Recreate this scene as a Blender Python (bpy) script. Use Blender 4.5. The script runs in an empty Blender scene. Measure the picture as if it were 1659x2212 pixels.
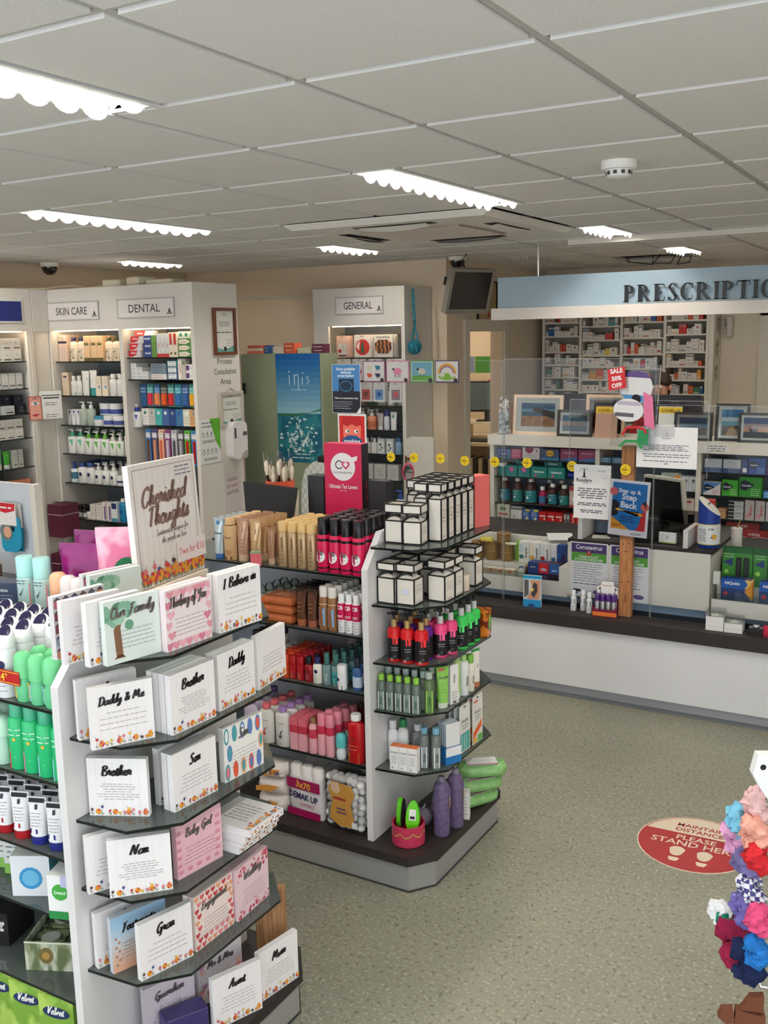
import bpy,math,random
from mathutils import Vector,Matrix
SC=bpy.context.scene
COL=SC.collection
R=random.Random(11)
PI=math.pi
cam_data=bpy.data.cameras.new('camera')
cam=bpy.data.objects.new('camera',cam_data)
COL.objects.link(cam)
yaw,pitch,roll=math.radians(30.477),math.radians(-10.037),math.radians(-1.122)
fwd=Vector((-math.sin(yaw)*math.cos(pitch),math.cos(yaw)*math.cos(pitch),math.sin(pitch)))
rt=Vector((math.cos(yaw),math.sin(yaw),0))
up=rt.cross(fwd)
rt,up=math.cos(roll)*rt+math.sin(roll)*up,-math.sin(roll)*rt+math.cos(roll)*up
m=Matrix.Identity(4)
for i in range(3):
 m[i][0],m[i][1],m[i][2]=rt[i],up[i],-fwd[i]
m[0][3],m[1][3],m[2][3]=0.0,0.0,2.0
cam.matrix_world=m
cam_data.sensor_fit='HORIZONTAL'
cam_data.sensor_width=36.0
cam_data.lens=2150.76/1659*36.0
cam_data.clip_start=0.05
SC.camera=cam
world=bpy.data.worlds.new('daylight')
SC.world=world
world.use_nodes=True
bg=world.node_tree.nodes['Background']
bg.inputs[0].default_value=(0.86,0.93,1.0,1)
bg.inputs[1].default_value=2.5
SC.view_settings.view_transform='Standard'
SC.view_settings.look='None'
SC.view_settings.gamma=1.0
SC.view_settings.use_curve_mapping=False
SC.view_settings.exposure=0.25
TUBE=125.0
CZ=2.584
def lin(c):
 return tuple((v/255/12.92)if v/255<=0.04045 else((v/255+0.055)/1.055)**2.4 for v in c)+(1.0,)
_M={}
def mat(c,rough=0.5,metal=0.0,var=0.0,scale=8.0,bump=0.0,emit=0.0,spec=0.4):
 k=(tuple(c),rough,metal,var,scale,bump,emit,spec)
 if k in _M:
  return _M[k]
 ma=bpy.data.materials.new('surface')
 ma.use_nodes=True
 nt=ma.node_tree
 b=nt.nodes['Principled BSDF']
 b.inputs['Base Color'].default_value=lin(c)
 b.inputs['Roughness'].default_value=rough
 b.inputs['Metallic'].default_value=metal
 b.inputs['Specular IOR Level'].default_value=spec
 if emit:
  b.inputs['Emission Color'].default_value=lin(c)
  b.inputs['Emission Strength'].default_value=emit
 if var or bump:
  tc=nt.nodes.new('ShaderNodeTexCoord')
  n=nt.nodes.new('ShaderNodeTexNoise')
  n.inputs['Scale'].default_value=scale
  n.inputs['Detail'].default_value=4
  nt.links.new(tc.outputs['Object'],n.inputs['Vector'])
  if var:
   r=nt.nodes.new('ShaderNodeValToRGB')
   r.color_ramp.elements[0].position,r.color_ramp.elements[1].position=0.3,0.7
   l=lin(c)
   r.color_ramp.elements[0].color=tuple(v*(1-var)for v in l[:3])+(1,)
   r.color_ramp.elements[1].color=tuple(min(1,v*(1+var))for v in l[:3])+(1,)
   nt.links.new(n.outputs['Fac'],r.inputs['Fac'])
   nt.links.new(r.outputs['Color'],b.inputs['Base Color'])
  if bump:
   bm=nt.nodes.new('ShaderNodeBump')
   bm.inputs['Strength'].default_value=bump
   bm.inputs['Distance'].default_value=0.01
   nt.links.new(n.outputs['Fac'],bm.inputs['Height'])
   nt.links.new(bm.outputs['Normal'],b.inputs['Normal'])
 _M[k]=ma
 return ma
def clear(tint=(235,245,240),rough=0.02,fres=1.35,body=0.0,bodycol=(255,255,255)):
 k=('clear',tint,rough,fres,body,bodycol)
 if k in _M:
  return _M[k]
 ma=bpy.data.materials.new('clear_sheet')
 ma.use_nodes=True
 nt=ma.node_tree
 nt.nodes.remove(nt.nodes['Principled BSDF'])
 out=nt.nodes['Material Output']
 tr=nt.nodes.new('ShaderNodeBsdfTransparent');tr.inputs[0].default_value=lin(tint)
 gl=nt.nodes.new('ShaderNodeBsdfGlossy');gl.inputs['Roughness'].default_value=rough
 fr=nt.nodes.new('ShaderNodeFresnel');fr.inputs['IOR'].default_value=fres
 mx=nt.nodes.new('ShaderNodeMixShader')
 nt.links.new(fr.outputs[0],mx.inputs[0])
 if body:
  df=nt.nodes.new('ShaderNodeBsdfDiffuse');df.inputs[0].default_value=lin(bodycol)
  m2=nt.nodes.new('ShaderNodeMixShader');m2.inputs[0].default_value=body
  nt.links.new(tr.outputs[0],m2.inputs[1]);nt.links.new(df.outputs[0],m2.inputs[2])
  nt.links.new(m2.outputs[0],mx.inputs[1])
 else:
  nt.links.new(tr.outputs[0],mx.inputs[1])
 nt.links.new(gl.outputs[0],mx.inputs[2])
 nt.links.new(mx.outputs[0],out.inputs['Surface'])
 _M[k]=ma
 return ma
def wood(c1,c2,scale=(3,30,3),rough=0.55):
 k=('wood',c1,c2,scale)
 if k in _M:
  return _M[k]
 ma=bpy.data.materials.new('wood_grain');ma.use_nodes=True
 nt=ma.node_tree;b=nt.nodes['Principled BSDF']
 tc=nt.nodes.new('ShaderNodeTexCoord');mp=nt.nodes.new('ShaderNodeMapping')
 mp.inputs['Scale'].default_value=scale
 n=nt.nodes.new('ShaderNodeTexNoise');n.inputs['Scale'].default_value=6;n.inputs['Detail'].default_value=6
 r=nt.nodes.new('ShaderNodeValToRGB')
 r.color_ramp.elements[0].color,r.color_ramp.elements[1].color=lin(c1),lin(c2)
 r.color_ramp.elements[0].position,r.color_ramp.elements[1].position=0.35,0.65
 nt.links.new(tc.outputs['Object'],mp.inputs[0]);nt.links.new(mp.outputs[0],n.inputs['Vector'])
 nt.links.new(n.outputs['Fac'],r.inputs['Fac']);nt.links.new(r.outputs[0],b.inputs['Base Color'])
 b.inputs['Roughness'].default_value=rough
 _M[k]=ma
 return ma
def two_tone(kind,c1,c2,scale,rough=0.5,stretch=(1,1,1),lo=0.45,hi=0.55):
 k=(kind,c1,c2,scale,stretch,lo,hi)
 if k in _M:
  return _M[k]
 ma=bpy.data.materials.new('print_pattern');ma.use_nodes=True
 nt=ma.node_tree;b=nt.nodes['Principled BSDF']
 tc=nt.nodes.new('ShaderNodeTexCoord');mp=nt.nodes.new('ShaderNodeMapping')
 mp.inputs['Scale'].default_value=stretch
 t=nt.nodes.new({'voronoi':'ShaderNodeTexVoronoi','noise':'ShaderNodeTexNoise','wave':'ShaderNodeTexWave','checker':'ShaderNodeTexChecker'}[kind])
 t.inputs['Scale'].default_value=scale
 if kind=='wave':
  t.inputs['Distortion'].default_value=6
 r=nt.nodes.new('ShaderNodeValToRGB')
 r.color_ramp.elements[0].color,r.color_ramp.elements[1].color=lin(c1),lin(c2)
 r.color_ramp.elements[0].position,r.color_ramp.elements[1].position=lo,hi
 nt.links.new(tc.outputs['Object'],mp.inputs[0]);nt.links.new(mp.outputs[0],t.inputs['Vector'])
 o=t.outputs.get('Distance')or t.outputs.get('Fac')
 nt.links.new(o,r.inputs['Fac']);nt.links.new(r.outputs[0],b.inputs['Base Color'])
 b.inputs['Roughness'].default_value=rough
 _M[k]=ma
 return ma
W8=(236,234,232)
BK=(22,21,22)
_TXT={}
def text_mesh(s,bold=0.0):
 k=(s,bold)
 if k not in _TXT:
  cu=bpy.data.curves.new('t','FONT');cu.body=s;cu.resolution_u=2
  cu.offset=bold;cu.align_x='CENTER'
  o=bpy.data.objects.new('t',cu)
  me=bpy.data.meshes.new_from_object(o)
  vs=[tuple(v.co)for v in me.vertices];fs=[tuple(p.vertices)for p in me.polygons]
  bpy.data.objects.remove(o);bpy.data.meshes.remove(me);bpy.data.curves.remove(cu)
  xs=[v[0]for v in vs]or[0,1]
  c=(min(xs)+max(xs))/2
  _TXT[k]=([(v[0]-c,v[1])for v in vs],fs,max(xs)-min(xs))
 return _TXT[k]
SCR={'a':(1.0,[[(.85,.9),(.5,1),(.12,.6),(.15,.1),(.5,.05),(.85,.6),(.9,.95),(.85,.2),(1.05,.1)]]),'b':(.95,[[(0,.3),(.3,1.4),(.38,2),(.2,1.9),(.15,.5),(.3,0),(.7,.1),(.75,.6),(.5,.85),(.9,.7)]]),'d':(1.0,[[(.8,.85),(.4,1),(.1,.5),(.25,.03),(.6,.2),(.9,1.2),(1,2),(.85,1.8),(.85,.3),(1.05,.1)]]),'e':(.8,[[(.05,.4),(.55,.65),(.5,1),(.2,.8),(.15,.2),(.45,0),(.85,.35)]]),'f':(.7,[[(0,.3),(.5,1.5),(.5,2),(.32,1.8),(.3,0),(.25,-.8),(.1,-.6),(.4,.2),(.75,.4)]]),'g':(.95,[[(.8,.9),(.4,1),(.12,.5),(.35,.1),(.75,.6),(.85,.9),(.75,-.4),(.4,-.85),(.2,-.5),(.95,.3)]]),'h':(.95,[[(.0,.3),(.35,1.4),(.4,2),(.22,1.8),(.15,0)],[(.15,.3),(.5,1),(.65,.8),(.6,.15),(.95,.2)]]),'i':(.5,[[(0,.3),(.25,1),(.22,.15),(.55,.2)],[(.3,1.4),(.34,1.5)]]),'k':(.85,[[(.0,.3),(.3,1.4),(.35,2),(.2,1.8),(.15,0)],[(.15,.4),(.6,1),(.35,.55),(.6,.05),(.9,.25)]]),'l':(.5,[[(0,.3),(.35,1.4),(.38,2),(.2,1.8),(.18,.2),(.3,0),(.55,.25)]]),'m':(1.4,[[(0,.8),(.15,1),(.18,0)],[(.18,.4),(.45,1),(.58,.8),(.55,0)],[(.56,.4),(.85,1),(1,.8),(.98,.15),(1.4,.25)]]),'n':(1.0,[[(0,.8),(.15,1),(.18,0)],[(.18,.4),(.5,1),(.65,.8),(.62,.15),(1.0,.25)]]),'o':(.85,[[(.5,1),(.15,.75),(.15,.2),(.45,0),(.7,.3),(.65,.8),(.45,1),(.6,.75),(.9,.8)]]),'p':(.95,[[(.05,.6),(.2,1),(.2,-.8)],[(.2,.5),(.5,1),(.75,.75),(.65,.15),(.3,.1),(.95,.25)]]),'q':(.9,[[(.8,.9),(.4,1),(.1,.5),(.35,.05),(.75,.6),(.8,.95),(.7,-.8),(.9,-.2)]]),'r':(.75,[[(.0,.4),(.2,1.1),(.3,.9),(.55,.9),(.45,.2),(.8,.25)]]),'s':(.7,[[(0,.2),(.45,1.1),(.4,.8),(.6,.3),(.35,0),(.05,.15),(.7,.3)]]),'t':(.65,[[(0,.3),(.35,1.5),(.25,.2),(.4,0),(.65,.25)],[(.05,1.15),(.6,1.2)]]),'u':(1.0,[[(.1,.95),(.12,.2),(.35,0),(.65,.5),(.75,.95),(.7,.15),(1.0,.2)]]),'v':(.9,[[(.05,.9),(.2,.1),(.55,.6),(.6,1),(.9,.85)]]),'w':(1.2,[[(.05,.95),(.1,.1),(.35,.1),(.55,.8),(.58,.1),(.9,.3),(.9,1),(1.2,.8)]]),'y':(.95,[[(.1,.95),(.15,.3),(.4,.2),(.7,.95),(.7,.2),(.6,-.6),(.3,-.8),(.25,-.5),(.95,.3)]]),'A':(1.4,[[(0,0),(.5,1.2),(.85,2),(.9,1),(1,0)],[(.3,.7),(1.2,.8)]]),'B':(1.3,[[(.3,1.9),(.25,.1)],[(.05,1.7),(.6,2.05),(1.05,1.6),(.5,1.1),(1.15,.8),(1.0,.15),(.2,.05)]]),'C':(1.3,[[(1.05,1.6),(.95,2),(.45,1.7),(.15,.9),(.35,.1),(.8,0),(1.15,.5)]]),'D':(1.4,[[(.4,1.9),(.3,.1)],[(.05,1.7),(.7,2.05),(1.25,1.4),(1.0,.3),(.3,0),(.1,.15)]]),'E':(1.2,[[(1.0,1.8),(.5,2),(.3,1.5),(.65,1.1),(.2,.6),(.4,0),(1.05,.35)]]),'F':(1.2,[[(.1,1.8),(1.2,2)],[(.6,1.9),(.5,.8),(.3,0),(.1,.1)],[(.3,1),(.95,1.1)]]),'G':(1.4,[[(1.1,1.6),(.9,2),(.4,1.6),(.15,.7),(.5,0),(.95,.4),(1.05,.9),(.7,.85),(1.1,.9),(1.0,-.4),(.6,-.6)]]),'I':(.8,[[(.1,1.9),(.7,1.95)],[(.4,1.9),(.35,.05)],[(0,.1),(.7,.05)]]),'M':(1.8,[[(0,0),(.4,2),(.7,.4),(1.2,2),(1.35,.2),(1.7,.2)]]),'N':(1.5,[[(.0,.1),(.35,1.9),(.55,1.6),(.9,.1),(1.15,1.4),(1.4,2)]]),'O':(1.4,[[(.7,2),(.2,1.4),(.25,.3),(.7,0),(1.2,.6),(1.1,1.6),(.65,2),(.5,1.7),(1.2,1.8)]]),'S':(1.2,[[(1.0,1.7),(.7,2),(.3,1.6),(.7,1),(.85,.4),(.4,0),(.05,.3)]]),'T':(1.2,[[(.05,1.7),(.6,1.95),(1.2,1.95)],[(.65,1.9),(.55,.9),(.45,.0)]]),'W':(1.9,[[(.1,1.9),(.3,.1),(.85,1.6),(1.0,.1),(1.7,2)]]),'Y':(1.3,[[(.1,1.9),(.3,1.0),(.6,1.1),(1.0,1.9),(.9,.6),(.5,-.5),(.2,-.3)]]),'&':(1.2,[[(1.1,.9),(.5,0),(.15,.4),(.7,1.4),(.5,1.8),(.3,1.4),(1.1,.0)]]),'c':(.75,[[(.65,.85),(.4,1),(.12,.55),(.3,.03),(.75,.3)]]),'x':(.85,[[(.05,.9),(.3,.8),(.5,.1),(.85,.2)],[(.75,.95),(.1,.05)]]),'K':(1.3,[[(.3,1.9),(.2,.05)],[(1.1,2),(.3,1.0),(1.0,.05),(1.3,.2)]]),'V':(1.3,[[(.1,1.8),(.3,1.9),(.5,.05),(.9,1.5),(1.2,2)]]),' ':(.7,[]),}
def _catmull(p,n=4):
 if len(p)<3:
  return p
 q=[p[0]]+list(p)+[p[-1]]
 out=[]
 for i in range(1,len(q)-2):
  for t in range(n):
   t/=n
   out.append(tuple(0.5*(2*q[i][k]+(q[i+1][k]-q[i-1][k])*t+(2*q[i-1][k]-5*q[i][k]+4*q[i+1][k]-q[i+2][k])*t*t+(3*q[i][k]-q[i-1][k]-3*q[i+1][k]+q[i+2][k])*t**3)for k in(0,1)))
 out.append(p[-1])
 return out
def ribbon(path,wid,vs,fs,brush=True):
 base=len(vs);n=len(path)
 for i,(x,y)in enumerate(path):
  a,b=path[max(0,i-1)],path[min(n-1,i+1)]
  dx,dy=b[0]-a[0],b[1]-a[1]
  l=math.hypot(dx,dy)or 1
  w=wid*(0.45+0.75*abs(dy)/l if brush else 0.8)
  vs.append((x-dy/l*w,y+dx/l*w));vs.append((x+dy/l*w,y-dx/l*w))
 for i in range(n-1):
  k=base+2*i
  fs.append((k,k+1,k+3,k+2))
def script_mesh(s,wid=0.15,slant=0.25):
 k=('scr',s,wid,slant)
 if k not in _TXT:
  vs,fs,x=[],[],0.0
  for ch in s:
   w,strokes=SCR.get(ch,SCR[' '])
   for st in strokes:
    ribbon([(px+x+slant*py,py)for px,py in _catmull(st)],wid,vs,fs)
   x+=w
  xs=[v[0]for v in vs]
  c=(min(xs)+max(xs))/2
  _TXT[k]=([(v[0]-c,v[1])for v in vs],fs,max(xs)-min(xs))
 return _TXT[k]
class MB:
 def __init__(self,m=None):
  self.v,self.f,self.mi,self.sm,self.ms=[],[],[],[],[]
  self.c=0
  if m is not None:
   self.use(m)
 def use(self,m):
  if not isinstance(m,bpy.types.Material):
   m=mat(m)
  if m not in self.ms:
   self.ms.append(m)
  self.c=self.ms.index(m)
  return self
 def face(self,idx,smooth=False):
  self.f.append(tuple(idx));self.mi.append(self.c);self.sm.append(smooth)
 def add(self,vs,fs,smooth=False):
  b=len(self.v);self.v+=[tuple(x)for x in vs]
  for q in fs:
   self.face([b+i for i in q],smooth)
  return b
 def box(self,x0,y0,z0,x1,y1,z1):
  self.add([(x0,y0,z0),(x1,y0,z0),(x1,y1,z0),(x0,y1,z0),(x0,y0,z1),(x1,y0,z1),(x1,y1,z1),(x0,y1,z1)],[(3,2,1,0),(4,5,6,7),(0,1,5,4),(1,2,6,5),(2,3,7,6),(3,0,4,7)])
  return self
 def cb(self,w,d,h,x=0,y=0,z=0):
  return self.box(x-w/2,y-d/2,z,x+w/2,y+d/2,z+h)
 def bevbox(self,w,d,h,b=0.006,x=0,y=0,z=0):
  def ring(i,zz):
   X,Y=w/2-i,d/2-i
   return[(x-X+b,y-Y,zz),(x+X-b,y-Y,zz),(x+X,y-Y+b,zz),(x+X,y+Y-b,zz),(x+X-b,y+Y,zz),(x-X+b,y+Y,zz),(x-X,y+Y-b,zz),(x-X,y-Y+b,zz)]
  return self.loft([ring(b*.5,z),ring(0,z+b*.5),ring(0,z+h-b*.5),ring(b*.5,z+h)])
 def loft(self,rings,smooth=False,cap=True):
  n=len(rings[0]);b=len(self.v)
  for r in rings:
   self.v+=[tuple(p)for p in r]
  for i in range(len(rings)-1):
   for j in range(n):
    k=(j+1)%n
    self.face((b+i*n+j,b+i*n+k,b+(i+1)*n+k,b+(i+1)*n+j),smooth)
  if cap:
   self.face([b+j for j in range(n)][::-1]);self.face([b+(len(rings)-1)*n+j for j in range(n)])
  return self
 def lathe(self,prof,n=12,x=0,y=0,sx=1.0,sy=1.0,smooth=True,cap=True,a0=0.0):
  rings=[[(x+r*sx*math.cos(a0+2*PI*j/n),y+r*sy*math.sin(a0+2*PI*j/n),z)for j in range(n)]for r,z in prof]
  return self.loft(rings,smooth,cap)
 def prism(self,pts,z0,z1,side=None):
  n=len(pts);b=len(self.v)
  self.v+=[(p[0],p[1],z0)for p in pts]+[(p[0],p[1],z1)for p in pts]
  self.face([b+i for i in range(n)][::-1]);self.face([b+n+i for i in range(n)])
  c=self.c
  if side is not None:
   self.use(side)
  for i in range(n):
   k=(i+1)%n
   self.face((b+i,b+k,b+n+k,b+n+i))
  self.c=c
  return self
 def plate(self,pts,y0,y1):
  n=len(pts);b=len(self.v)
  self.v+=[(p[0],y0,p[1])for p in pts]+[(p[0],y1,p[1])for p in pts]
  self.face([b+i for i in range(n)]);self.face([b+n+i for i in range(n)][::-1])
  for i in range(n):
   k=(i+1)%n
   self.face((b+k,b+i,b+n+i,b+n+k))
  return self
 def tube(self,path,r,n=6,closed=False):
  P=[Vector(p)for p in path];rings=[]
  N=len(P)
  for i,p in enumerate(P):
   a=P[(i-1)%N]if closed or i else P[0]
   b=P[(i+1)%N]if closed or i<N-1 else P[-1]
   t=(b-a).normalized()
   u=t.cross(Vector((0,0,1)))
   if u.length<0.01:
    u=t.cross(Vector((0,1,0)))
   u.normalize();w=t.cross(u)
   rr=r[i]if isinstance(r,(list,tuple))else r
   rings.append([tuple(p+u*rr*math.cos(2*PI*j/n)+w*rr*math.sin(2*PI*j/n))for j in range(n)])
  if closed:
   rings.append(rings[0])
  return self.loft(rings,True,not closed)
 def ball(self,r,x=0,y=0,z=0,n=10,k=6,sz=1.0):
  return self.lathe([(r*math.sin(PI*(i+.02)/(k+.04)),z-r*sz*math.cos(PI*(i+.02)/(k+.04)))for i in range(k+1)],n,x,y)
 def rect(self,x0,z0,x1,z1,y=0.0,c=None):
  if c is not None:self.use(c)
  self.add([(x0,y,z0),(x1,y,z0),(x1,y,z1),(x0,y,z1)],[(0,1,2,3)]);return self
 def poly(self,pts,y=0.0,c=None):
  if c is not None:self.use(c)
  self.add([(p[0],y,p[1])for p in pts],[tuple(range(len(pts)))]);return self
 def disc(self,x,z,r,y=0.0,c=None,n=14,rz=None):
  return self.poly([(x+r*math.cos(2*PI*i/n),z+(rz or r)*math.sin(2*PI*i/n))for i in range(n)],y,c)
 def ring2(self,x,z,r0,r1,y=0.0,c=None,n=16,a0=0,a1=2*PI):
  if c is not None:self.use(c)
  vs,fs=[],[]
  for i in range(n+1):
   a=a0+(a1-a0)*i/n
   vs+=[(x+r0*math.cos(a),y,z+r0*math.sin(a)),(x+r1*math.cos(a),y,z+r1*math.sin(a))]
  for i in range(n):
   fs.append((2*i,2*i+1,2*i+3,2*i+2))
  self.add(vs,fs);return self
 def text(self,s,x,z,size,y=0.0,c=None,bold=0.0,width=None,rot=0.0,shear=0.0):
  if c is not None:self.use(c)
  vs,fs,w=text_mesh(s,bold)
  self._letters(vs,fs,w,x,z,size,y,width,rot,shear);return self
 def script(self,s,x,z,size,y=0.0,c=None,wid=0.15,width=None,rot=0.0,slant=0.25):
  if c is not None:self.use(c)
  vs,fs,w=script_mesh(s,wid,slant)
  self._letters(vs,fs,w,x,z,size,y,width,rot,0);return self
 def _letters(self,vs,fs,w,x,z,size,y,width,rot,shear):
  kx=size
  if width and w*size>width:
   kx=width/w
  ca,sa=math.cos(rot),math.sin(rot)
  o=[]
  for px,py in vs:
   a,b=px*kx+shear*py*size,py*size
   o.append((x+a*ca-b*sa,y,z+a*sa+b*ca))
  self.add(o,fs)
 def lines(self,x0,x1,z1,z0,n,h,y=0.0,c=(90,90,95),ragged=0.25,center=False,seed=3):
  if c is not None:self.use(c)
  r=random.Random(seed)
  for i in range(n):
   z=z1-(z1-z0)*i/max(1,n-1)
   a,b=x0,x1
   cut=(x1-x0)*ragged*r.random()
   if center:a,b=x0+cut/2,x1-cut/2
   else:b=x1-cut
   x=a
   while x<b-h:
    l=min(b-x,h*r.uniform(2.0,6.0))
    self.rect(x,z-h*.35,x+l,z+h*.35,y);x+=l+h*.8
  return self
 def xf(self,m,start=0):
  self.v[start:]=[tuple(m@Vector(p))for p in self.v[start:]];return self
 def mesh(self,name='mesh',sharp=40):
  me=bpy.data.meshes.new(name)
  me.from_pydata(self.v,[],self.f)
  for m_ in self.ms:
   me.materials.append(m_)
  me.polygons.foreach_set('material_index',self.mi)
  me.polygons.foreach_set('use_smooth',self.sm)
  me.update()
  if any(self.sm):
   me.set_sharp_from_angle(angle=math.radians(sharp))
  return me
def ob(name,me,parent=None,loc=(0,0,0),rz=0.0,rot=None):
 if isinstance(me,MB):
  me=me.mesh(name)
 o=bpy.data.objects.new(name,me)
 COL.objects.link(o)
 o.location=loc
 o.rotation_euler=rot if rot is not None else(0,0,math.radians(rz))
 if parent is not None:
  o.parent=parent
 return o
def tag(o,label,cat,group=None,kind=None):
 o['label']=label;o['category']=cat
 if group:o['group']=group
 if kind:o['kind']=kind
 return o
def thing(name,label,cat,loc=(0,0,0),rz=0.0,group=None,me=None,rot=None):
 return tag(ob(name,me,None,loc,rz,rot),label,cat,group)
def struct(name,me,parent=None,loc=(0,0,0),label=None):
 o=ob(name,me,parent,loc)
 if parent is None:
  o['kind']='structure'
  if label:o['label']=label
 return o
class Proto:
 def __init__(self,name,root,parts=()):
  self.name=name
  self.root=root.mesh(name)if isinstance(root,MB)else root
  self.parts=[(n,p.mesh(n)if isinstance(p,MB)else p)for n,p in parts]
 def put(self,loc,label,cat,group=None,rz=0.0,rot=None):
  o=thing(self.name,label,cat,(loc[0],loc[1],loc[2]+.0004),rz,group,self.root,rot)
  for n,p in self.parts:
   ob(n,p,o)
  return o
_P={}
def memo(fn):
 def g(*a,**k):
  key=(fn.__name__,repr(a),repr(sorted(k.items())))
  if key not in _P:
   _P[key]=fn(*a,**k)
  return _P[key]
 return g
def draw(b,w,h,y,art):
 e,st0=0,len(b.v)
 for a in art:
  e+=0.00025
  k=a[0]
  if k=='r':b.rect((a[1]-.5)*w,a[2]*h,(a[3]-.5)*w,a[4]*h,y-e,a[5])
  elif k=='c':b.disc((a[1]-.5)*w,a[2]*h,a[3]*min(w,h),y-e,a[4],rz=(a[5]*min(w,h)if len(a)>5 else None))
  elif k=='t':b.text(a[1],(a[2]-.5)*w,a[3]*h,a[4]*h,y-e,a[5],a[6]if len(a)>6 else 0.0,width=w*.92)
  elif k=='v':
   st=len(b.v)
   b.text(a[1],0,-a[4]*w*.35,a[4]*w,y-e,a[5],0.02,width=h*.9)
   b.xf(Matrix.Translation(((a[2]-.5)*w,0,a[3]*h))@Matrix.Rotation(-PI/2 if len(a)<7 else PI/2,4,'Y'),st)
   b.v[st:]=[(p[0],y-e,p[2])for p in b.v[st:]]
  elif k=='l':b.lines((a[1]-.5)*w,(a[3]-.5)*w,a[4]*h,a[2]*h,a[5],a[6]*h,y-e,a[7]if len(a)>7 else(110,110,115),center=True)
  elif k=='p':b.poly([((q[0]-.5)*w,q[1]*h)for q in a[1]],y-e,a[2])
  elif k=='s':b.script(a[1],(a[2]-.5)*w,a[3]*h,a[4]*h,y-e,a[5],width=w*.9)
 b.v[st0:]=[(min(max(p[0],-w/2),w/2),p[1],min(max(p[2],0),h))for p in b.v[st0:]]
 return b
@memo
def carton(w,d,h,col,art=(),name='carton',top=None,side=None,rough=.45):
 b=MB(mat(col,rough)).cb(w,d,h)
 if top is not None:
  b.c=b.ms.index(b.use(mat(top,rough)).ms[-1]);b.mi[1]=b.c
 if side is not None:
  b.use(mat(side,rough));b.mi[3]=b.mi[5]=b.c
 pr=draw(MB(),w,h,-d/2-.0004,art)if art else None
 return Proto(name,b,[('front_print',pr)]if pr else[])
@memo
def bottle(r,h,col,cap,caph=.03,capr=None,flat=1.0,lab=None,neck=.35,art=(),name='bottle',n=12,sh=.16,rough=.3,clearbody=False):
 m_=clear(col,.03,1.4,.25,col)if clearbody else mat(col,rough)
 hb=h-caph
 b=MB(m_).lathe([(r*.93,0),(r,h*.02),(r,hb*(1-sh)),(r*.85,hb*(1-sh*.45)),(r*neck*1.2,hb*.985),(r*neck*1.2,hb)],n,sy=flat)
 cr=capr or r*.5
 parts=[('cap',MB(mat(cap,.35)).lathe([(cr,hb),(cr,h-.003),(cr*.9,h)],n))]
 if lab:
  parts.append(('label',MB(mat(lab[2],.5)).lathe([(r*1.012,hb*lab[0]),(r*1.012,hb*lab[1])],n,sy=flat if flat==1 else flat*1.01,cap=False)))
 if art:
  parts.append(('print',wrap(draw(MB(),r*1.7,hb*.85,0,art),r*1.02,flat)))
 return Proto(name,b,parts)
def wrap(b,r,flat=1.0):
 e0=min(p[1]for p in b.v)if b.v else 0
 o=[]
 for x,y,z in b.v:
  a=x/r;q=r+.0006-y
  o.append((q*math.sin(a),-q*math.cos(a)*flat-(0 if flat==1 else .0008),z))
 b.v=o
 return b
@memo
def pump(r,h,col,head,flat=1.0,collar=None,lab=None,art=(),name='pump_bottle',n=12,ph=.05,rough=.35,top=None):
 hb=h-ph
 b=MB(mat(col,rough)).lathe([(r*.95,0),(r,h*.015),(r,hb*.9),(r*.8,hb*.975),(r*.35,hb)],n,sy=flat)
 p=MB(mat(collar or head,.3,.6 if collar and collar[0]>150 and collar[2]<190 else 0)).lathe([(r*.42,hb),(r*.42,hb+ph*.5),(r*.3,hb+ph*.52)],10)
 p.use(mat(head,.3)).lathe([(r*.16,hb+ph*.5),(r*.16,hb+ph*.8)],6)
 p.lathe([(r*.33,hb+ph*.78),(r*.36,hb+ph*.9),(r*.3,h)],8)
 p.box(-r*.95,-r*.13,hb+ph*.82,0,r*.13,hb+ph*.97)
 parts=[('pump_head',p)]
 if top:parts.append(('shoulder_band',MB(mat(top,rough)).lathe([(r*1.01,hb*.68),(r*1.01,hb*.9),(r*.82,hb*.977),(r*.42,hb*1.002)],n,sy=flat,cap=False)))
 if lab:parts.append(('label',MB(mat(lab[2],.5)).lathe([(r*1.015,hb*lab[0]),(r*1.015,hb*lab[1])],n,sy=flat,cap=False)))
 if art:parts.append(('print',wrap(draw(MB(),r*1.7,hb*.85,0,art),r*1.03,flat)))
 return Proto(name,b,parts)
@memo
def can(r,h,col,cap,caph=.045,bands=(),art=(),name='spray_can',n=14,capr=None,rough=.25,metal=0.0):
 hb=h-caph;cr=capr or r*.86
 b=MB(mat(col,rough,metal)).lathe([(r*.94,0),(r,.004),(r,hb*.95),(r*.86,hb)],n)
 parts=[('cap',MB(mat(cap,.25)).lathe([(cr,hb),(cr,h-.004),(cr*.88,h)],n))]
 if bands:
  q=MB()
  for z0,z1,c in bands:
   q.use(mat(c,.3)).lathe([(r*1.008,hb*z0),(r*1.008,hb*z1)],n,cap=False)
  parts.append(('printed_bands',q))
 if art:parts.append(('print',wrap(draw(MB(),r*1.8,hb,0,art),r*1.02)))
 return Proto(name,b,parts)
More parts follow.
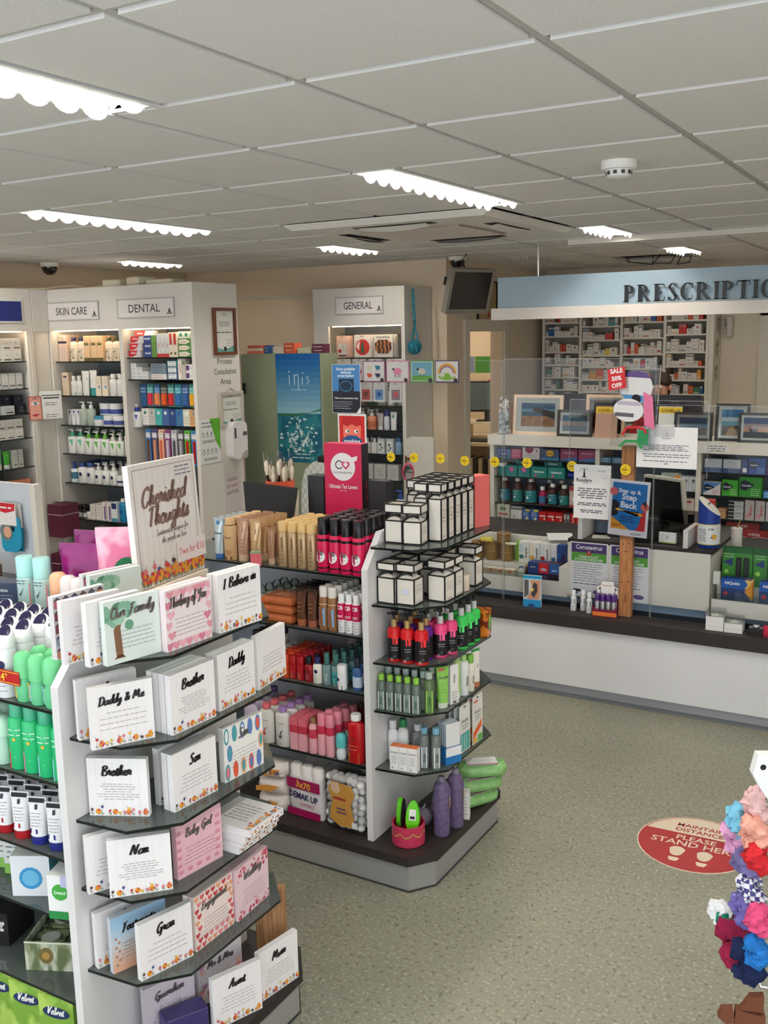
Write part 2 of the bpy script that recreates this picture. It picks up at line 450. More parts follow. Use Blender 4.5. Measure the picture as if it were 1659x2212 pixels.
@memo
def tube(w,d,h,col,cap,caph=.025,bands=(),art=(),name='squeeze_tube',rough=.35,metal=0.0,crimp=None):
 n=14
 def ring(t,z):
  a,c=w/2*(.82+.18*t),d/2*(1-t*.93)
  return[(a*math.cos(2*PI*j/n),c*math.sin(2*PI*j/n),z)for j in range(n)]
 hs=[caph,caph+(h-caph)*.35,caph+(h-caph)*.65,h*.93,h]
 b=MB(mat(col,rough,metal)).loft([ring(t,z)for t,z in zip((0,.15,.45,.97,1),hs)],True)
 parts=[('cap',MB(mat(cap,.35)).lathe([(w*.39,0),(w*.41,.002),(w*.41,caph)],n,sy=d/w))]
 parts.append(('crimp',MB(mat(crimp or col,rough,metal)).cb(w*.995,d*.09,h*.07,z=h*.935)))
 if art:
  q=draw(MB(),w*.8,h-caph,0,art)
  o=[]
  for x,y,z in q.v:
   t=z/(h-caph)
   tt=0.15*t/.35 if t<.35 else(.15+.3*(t-.35)/.3 if t<.65 else .45+.52*(t-.65)/.28)
   a,c=w/2*(.82+.18*tt),d/2*max(.05,1-tt*.93)
   o.append((x,-c*math.sqrt(max(0.05,1-(x/a)**2))-.0012+y,z+caph))
  q.v=o
  parts.append(('print',q))
 return Proto(name,b,parts)
@memo
def rollon(r,h,col,dome,lab=None,dot=None,name='roll_on_deodorant',n=14,split=.5,waist=.86):
 hs=h*split
 b=MB(mat(col,.3)).lathe([(r*.8,0),(r*.92,.004),(r*.95,hs*.5),(r*waist,hs)],n)
 d=MB(mat(dome,.25)).lathe([(r,hs),(r,h*.8),(r*.9,h*.92),(r*.6,h*.985),(r*.1,h)],n)
 parts=[('domed_cap',d)]
 if lab:parts.append(('label',wrap(MB().rect(-r*.9,hs*lab[0],r*.9,hs*lab[1],0,mat(lab[2])),r*.98)))
 if dot:parts.append(('print',wrap(MB().disc(0,h*dot[0],r*.62,0,mat(dot[1])),r*1.02)))
 return Proto(name,b,parts)
@memo
def jar(r,h,col,lid,lidh=.02,band=None,name='jar',n=14,metal=0.0,rough=.35,lidr=1.03):
 b=MB(mat(col,rough,metal)).lathe([(r*.97,0),(r,.003),(r,h-lidh)],n)
 parts=[('lid',MB(mat(lid,.35,metal)).lathe([(r*lidr,h-lidh),(r*lidr,h-.003),(r*.94,h)],n))]
 if band:parts.append(('label',MB(mat(band[2])).lathe([(r*1.015,h*band[0]),(r*1.015,h*band[1])],n,cap=False)))
 return Proto(name,b,parts)
@memo
def carded(w,h,col,art=(),blister=None,name='carded_pack',t=.002):
 b=MB(mat(col,.45)).cb(w,t,h*.9).cb(w*.96,t*.8,h*.1,z=h*.9)
 b.use(mat((60,60,62))).box(-w*.12,-t*.6,h*.93,w*.12,t*.6,h*.955)
 parts=[]
 if art:parts.append(('front_print',draw(MB(),w,h,-t/2-.0004,art)))
 if blister:
  x0,z0,x1,z1,d,c=blister
  q=MB(mat(c,.25));st=len(q.v)
  X0,X1,Z0,Z1=(x0-.5)*w,(x1-.5)*w,z0*h,z1*h
  i=d*.5
  q.loft([[(X0,-t/2,Z0),(X1,-t/2,Z0),(X1,-t/2,Z1),(X0,-t/2,Z1)],[(X0+i,-t/2-d,Z0+i),(X1-i,-t/2-d,Z0+i),(X1-i,-t/2-d,Z1-i),(X0+i,-t/2-d,Z1-i)]])
  parts.append(('blister',q))
 return Proto(name,b,parts)
ORD=['first','second','third','fourth','fifth','sixth','seventh','eighth','ninth','tenth','eleventh','twelfth']
ROWN=['front','second','third','fourth','fifth','sixth','seventh']
def nth(base,i=0,n=1,ref='panel',r=0,nr=1):
 ex=[]
 if nr>1:ex.append(ROWN[r]+' row')
 if n>1:ex.append(ORD[i]+' from '+ref)
 full=', '.join([base]+ex)
 while len(full.split())>16 and ex:
  ex.pop(0);full=', '.join([base]+ex)
 return full
def rowx(proto,x0,dx,n,y,z,label,cat,group,dy=0.0,rows=1,rz=0.0,jit=.0,rowdx=0.0,ref='panel'):
 for r_ in range(rows):
  for i in range(n):
   k=i if dx<0 or ref!='panel' else n-1-i
   proto.put((x0+dx*i+rowdx*r_+R.uniform(-jit,jit),y+dy*r_+R.uniform(-jit,jit),z),nth(label,k,n,ref,r_,rows),cat,group,rz+R.uniform(-jit,jit)*600)
   # ==== THE ROOM
XL,XR,YF,YB=-6.25,2.2,-1.8,9.3
CREAM=mat((232,212,186),.7,var=.03,scale=3)
GREYW=mat((224,210,190),.7,var=.03,scale=3)
def floor_material():
 ma=bpy.data.materials.new('speckled_vinyl');ma.use_nodes=True
 nt=ma.node_tree;b=nt.nodes['Principled BSDF']
 tc=nt.nodes.new('ShaderNodeTexCoord')
 def noise(scale,detail=3):
  n=nt.nodes.new('ShaderNodeTexNoise');n.inputs['Scale'].default_value=scale;n.inputs['Detail'].default_value=detail
  nt.links.new(tc.outputs['Object'],n.inputs['Vector']);return n
 def ramp(src,stops):
  r=nt.nodes.new('ShaderNodeValToRGB')
  while len(r.color_ramp.elements)<len(stops):r.color_ramp.elements.new(.5)
  for e,(p,c)in zip(r.color_ramp.elements,stops):e.position=p;e.color=lin(c)
  nt.links.new(src,r.inputs['Fac']);return r
 big=ramp(noise(1.2,2).outputs['Fac'],[(.35,(136,135,119)),(.65,(149,148,131))])
 fle=noise(85,2)
 fl=nt.nodes.new('ShaderNodeValToRGB')
 fl.color_ramp.elements[0].position,fl.color_ramp.elements[1].position=.57,.66
 nt.links.new(fle.outputs['Fac'],fl.inputs['Fac'])
 mx=nt.nodes.new('ShaderNodeMix');mx.data_type='RGBA'
 mx.inputs['B'].default_value=lin((174,171,152))
 nt.links.new(fl.outputs['Color'],mx.inputs['Factor']);nt.links.new(big.outputs['Color'],mx.inputs['A'])
 fd=nt.nodes.new('ShaderNodeValToRGB')
 fd.color_ramp.elements[0].position,fd.color_ramp.elements[1].position=.58,.68
 nt.links.new(noise(60,2).outputs['Fac'],fd.inputs['Fac'])
 m2=nt.nodes.new('ShaderNodeMix');m2.data_type='RGBA'
 m2.inputs['B'].default_value=lin((114,111,96))
 nt.links.new(fd.outputs['Color'],m2.inputs['Factor']);nt.links.new(mx.outputs['Result'],m2.inputs['A'])
 nt.links.new(m2.outputs['Result'],b.inputs['Base Color'])
 b.inputs['Roughness'].default_value=.42
 b.inputs['Specular IOR Level'].default_value=.35
 return ma
struct('floor',MB(floor_material()).box(XL-1,YF-.1,-.1,XR+.1,YB+.1,0),label='grey-green speckled vinyl floor')
struct('wall_left',MB(CREAM).box(XL-.1,YF,0,XL,7.25,2.7),label='cream side wall behind the cabinets')
struct('wall_back',MB(CREAM).box(XL,7.15,0,-3.6,7.25,2.7),label='cream back wall behind the GENERAL cabinet')
DY0,DY1,DZ=7.53,8.25,2.035
wi=MB(GREYW)
wi.box(-3.7,7.25,0,-3.6,DY0,2.7).box(-3.7,DY1,0,-3.6,YB,2.7).box(-3.7,DY0,DZ,-3.6,DY1,2.7)
struct('wall_inner',wi,label='cream inner wall with the office doorway')
struct('wall_far',MB(GREYW).box(-5.4,YB,0,XR,YB+.1,2.7),label='far wall of the dispensary')
struct('wall_office',MB(CREAM).box(-5.5,7.25,0,-5.4,YB,2.7),label='cream office wall')
RWY0,RWY1=-1.5,1.3
struct('wall_right',MB(CREAM).box(XR,RWY1,0,XR+.1,YB,2.7).box(XR,YF,0,XR+.1,RWY1,.25).box(XR,YF,2.45,XR+.1,RWY1,2.7).box(XR,YF,.25,XR+.1,RWY0,2.45),label='cream side wall with an added window opening')
w2=struct('added_window',MB(mat((228,228,226))).box(XR+.02,RWY0,.25,XR+.08,RWY0+.06,2.45).box(XR+.02,RWY1-.06,.25,XR+.08,RWY1,2.45).box(XR+.02,RWY0+.06,.25,XR+.08,RWY1-.06,.31).box(XR+.02,RWY0+.06,2.39,XR+.08,RWY1-.06,2.45),label='frame of the added window giving side light')  # window added out of view to light the aisle-facing plaques
ob('mullion',MB(mat((228,228,226))).box(XR+.025,-.13,.31,XR+.075,-.07,2.39),w2)
wf=MB(CREAM)
WX0,WX1,WZ0,WZ1=-5.6,1.9,.25,2.45
wf.box(XL,YF-.1,0,XR,YF,WZ0).box(XL,YF-.1,WZ1,XR,YF,2.7).box(XL,YF-.1,WZ0,WX0,YF,WZ1).box(WX1,YF-.1,WZ0,XR,YF,WZ1)
struct('wall_front',wf,label='shop front wall round the display window')
wn=struct('window_1',MB(mat((228,228,226))).box(WX0,YF-.08,WZ0,WX0+.06,YF-.02,WZ1).box(WX1-.06,YF-.08,WZ0,WX1,YF-.02,WZ1).box(WX0,YF-.08,WZ0,WX1,YF-.02,WZ0+.06).box(WX0,YF-.08,WZ1-.06,WX1,YF-.02,WZ1),label='wide shop window frame')
for i in range(1,4):
 x=WX0+(WX1-WX0)*i/4
 ob('mullion',MB(mat((228,228,226))).box(x-.03,YF-.075,WZ0+.06,x+.03,YF-.025,WZ1-.06),wn)
struct('trim_1',MB(mat((222,212,196),.6)).box(XL,7.135,2.335,-4.6,7.15,2.36),label='cream picture rail on the back wall')
struct('trim_2',MB(mat((226,220,208),.6)).box(-2.3,6.31,2.552,XR,6.36,CZ),label='shallow white ceiling bead above the counter')
ar=MB(mat((225,216,200),.5))
for s in(-3.6,-3.722):
 ar.box(s,DY0-.085,0,s+.022,DY0,DZ+.085).box(s,DY1,0,s+.022,DY1+.085,DZ+.085).box(s,DY0,DZ,s+.022,DY1,DZ+.085)
dr=struct('door_1',ar,label='cream architrave of the open office doorway')
ob('lining',MB(mat((220,210,194),.5)).box(-3.7,DY0,0,-3.6,DY0+.015,DZ).box(-3.7,DY1-.015,0,-3.6,DY1,DZ).box(-3.7,DY0+.015,DZ-.015,-3.6,DY1-.015,DZ),dr)
fd_=struct('door_2',MB(mat((222,214,198),.5)).box(-1.62,YB-.03,0,-1.53,YB,2.2).box(-.72,YB-.03,0,-.63,YB,2.2).box(-1.62,YB-.03,2.11,-.63,YB,2.2),label='cream panelled door in the far wall')
ob('door_leaf',MB(mat((226,218,203),.5)).box(-1.53,YB-.02,0,-.72,YB-.002,2.11),fd_)
for zz in(.25,1.05):
 for xx in(-1.43,-1.08):
  ob('raised_panel',MB(mat((218,209,192),.5)).box(xx,YB-.028,zz,xx+.27,YB-.02,zz+(.65 if zz<1 else .9)),fd_)
GX0,GY0,GS=-0.203,2.020,0.6
ce=struct('ceiling',MB(mat((150,146,140),.8)).box(XL-.1,YF-.1,2.72,XR+.1,YB+.1,2.78),label='white suspended tile ceiling')
BAR=mat((196,193,187),.6)
jx0,jx1=-4,11
iy0,iy1=-6,13
for j in range(jx0,jx1):
 x=GX0-j*GS
 if XL<x<XR:
  ob('ceiling_bar',MB(BAR).box(x-.012,YF,CZ+.008,x+.012,YB,CZ+.02),ce)
for i in range(iy0,iy1):
 y=GY0+i*GS
 if YF<y<YB:
  ob('ceiling_bar',MB(BAR).box(XL,y-.012,CZ+.0085,XR,y+.012,CZ+.0195),ce)
def tile_material():
 ma=bpy.data.materials.new('fissured_tile');ma.use_nodes=True
 nt=ma.node_tree;b=nt.nodes['Principled BSDF']
 tc=nt.nodes.new('ShaderNodeTexCoord')
 n=nt.nodes.new('ShaderNodeTexNoise');n.inputs['Scale'].default_value=130;n.inputs['Detail'].default_value=3
 nt.links.new(tc.outputs['Object'],n.inputs['Vector'])
 r=nt.nodes.new('ShaderNodeValToRGB')
 r.color_ramp.elements[0].position,r.color_ramp.elements[1].position=.30,.40
 r.color_ramp.elements[0].color,r.color_ramp.elements[1].color=lin((214,211,205)),lin((231,229,225))
 nt.links.new(n.outputs['Fac'],r.inputs['Fac']);nt.links.new(r.outputs[0],b.inputs['Base Color'])
 bp=nt.nodes.new('ShaderNodeBump');bp.inputs['Strength'].default_value=.25;bp.inputs['Distance'].default_value=.002
 nt.links.new(n.outputs['Fac'],bp.inputs['Height']);nt.links.new(bp.outputs['Normal'],b.inputs['Normal'])
 b.inputs['Roughness'].default_value=.9
 return ma
TILE=tile_material()
_tm={}
def tile_mesh(w,d):
 k=(round(w,3),round(d,3))
 if k not in _tm:
  _tm[k]=MB(TILE).cb(w,d,.03).mesh('tile')
 return _tm[k]
LW=.172
LIGHTS=[(-2.003,.82,1.2,1),(-2.003,3.22,1.2,1),(-3.803,3.22,1.2,1),(-2.003,5.62,.6,1),(-3.803,5.62,.6,1),(-5.603,5.62,.6,1),(-2.003,7.42,.6,1),(-3.203,7.42,1.2,0),(-5.603,3.22,1.2,1),(-3.803,.82,1.2,1),(-.203,.82,1.2,1),(-.203,3.22,1.2,1),(-.203,5.62,.6,1),(-.203,7.42,1.2,1)]  # last fixture is added out of view to brighten the dispensary
AC=(-3.203,4.42,-2.003,5.62)
for j in range(jx0,jx1):
 for i in range(iy0,iy1):
  x0,x1=GX0-(j+1)*GS,GX0-j*GS
  y0,y1=GY0+i*GS,GY0+(i+1)*GS
  x0,x1,y0,y1=max(x0,XL),min(x1,XR),max(y0,YF),min(y1,YB)
  if x1-x0<.05 or y1-y0<.05:continue
  if(AC[0]-.01<x0 and x1<AC[2]+.01 and AC[1]-.01<y0 and y1<AC[3]+.01):continue
  if abs(x0+2.603)<.01 and abs(y0-8.02)<.01:continue
  a0=x0
  for lx,ly,ll,lit in LIGHTS:
   if abs(x0-lx)<.01 and ly-.01<=y0 and y1<=ly+ll+.01:
    a0=x0+LW+.012
  g=.017
  ob('ceiling_tile',tile_mesh(x1-a0-2*g,y1-y0-2*g),ce,((a0+x1)/2,(y0+y1)/2,CZ))
TUBEM=mat((255,249,240),emit=TUBE)
REFL=mat((240,240,238),.25)
OFFT=mat((225,225,220),.3)
def louvre_mat():
 ma=bpy.data.materials.new('white_louvre');ma.use_nodes=True
 nt=ma.node_tree;out=nt.nodes['Material Output'];b=nt.nodes['Principled BSDF']
 b.inputs['Base Color'].default_value=lin((246,246,244));b.inputs['Roughness'].default_value=.3
 t=nt.nodes.new('ShaderNodeBsdfTranslucent');t.inputs[0].default_value=lin((250,248,240))
 mx=nt.nodes.new('ShaderNodeMixShader');mx.inputs[0].default_value=.45
 nt.links.new(b.outputs[0],mx.inputs[1]);nt.links.new(t.outputs[0],mx.inputs[2]);nt.links.new(mx.outputs[0],out.inputs['Surface'])
 return ma
LOUV=louvre_mat()
def louvre_meshes(L):
 n=round(L/.1);pitch_=(L-.06)/n
 hs=MB(mat((236,236,234),.4))
 w=LW/2
 hs.box(-w,0,.0,-w+.006,L,.075).box(w-.006,0,.0,w,L,.075).box(-w,0,.075,w,L,.08).box(-w+.006,0,0,w-.006,.012,.075).box(-w+.006,L-.012,0,w-.006,L,.075)
 hs.box(-w-.004,-.004,-.004,-w+.012,L+.004,0).box(w-.012,-.004,-.004,w+.004,L+.004,0)
 side=MB(LOUV)
 for s in(-1,1):
  pts=[(.03,.05)]
  pts=[]
  for k in range(n):
   y0=.03+k*pitch_
   for q in range(9):
    a=PI*q/8
    pts.append((y0+pitch_/2-pitch_/2*math.cos(a),.006-.034*math.sin(a)))
  vs,fs=[],[]
  for(y,z)in pts:
   vs+=[(s*.062,y,z),(s*.05,y,.05)]
  for k in range(len(pts)-1):
   fs.append((2*k,2*k+2,2*k+3,2*k+1))
  side.add(vs,fs)
 blade=MB(LOUV)
 blade.poly([(-.062,-.01),(-.03,.012),(.03,.012),(.062,-.01),(.05,.045),(-.05,.045)])
 return hs.mesh('housing'),side.mesh('reflector'),blade.mesh('louvre_blade'),n,pitch_
_lm={}
names={(-2.003,.82):'near the shop front, south of the smoke detector',}
LDESC=['lit scalloped strip light nearest the shop window over the card gondola','lit strip light between the smoke detector and the air-conditioning cassette','lit scalloped strip light over the aisle before the DENTAL cabinet','short lit strip light above the left end of the PRESCRIPTION sign','short lit strip light in front of the GENERAL cabinet','short lit strip light close above the DENTAL and SKIN CARE cabinets','short lit strip light over the dispensary behind the PRESCRIPTION sign','switched-off strip light over the dispensary beside the hanging rod','lit strip light above the corner of skin care cabinets','lit strip light by the shop window over the tall cabinets','lit strip light by the shop window over the aisle','lit strip light over the aisle sticker','short lit strip light over the right end of the counter','lit strip light over the dispensary bench']
for(lx,ly,ll,lit),d in zip(LIGHTS,LDESC):
 if ll not in _lm:_lm[ll]=louvre_meshes(ll)
 hs,sd,bl,n,pt=_lm[ll]
 L=thing('strip_light',d,'ceiling light',(lx+LW/2+.006,ly,CZ),0)
 ob('housing',hs,L);ob('scalloped_reflector',sd,L)
 for k in range(n+1):
  ob('louvre_blade',bl,L,(0,.03+k*pt,0))
 ob('tube',MB(TUBEM if lit else OFFT).tube([(0,.03,.028),(0,ll-.03,.028)],.013,8),L)
a=thing('air_conditioner','white square ceiling cassette air conditioner with open louvre flaps','air conditioner',((AC[0]+AC[2])/2,(AC[1]+AC[3])/2,CZ))
WH=mat((232,228,220),.45)
hw=.6
p=MB(WH)
def sq(h_,z):return[(-h_,-h_,z),(h_,-h_,z),(h_,h_,z),(-h_,h_,z)]
p.loft([sq(.585,.0),sq(.585,-.006),sq(.555,-.03)])
ob('panel',p,a)
g=MB(mat((176,160,146),.7)).cb(.6,.6,.006,z=-.037)
gr=ob('intake_grille',g,a)
for k in range(14):
 ob('grille_bar',MB(mat((190,176,162),.6)).cb(.58,.008,.004,y=-.27+k*.0415,z=-.041),gr)
for k in range(4):
 fl=MB(mat((52,46,42),.7)).cb(.46,.07,.003,y=-.44,z=-.0325)
 s=ob('air_slot',fl,a,rz=90*k)
 fm=MB(WH)
 pts=[(-.2+.4*q/8,math.sin(PI*q/8)*.012)for q in range(9)]
 vs=[];fs=[]
 for x,zz in pts:
  vs+=[(x,-.47,-.034-zz*.2),(x,-.415,-.045-zz)]
 for q in range(8):fs.append((2*q,2*q+1,2*q+3,2*q+2))
 fm.add(vs,fs)
 ob('louvre_flap',fm,a,rz=90*k)
s=thing('smoke_detector','round white smoke detector on the ceiling tile','smoke detector',(-1.115,3.56,CZ),me=MB(mat((240,238,234),.4)).lathe([(.062,0),(.062,-.022),(.058,-.028),(.045,-.03),(.045,-.032)],24))
q=MB(mat((236,234,230),.4))
q.lathe([(.045,-.03),(.04,-.052),(.03,-.058)],24)
ob('sensor_head',q,s)
for k in range(10):
 an=2*PI*k/10
 ob('vent_slot',MB(mat((70,68,66))).box(-.006,-.0455,-.046,.006,-.0425,-.034),s,rz=math.degrees(an))
def dome(x,y,label):
 o=thing('security_camera',label,'camera',(x,y,CZ),me=MB(mat((236,228,214),.4)).lathe([(.068,0),(.068,-.02),(.062,-.028)],20))
 ob('dark_dome',MB(mat((28,26,26),.08,spec=.8)).lathe([(.058,-.026),(.057,-.045),(.045,-.07),(.025,-.085),(.004,-.089)],18),o)
 return o
dome(-6.02,5.36,'dark dome security camera on the ceiling above SKIN CARE')
dm=dome(-3.46,7.06,'dark dome security camera above the wall-hung monitor')
cv=thing('loose_cables','loose black cables hanging from the open ceiling tile','cable',(-2.3,8.3,CZ))
for k in range(3):
 ob('cable',MB(BK).tube([(-.2+.2*k,-.15+.2*k,.1),(-.18+.2*k,-.1,-.03-.02*k),(-.02+.15*k,.05,-.05),(.1+.1*k,.1,.1)],.004,5),cv)
FS=thing('floor_sticker','round red and cream distance sticker on the vinyl floor','floor sticker',(-.81,3.745,0.0),2.0)
def flat(b):
 b.v=[(x,z,.0012-y)for x,y,z in b.v];return b
RED=mat((166,44,48),.45);CRM=mat((226,208,184),.5)
ob('backing',MB(CRM).lathe([(.222,0),(.222,.001)],48,smooth=False),FS)
b=MB()
r0=.213
cut=.065
th=math.acos(cut/r0)
arc=lambda a0,a1,n:[(r0*math.cos(a0+(a1-a0)*i/n),r0*math.sin(a0+(a1-a0)*i/n))for i in range(n+1)]
b.poly(arc(PI/2+th,PI/2+2*PI-th,40),-.0002,RED)
b.ring2(0,0,.213,.217,-.0002,RED,40)
ob('red_field',flat(b),FS)
b=MB()
for wd,zz,sz,cc,bo in(('MAINTAIN',.122,.04,RED,.01),('DISTANCE',.082,.04,RED,.01),('PLEASE',.014,.05,CRM,.015),('STAND HERE',-.036,.058,CRM,.015)):
 ob('word',flat(MB().text(wd,0,zz,sz,-.0006,cc,bo,width=.33)),FS)
for s in(-1,1):
 b=MB();n=14
 sole=[(s*.052+(.028+(.006 if 0<i<7 else-.002))*math.cos(2*PI*i/n),-.088+.04*math.sin(2*PI*i/n)*(1 if i<7 else .9))for i in range(n)]
 b.poly(sole,-.0006,CRM)
 b.poly([(s*.052-.02,-.137),(s*.052+.02,-.137),(s*.052+.02,-.15),(s*.052+.012,-.166),(s*.052-.012,-.166),(s*.052-.02,-.15)],-.0006,CRM)
 b.xf(Matrix.Rotation(0,4,'Y'))
 ob('footprint',flat(b),FS)
 # ==== WALL CABINETS
CABW=mat((226,220,211),.45,var=.015,scale=4)
CABI=mat((214,209,200),.5)
BACKP=mat((132,140,146),.3,spec=.5)
GLASSE=mat((18,24,23),.15)
GLASST=clear((230,240,236),.04,1.6,.26,(168,182,176))  # diffuse grey-green body stands in for reflected ceiling and window light
STRIP=mat((255,232,196),emit=7.0)
class Frame:
 def __init__(s,loc,rz):s.loc,s.rz=Vector(loc),rz;s.m=Matrix.Rotation(math.radians(rz),3,'Z')
 def w(s,x,y,z):return tuple(s.loc+s.m@Vector((x,y,z)))
def fill(fr,x,z,y,specs,gap=.004):
 for sp in specs:
  if isinstance(sp,(int,float)):x+=sp;continue
  pr,w,n,lab,cat,grp=sp[:6]
  deep=sp[6]if len(sp)>6 else 1
  dy=sp[7]if len(sp)>7 else w+.004
  for i in range(n):
   for r_ in range(deep):
    pr.put(fr.w(x+w/2+R.uniform(-.001,.001),y+dy*r_,z),nth(lab,i,n,'panel',r_,deep),cat,grp,fr.rz+R.uniform(-2,2))
   x+=w+gap
 return x
def glass_shelf(parent,x0,x1,y0,y1,ztop,t=.008,name='glass_shelf'):
 b=MB(GLASST);b.prism([(x0,y0),(x1,y0),(x1,y1),(x0,y1)],ztop-t,ztop,side=GLASSE)
 return ob(name,b,parent)
def cabinet(label,loc,rz,W,D,bays,shelves,H=2.37,fz=2.08,right_trim=.0,lamp=True):
 c=thing('wall_cabinet',label,'cabinet',loc,rz)
 t=.03
 ob('side_panel',MB(CABW).box(0,0,0,t,D,H),c)
 ob('side_panel',MB(CABW).box(W-t,0,0,W,D,H),c)
 ob('fascia',MB(CABW).box(t,0,fz,W-t,.02,H),c)
 ob('top_board',MB(CABW).box(t,.02,H-.02,W-t,D,H),c)
 ob('back_panel',MB(BACKP).box(t,D-.015,.1,W-t,D,H-.02),c)
 ob('plinth',MB(mat((120,118,114))).box(t,.02,0,W-t,.04,.1),c)
 ob('base_board',MB(CABI).box(t,.005,.1,W-t,D-.015,.13),c)
 for k,(b0,b1)in enumerate(bays):
  if k:
   ob('divider',MB(CABW).box(bays[k-1][1],.004,.13,b0,D-.015,fz),c)
  if k==0 and b0>t+.002:
   ob('filler',MB(CABW).box(t,.004,.13,b0,.03,fz),c)
  if k==len(bays)-1 and b1<W-t-.002:
   ob('filler',MB(CABW).box(b1,.004,.13,W-t,.03,fz),c)
  if lamp:
   ob('light_strip',MB(STRIP).box(b0+.02,.03,fz-.006,b1-.02,.06,fz+.006),c)
  for z in shelves[k]:
   glass_shelf(c,b0+.001,b1-.001,.03,D-.016,z)
 return c
def name_board(txt,w,h,loc,rz,label):
 s=thing('cabinet_sign',label,'sign',loc,rz)
 ob('frame',MB(mat((186,184,180),.35)).box(-w/2-.008,-.006,-.008,w/2+.008,0,0).box(-w/2-.008,-.006,h,w/2+.008,0,h+.008).box(-w/2-.008,-.006,0,-w/2,0,h).box(w/2,-.006,0,w/2+.008,0,h),s)
 ob('board',MB(mat((238,230,226),.5)).box(-w/2,-.004,0,w/2,0,h),s)
 ob('lettering',MB().text(txt,-w*.02,h*.27,h*.66,-.0046,(66,64,68),.006,width=w*.62),s)
 lg=MB();lg.poly([(w*.4,h*.22),(w*.43,h*.5),(w*.46,h*.22)],-.0046,(70,68,74));lg.rect(w*.38,h*.13,w*.48,h*.19,-.0046)
 ob('lighthouse_logo',lg,s)
 return s
SK=(-5.80,5.10,0)
Z1=(1.86,1.615,1.40,1.19,.973,.705,.45)
Z2=(1.885,1.735,.92,.62)
cabinet('tall white wall cabinet with SKIN CARE and DENTAL bays',SK,0,1.38,.46,[(.03,.70),(.735,1.35)],[Z1,Z2])
name_board('SKIN CARE',.50,.115,(-5.525,5.0985,2.157),0,'white SKIN CARE name board on the cabinet fascia')
name_board('DENTAL',.50,.115,(-4.832,5.0985,2.157),0,'white DENTAL name board on the cabinet fascia')
thing('corner_panel','white corner panel between the blue-badged and SKIN CARE cabinets','panel',(0,0,0),me=MB(CABW).box(-6.2,4.955,0,-5.79,5.096,2.08).box(-6.2,4.955,2.08,-5.775,5.096,2.37))
F=Frame(SK,0)
g1='toiletries on the SKIN CARE shelves'
DK=(60,62,66)
def aart(c):return(('l',.1,.62,.9,.72,2,.03,DK),('r',.1,.52,.6,.57,c),('c',.65,.2,.1,(70,60,50)),('l',.15,.28,.8,.42,3,.02))
fill(F,.035,1.86,.09,[(carton(.085,.06,.19,(234,205,184),(('r',0,.68,1,.76,(40,42,66)),('l',.1,.82,.7,.9,2,.02),('l',.15,.1,.8,.5,5,.015))),.088,1,'pinkish tall carton with navy stripe on top skincare shelf','carton',g1,2,.07),(bottle(.037,.17,(240,222,196),(44,42,74),.025,.017,.65,art=aart((60,60,90))),.078,2,'cream lotion bottle with navy cap on top skincare shelf','bottle',g1,2,.07),(carton(.06,.05,.18,(228,190,148),(('r',.1,.62,.8,.72,(96,92,56)),('r',0,0,1,.14,(92,84,44)),('l',.15,.78,.8,.9,2,.02))),.062,3,'tan carton with olive foot on top skincare shelf','carton',g1,2,.07),(bottle(.036,.165,(240,222,194),(66,66,40),.024,.016,.65,art=aart((84,84,56))),.07,3,'cream lotion bottle with olive cap on top skincare shelf','bottle',g1,2,.07)],.003)
fill(F,.04,1.615,.085,[(carton(.06,.05,.165,(232,208,180),(('r',.2,.78,.8,.85,(40,44,66)),('l',.2,.6,.8,.72,2,.02),('l',.2,.1,.8,.5,4,.015))),.075,1,'slim pinkish carton at the left of the second skincare shelf','carton',g1),(bottle(.026,.14,(238,234,226),(238,236,230),.03,.015,.8,art=(('r',.1,.05,.9,.25,(52,150,148)),('l',.1,.5,.9,.8,4,.02))),.05,2,'small white bottle with teal foot on second skincare shelf','bottle',g1,2,.06),(tube(.075,.04,.175,(240,237,230),(238,236,230),.02,art=(('p',((.2,.5),(.9,.7),(.9,.6)),(74,164,160)),('l',.1,.15,.8,.45,4,.015))),.075,1,'large white tube with teal swoosh on second skincare shelf','tube',g1),(tube(.07,.04,.18,(240,237,230),(64,160,156),.055,art=(('r',.0,.62,1,.66,(64,160,156)),('l',.1,.3,.8,.5,3,.015))),.072,1,'white tube with deep teal cap on second skincare shelf','tube',g1),(carton(.055,.045,.14,(236,222,200),(('c',.65,.45,.2,(110,170,200)),('l',.15,.65,.85,.85,3,.02))),.058,2,'cream carton with blue drop on second skincare shelf','carton',g1,2,.05),(bottle(.033,.155,(240,236,230),(242,240,234),.03,.02,.8,art=(('l',.1,.2,.9,.8,6,.018),)),.068,3,'plain white bottle with white cap on second skincare shelf','bottle',g1,2,.06)],.004)
fill(F,.05,1.40,.085,[(tube(.045,.03,.11,(240,238,236),(240,238,236),.015,art=(('p',((.4,.9),(.9,.9),(.8,.4)),(60,74,140)),)),.042,3,'small white tube with blue wedge on third skincare shelf','tube',g1,2,.05),(pump(.038,.17,(180,190,176),(236,234,228),.8,art=(('l',.1,.3,.9,.85,5,.02),)),.075,2,'grey-green pump bottle with white head on third skincare shelf','pump bottle',g1),(jar(.045,.07,(236,234,230),(70,150,184),.025),.092,1,'white tub with blue lid on third skincare shelf','tub',g1),(jar(.045,.075,(238,237,235),(240,239,237),.02,band=(.15,.55,(72,84,150))),.092,2,'white tub with blue band on third skincare shelf','tub',g1),(pump(.04,.16,(240,239,236),(240,239,236),.75,collar=(36,60,150),art=(('p',((.5,.95),(.9,.95),(.75,.55)),(70,84,160)),('l',.1,.2,.6,.6,4,.02))),.08,2,'white pump bottle with royal blue collar on third skincare shelf','pump bottle',g1,2,.08)],.003)
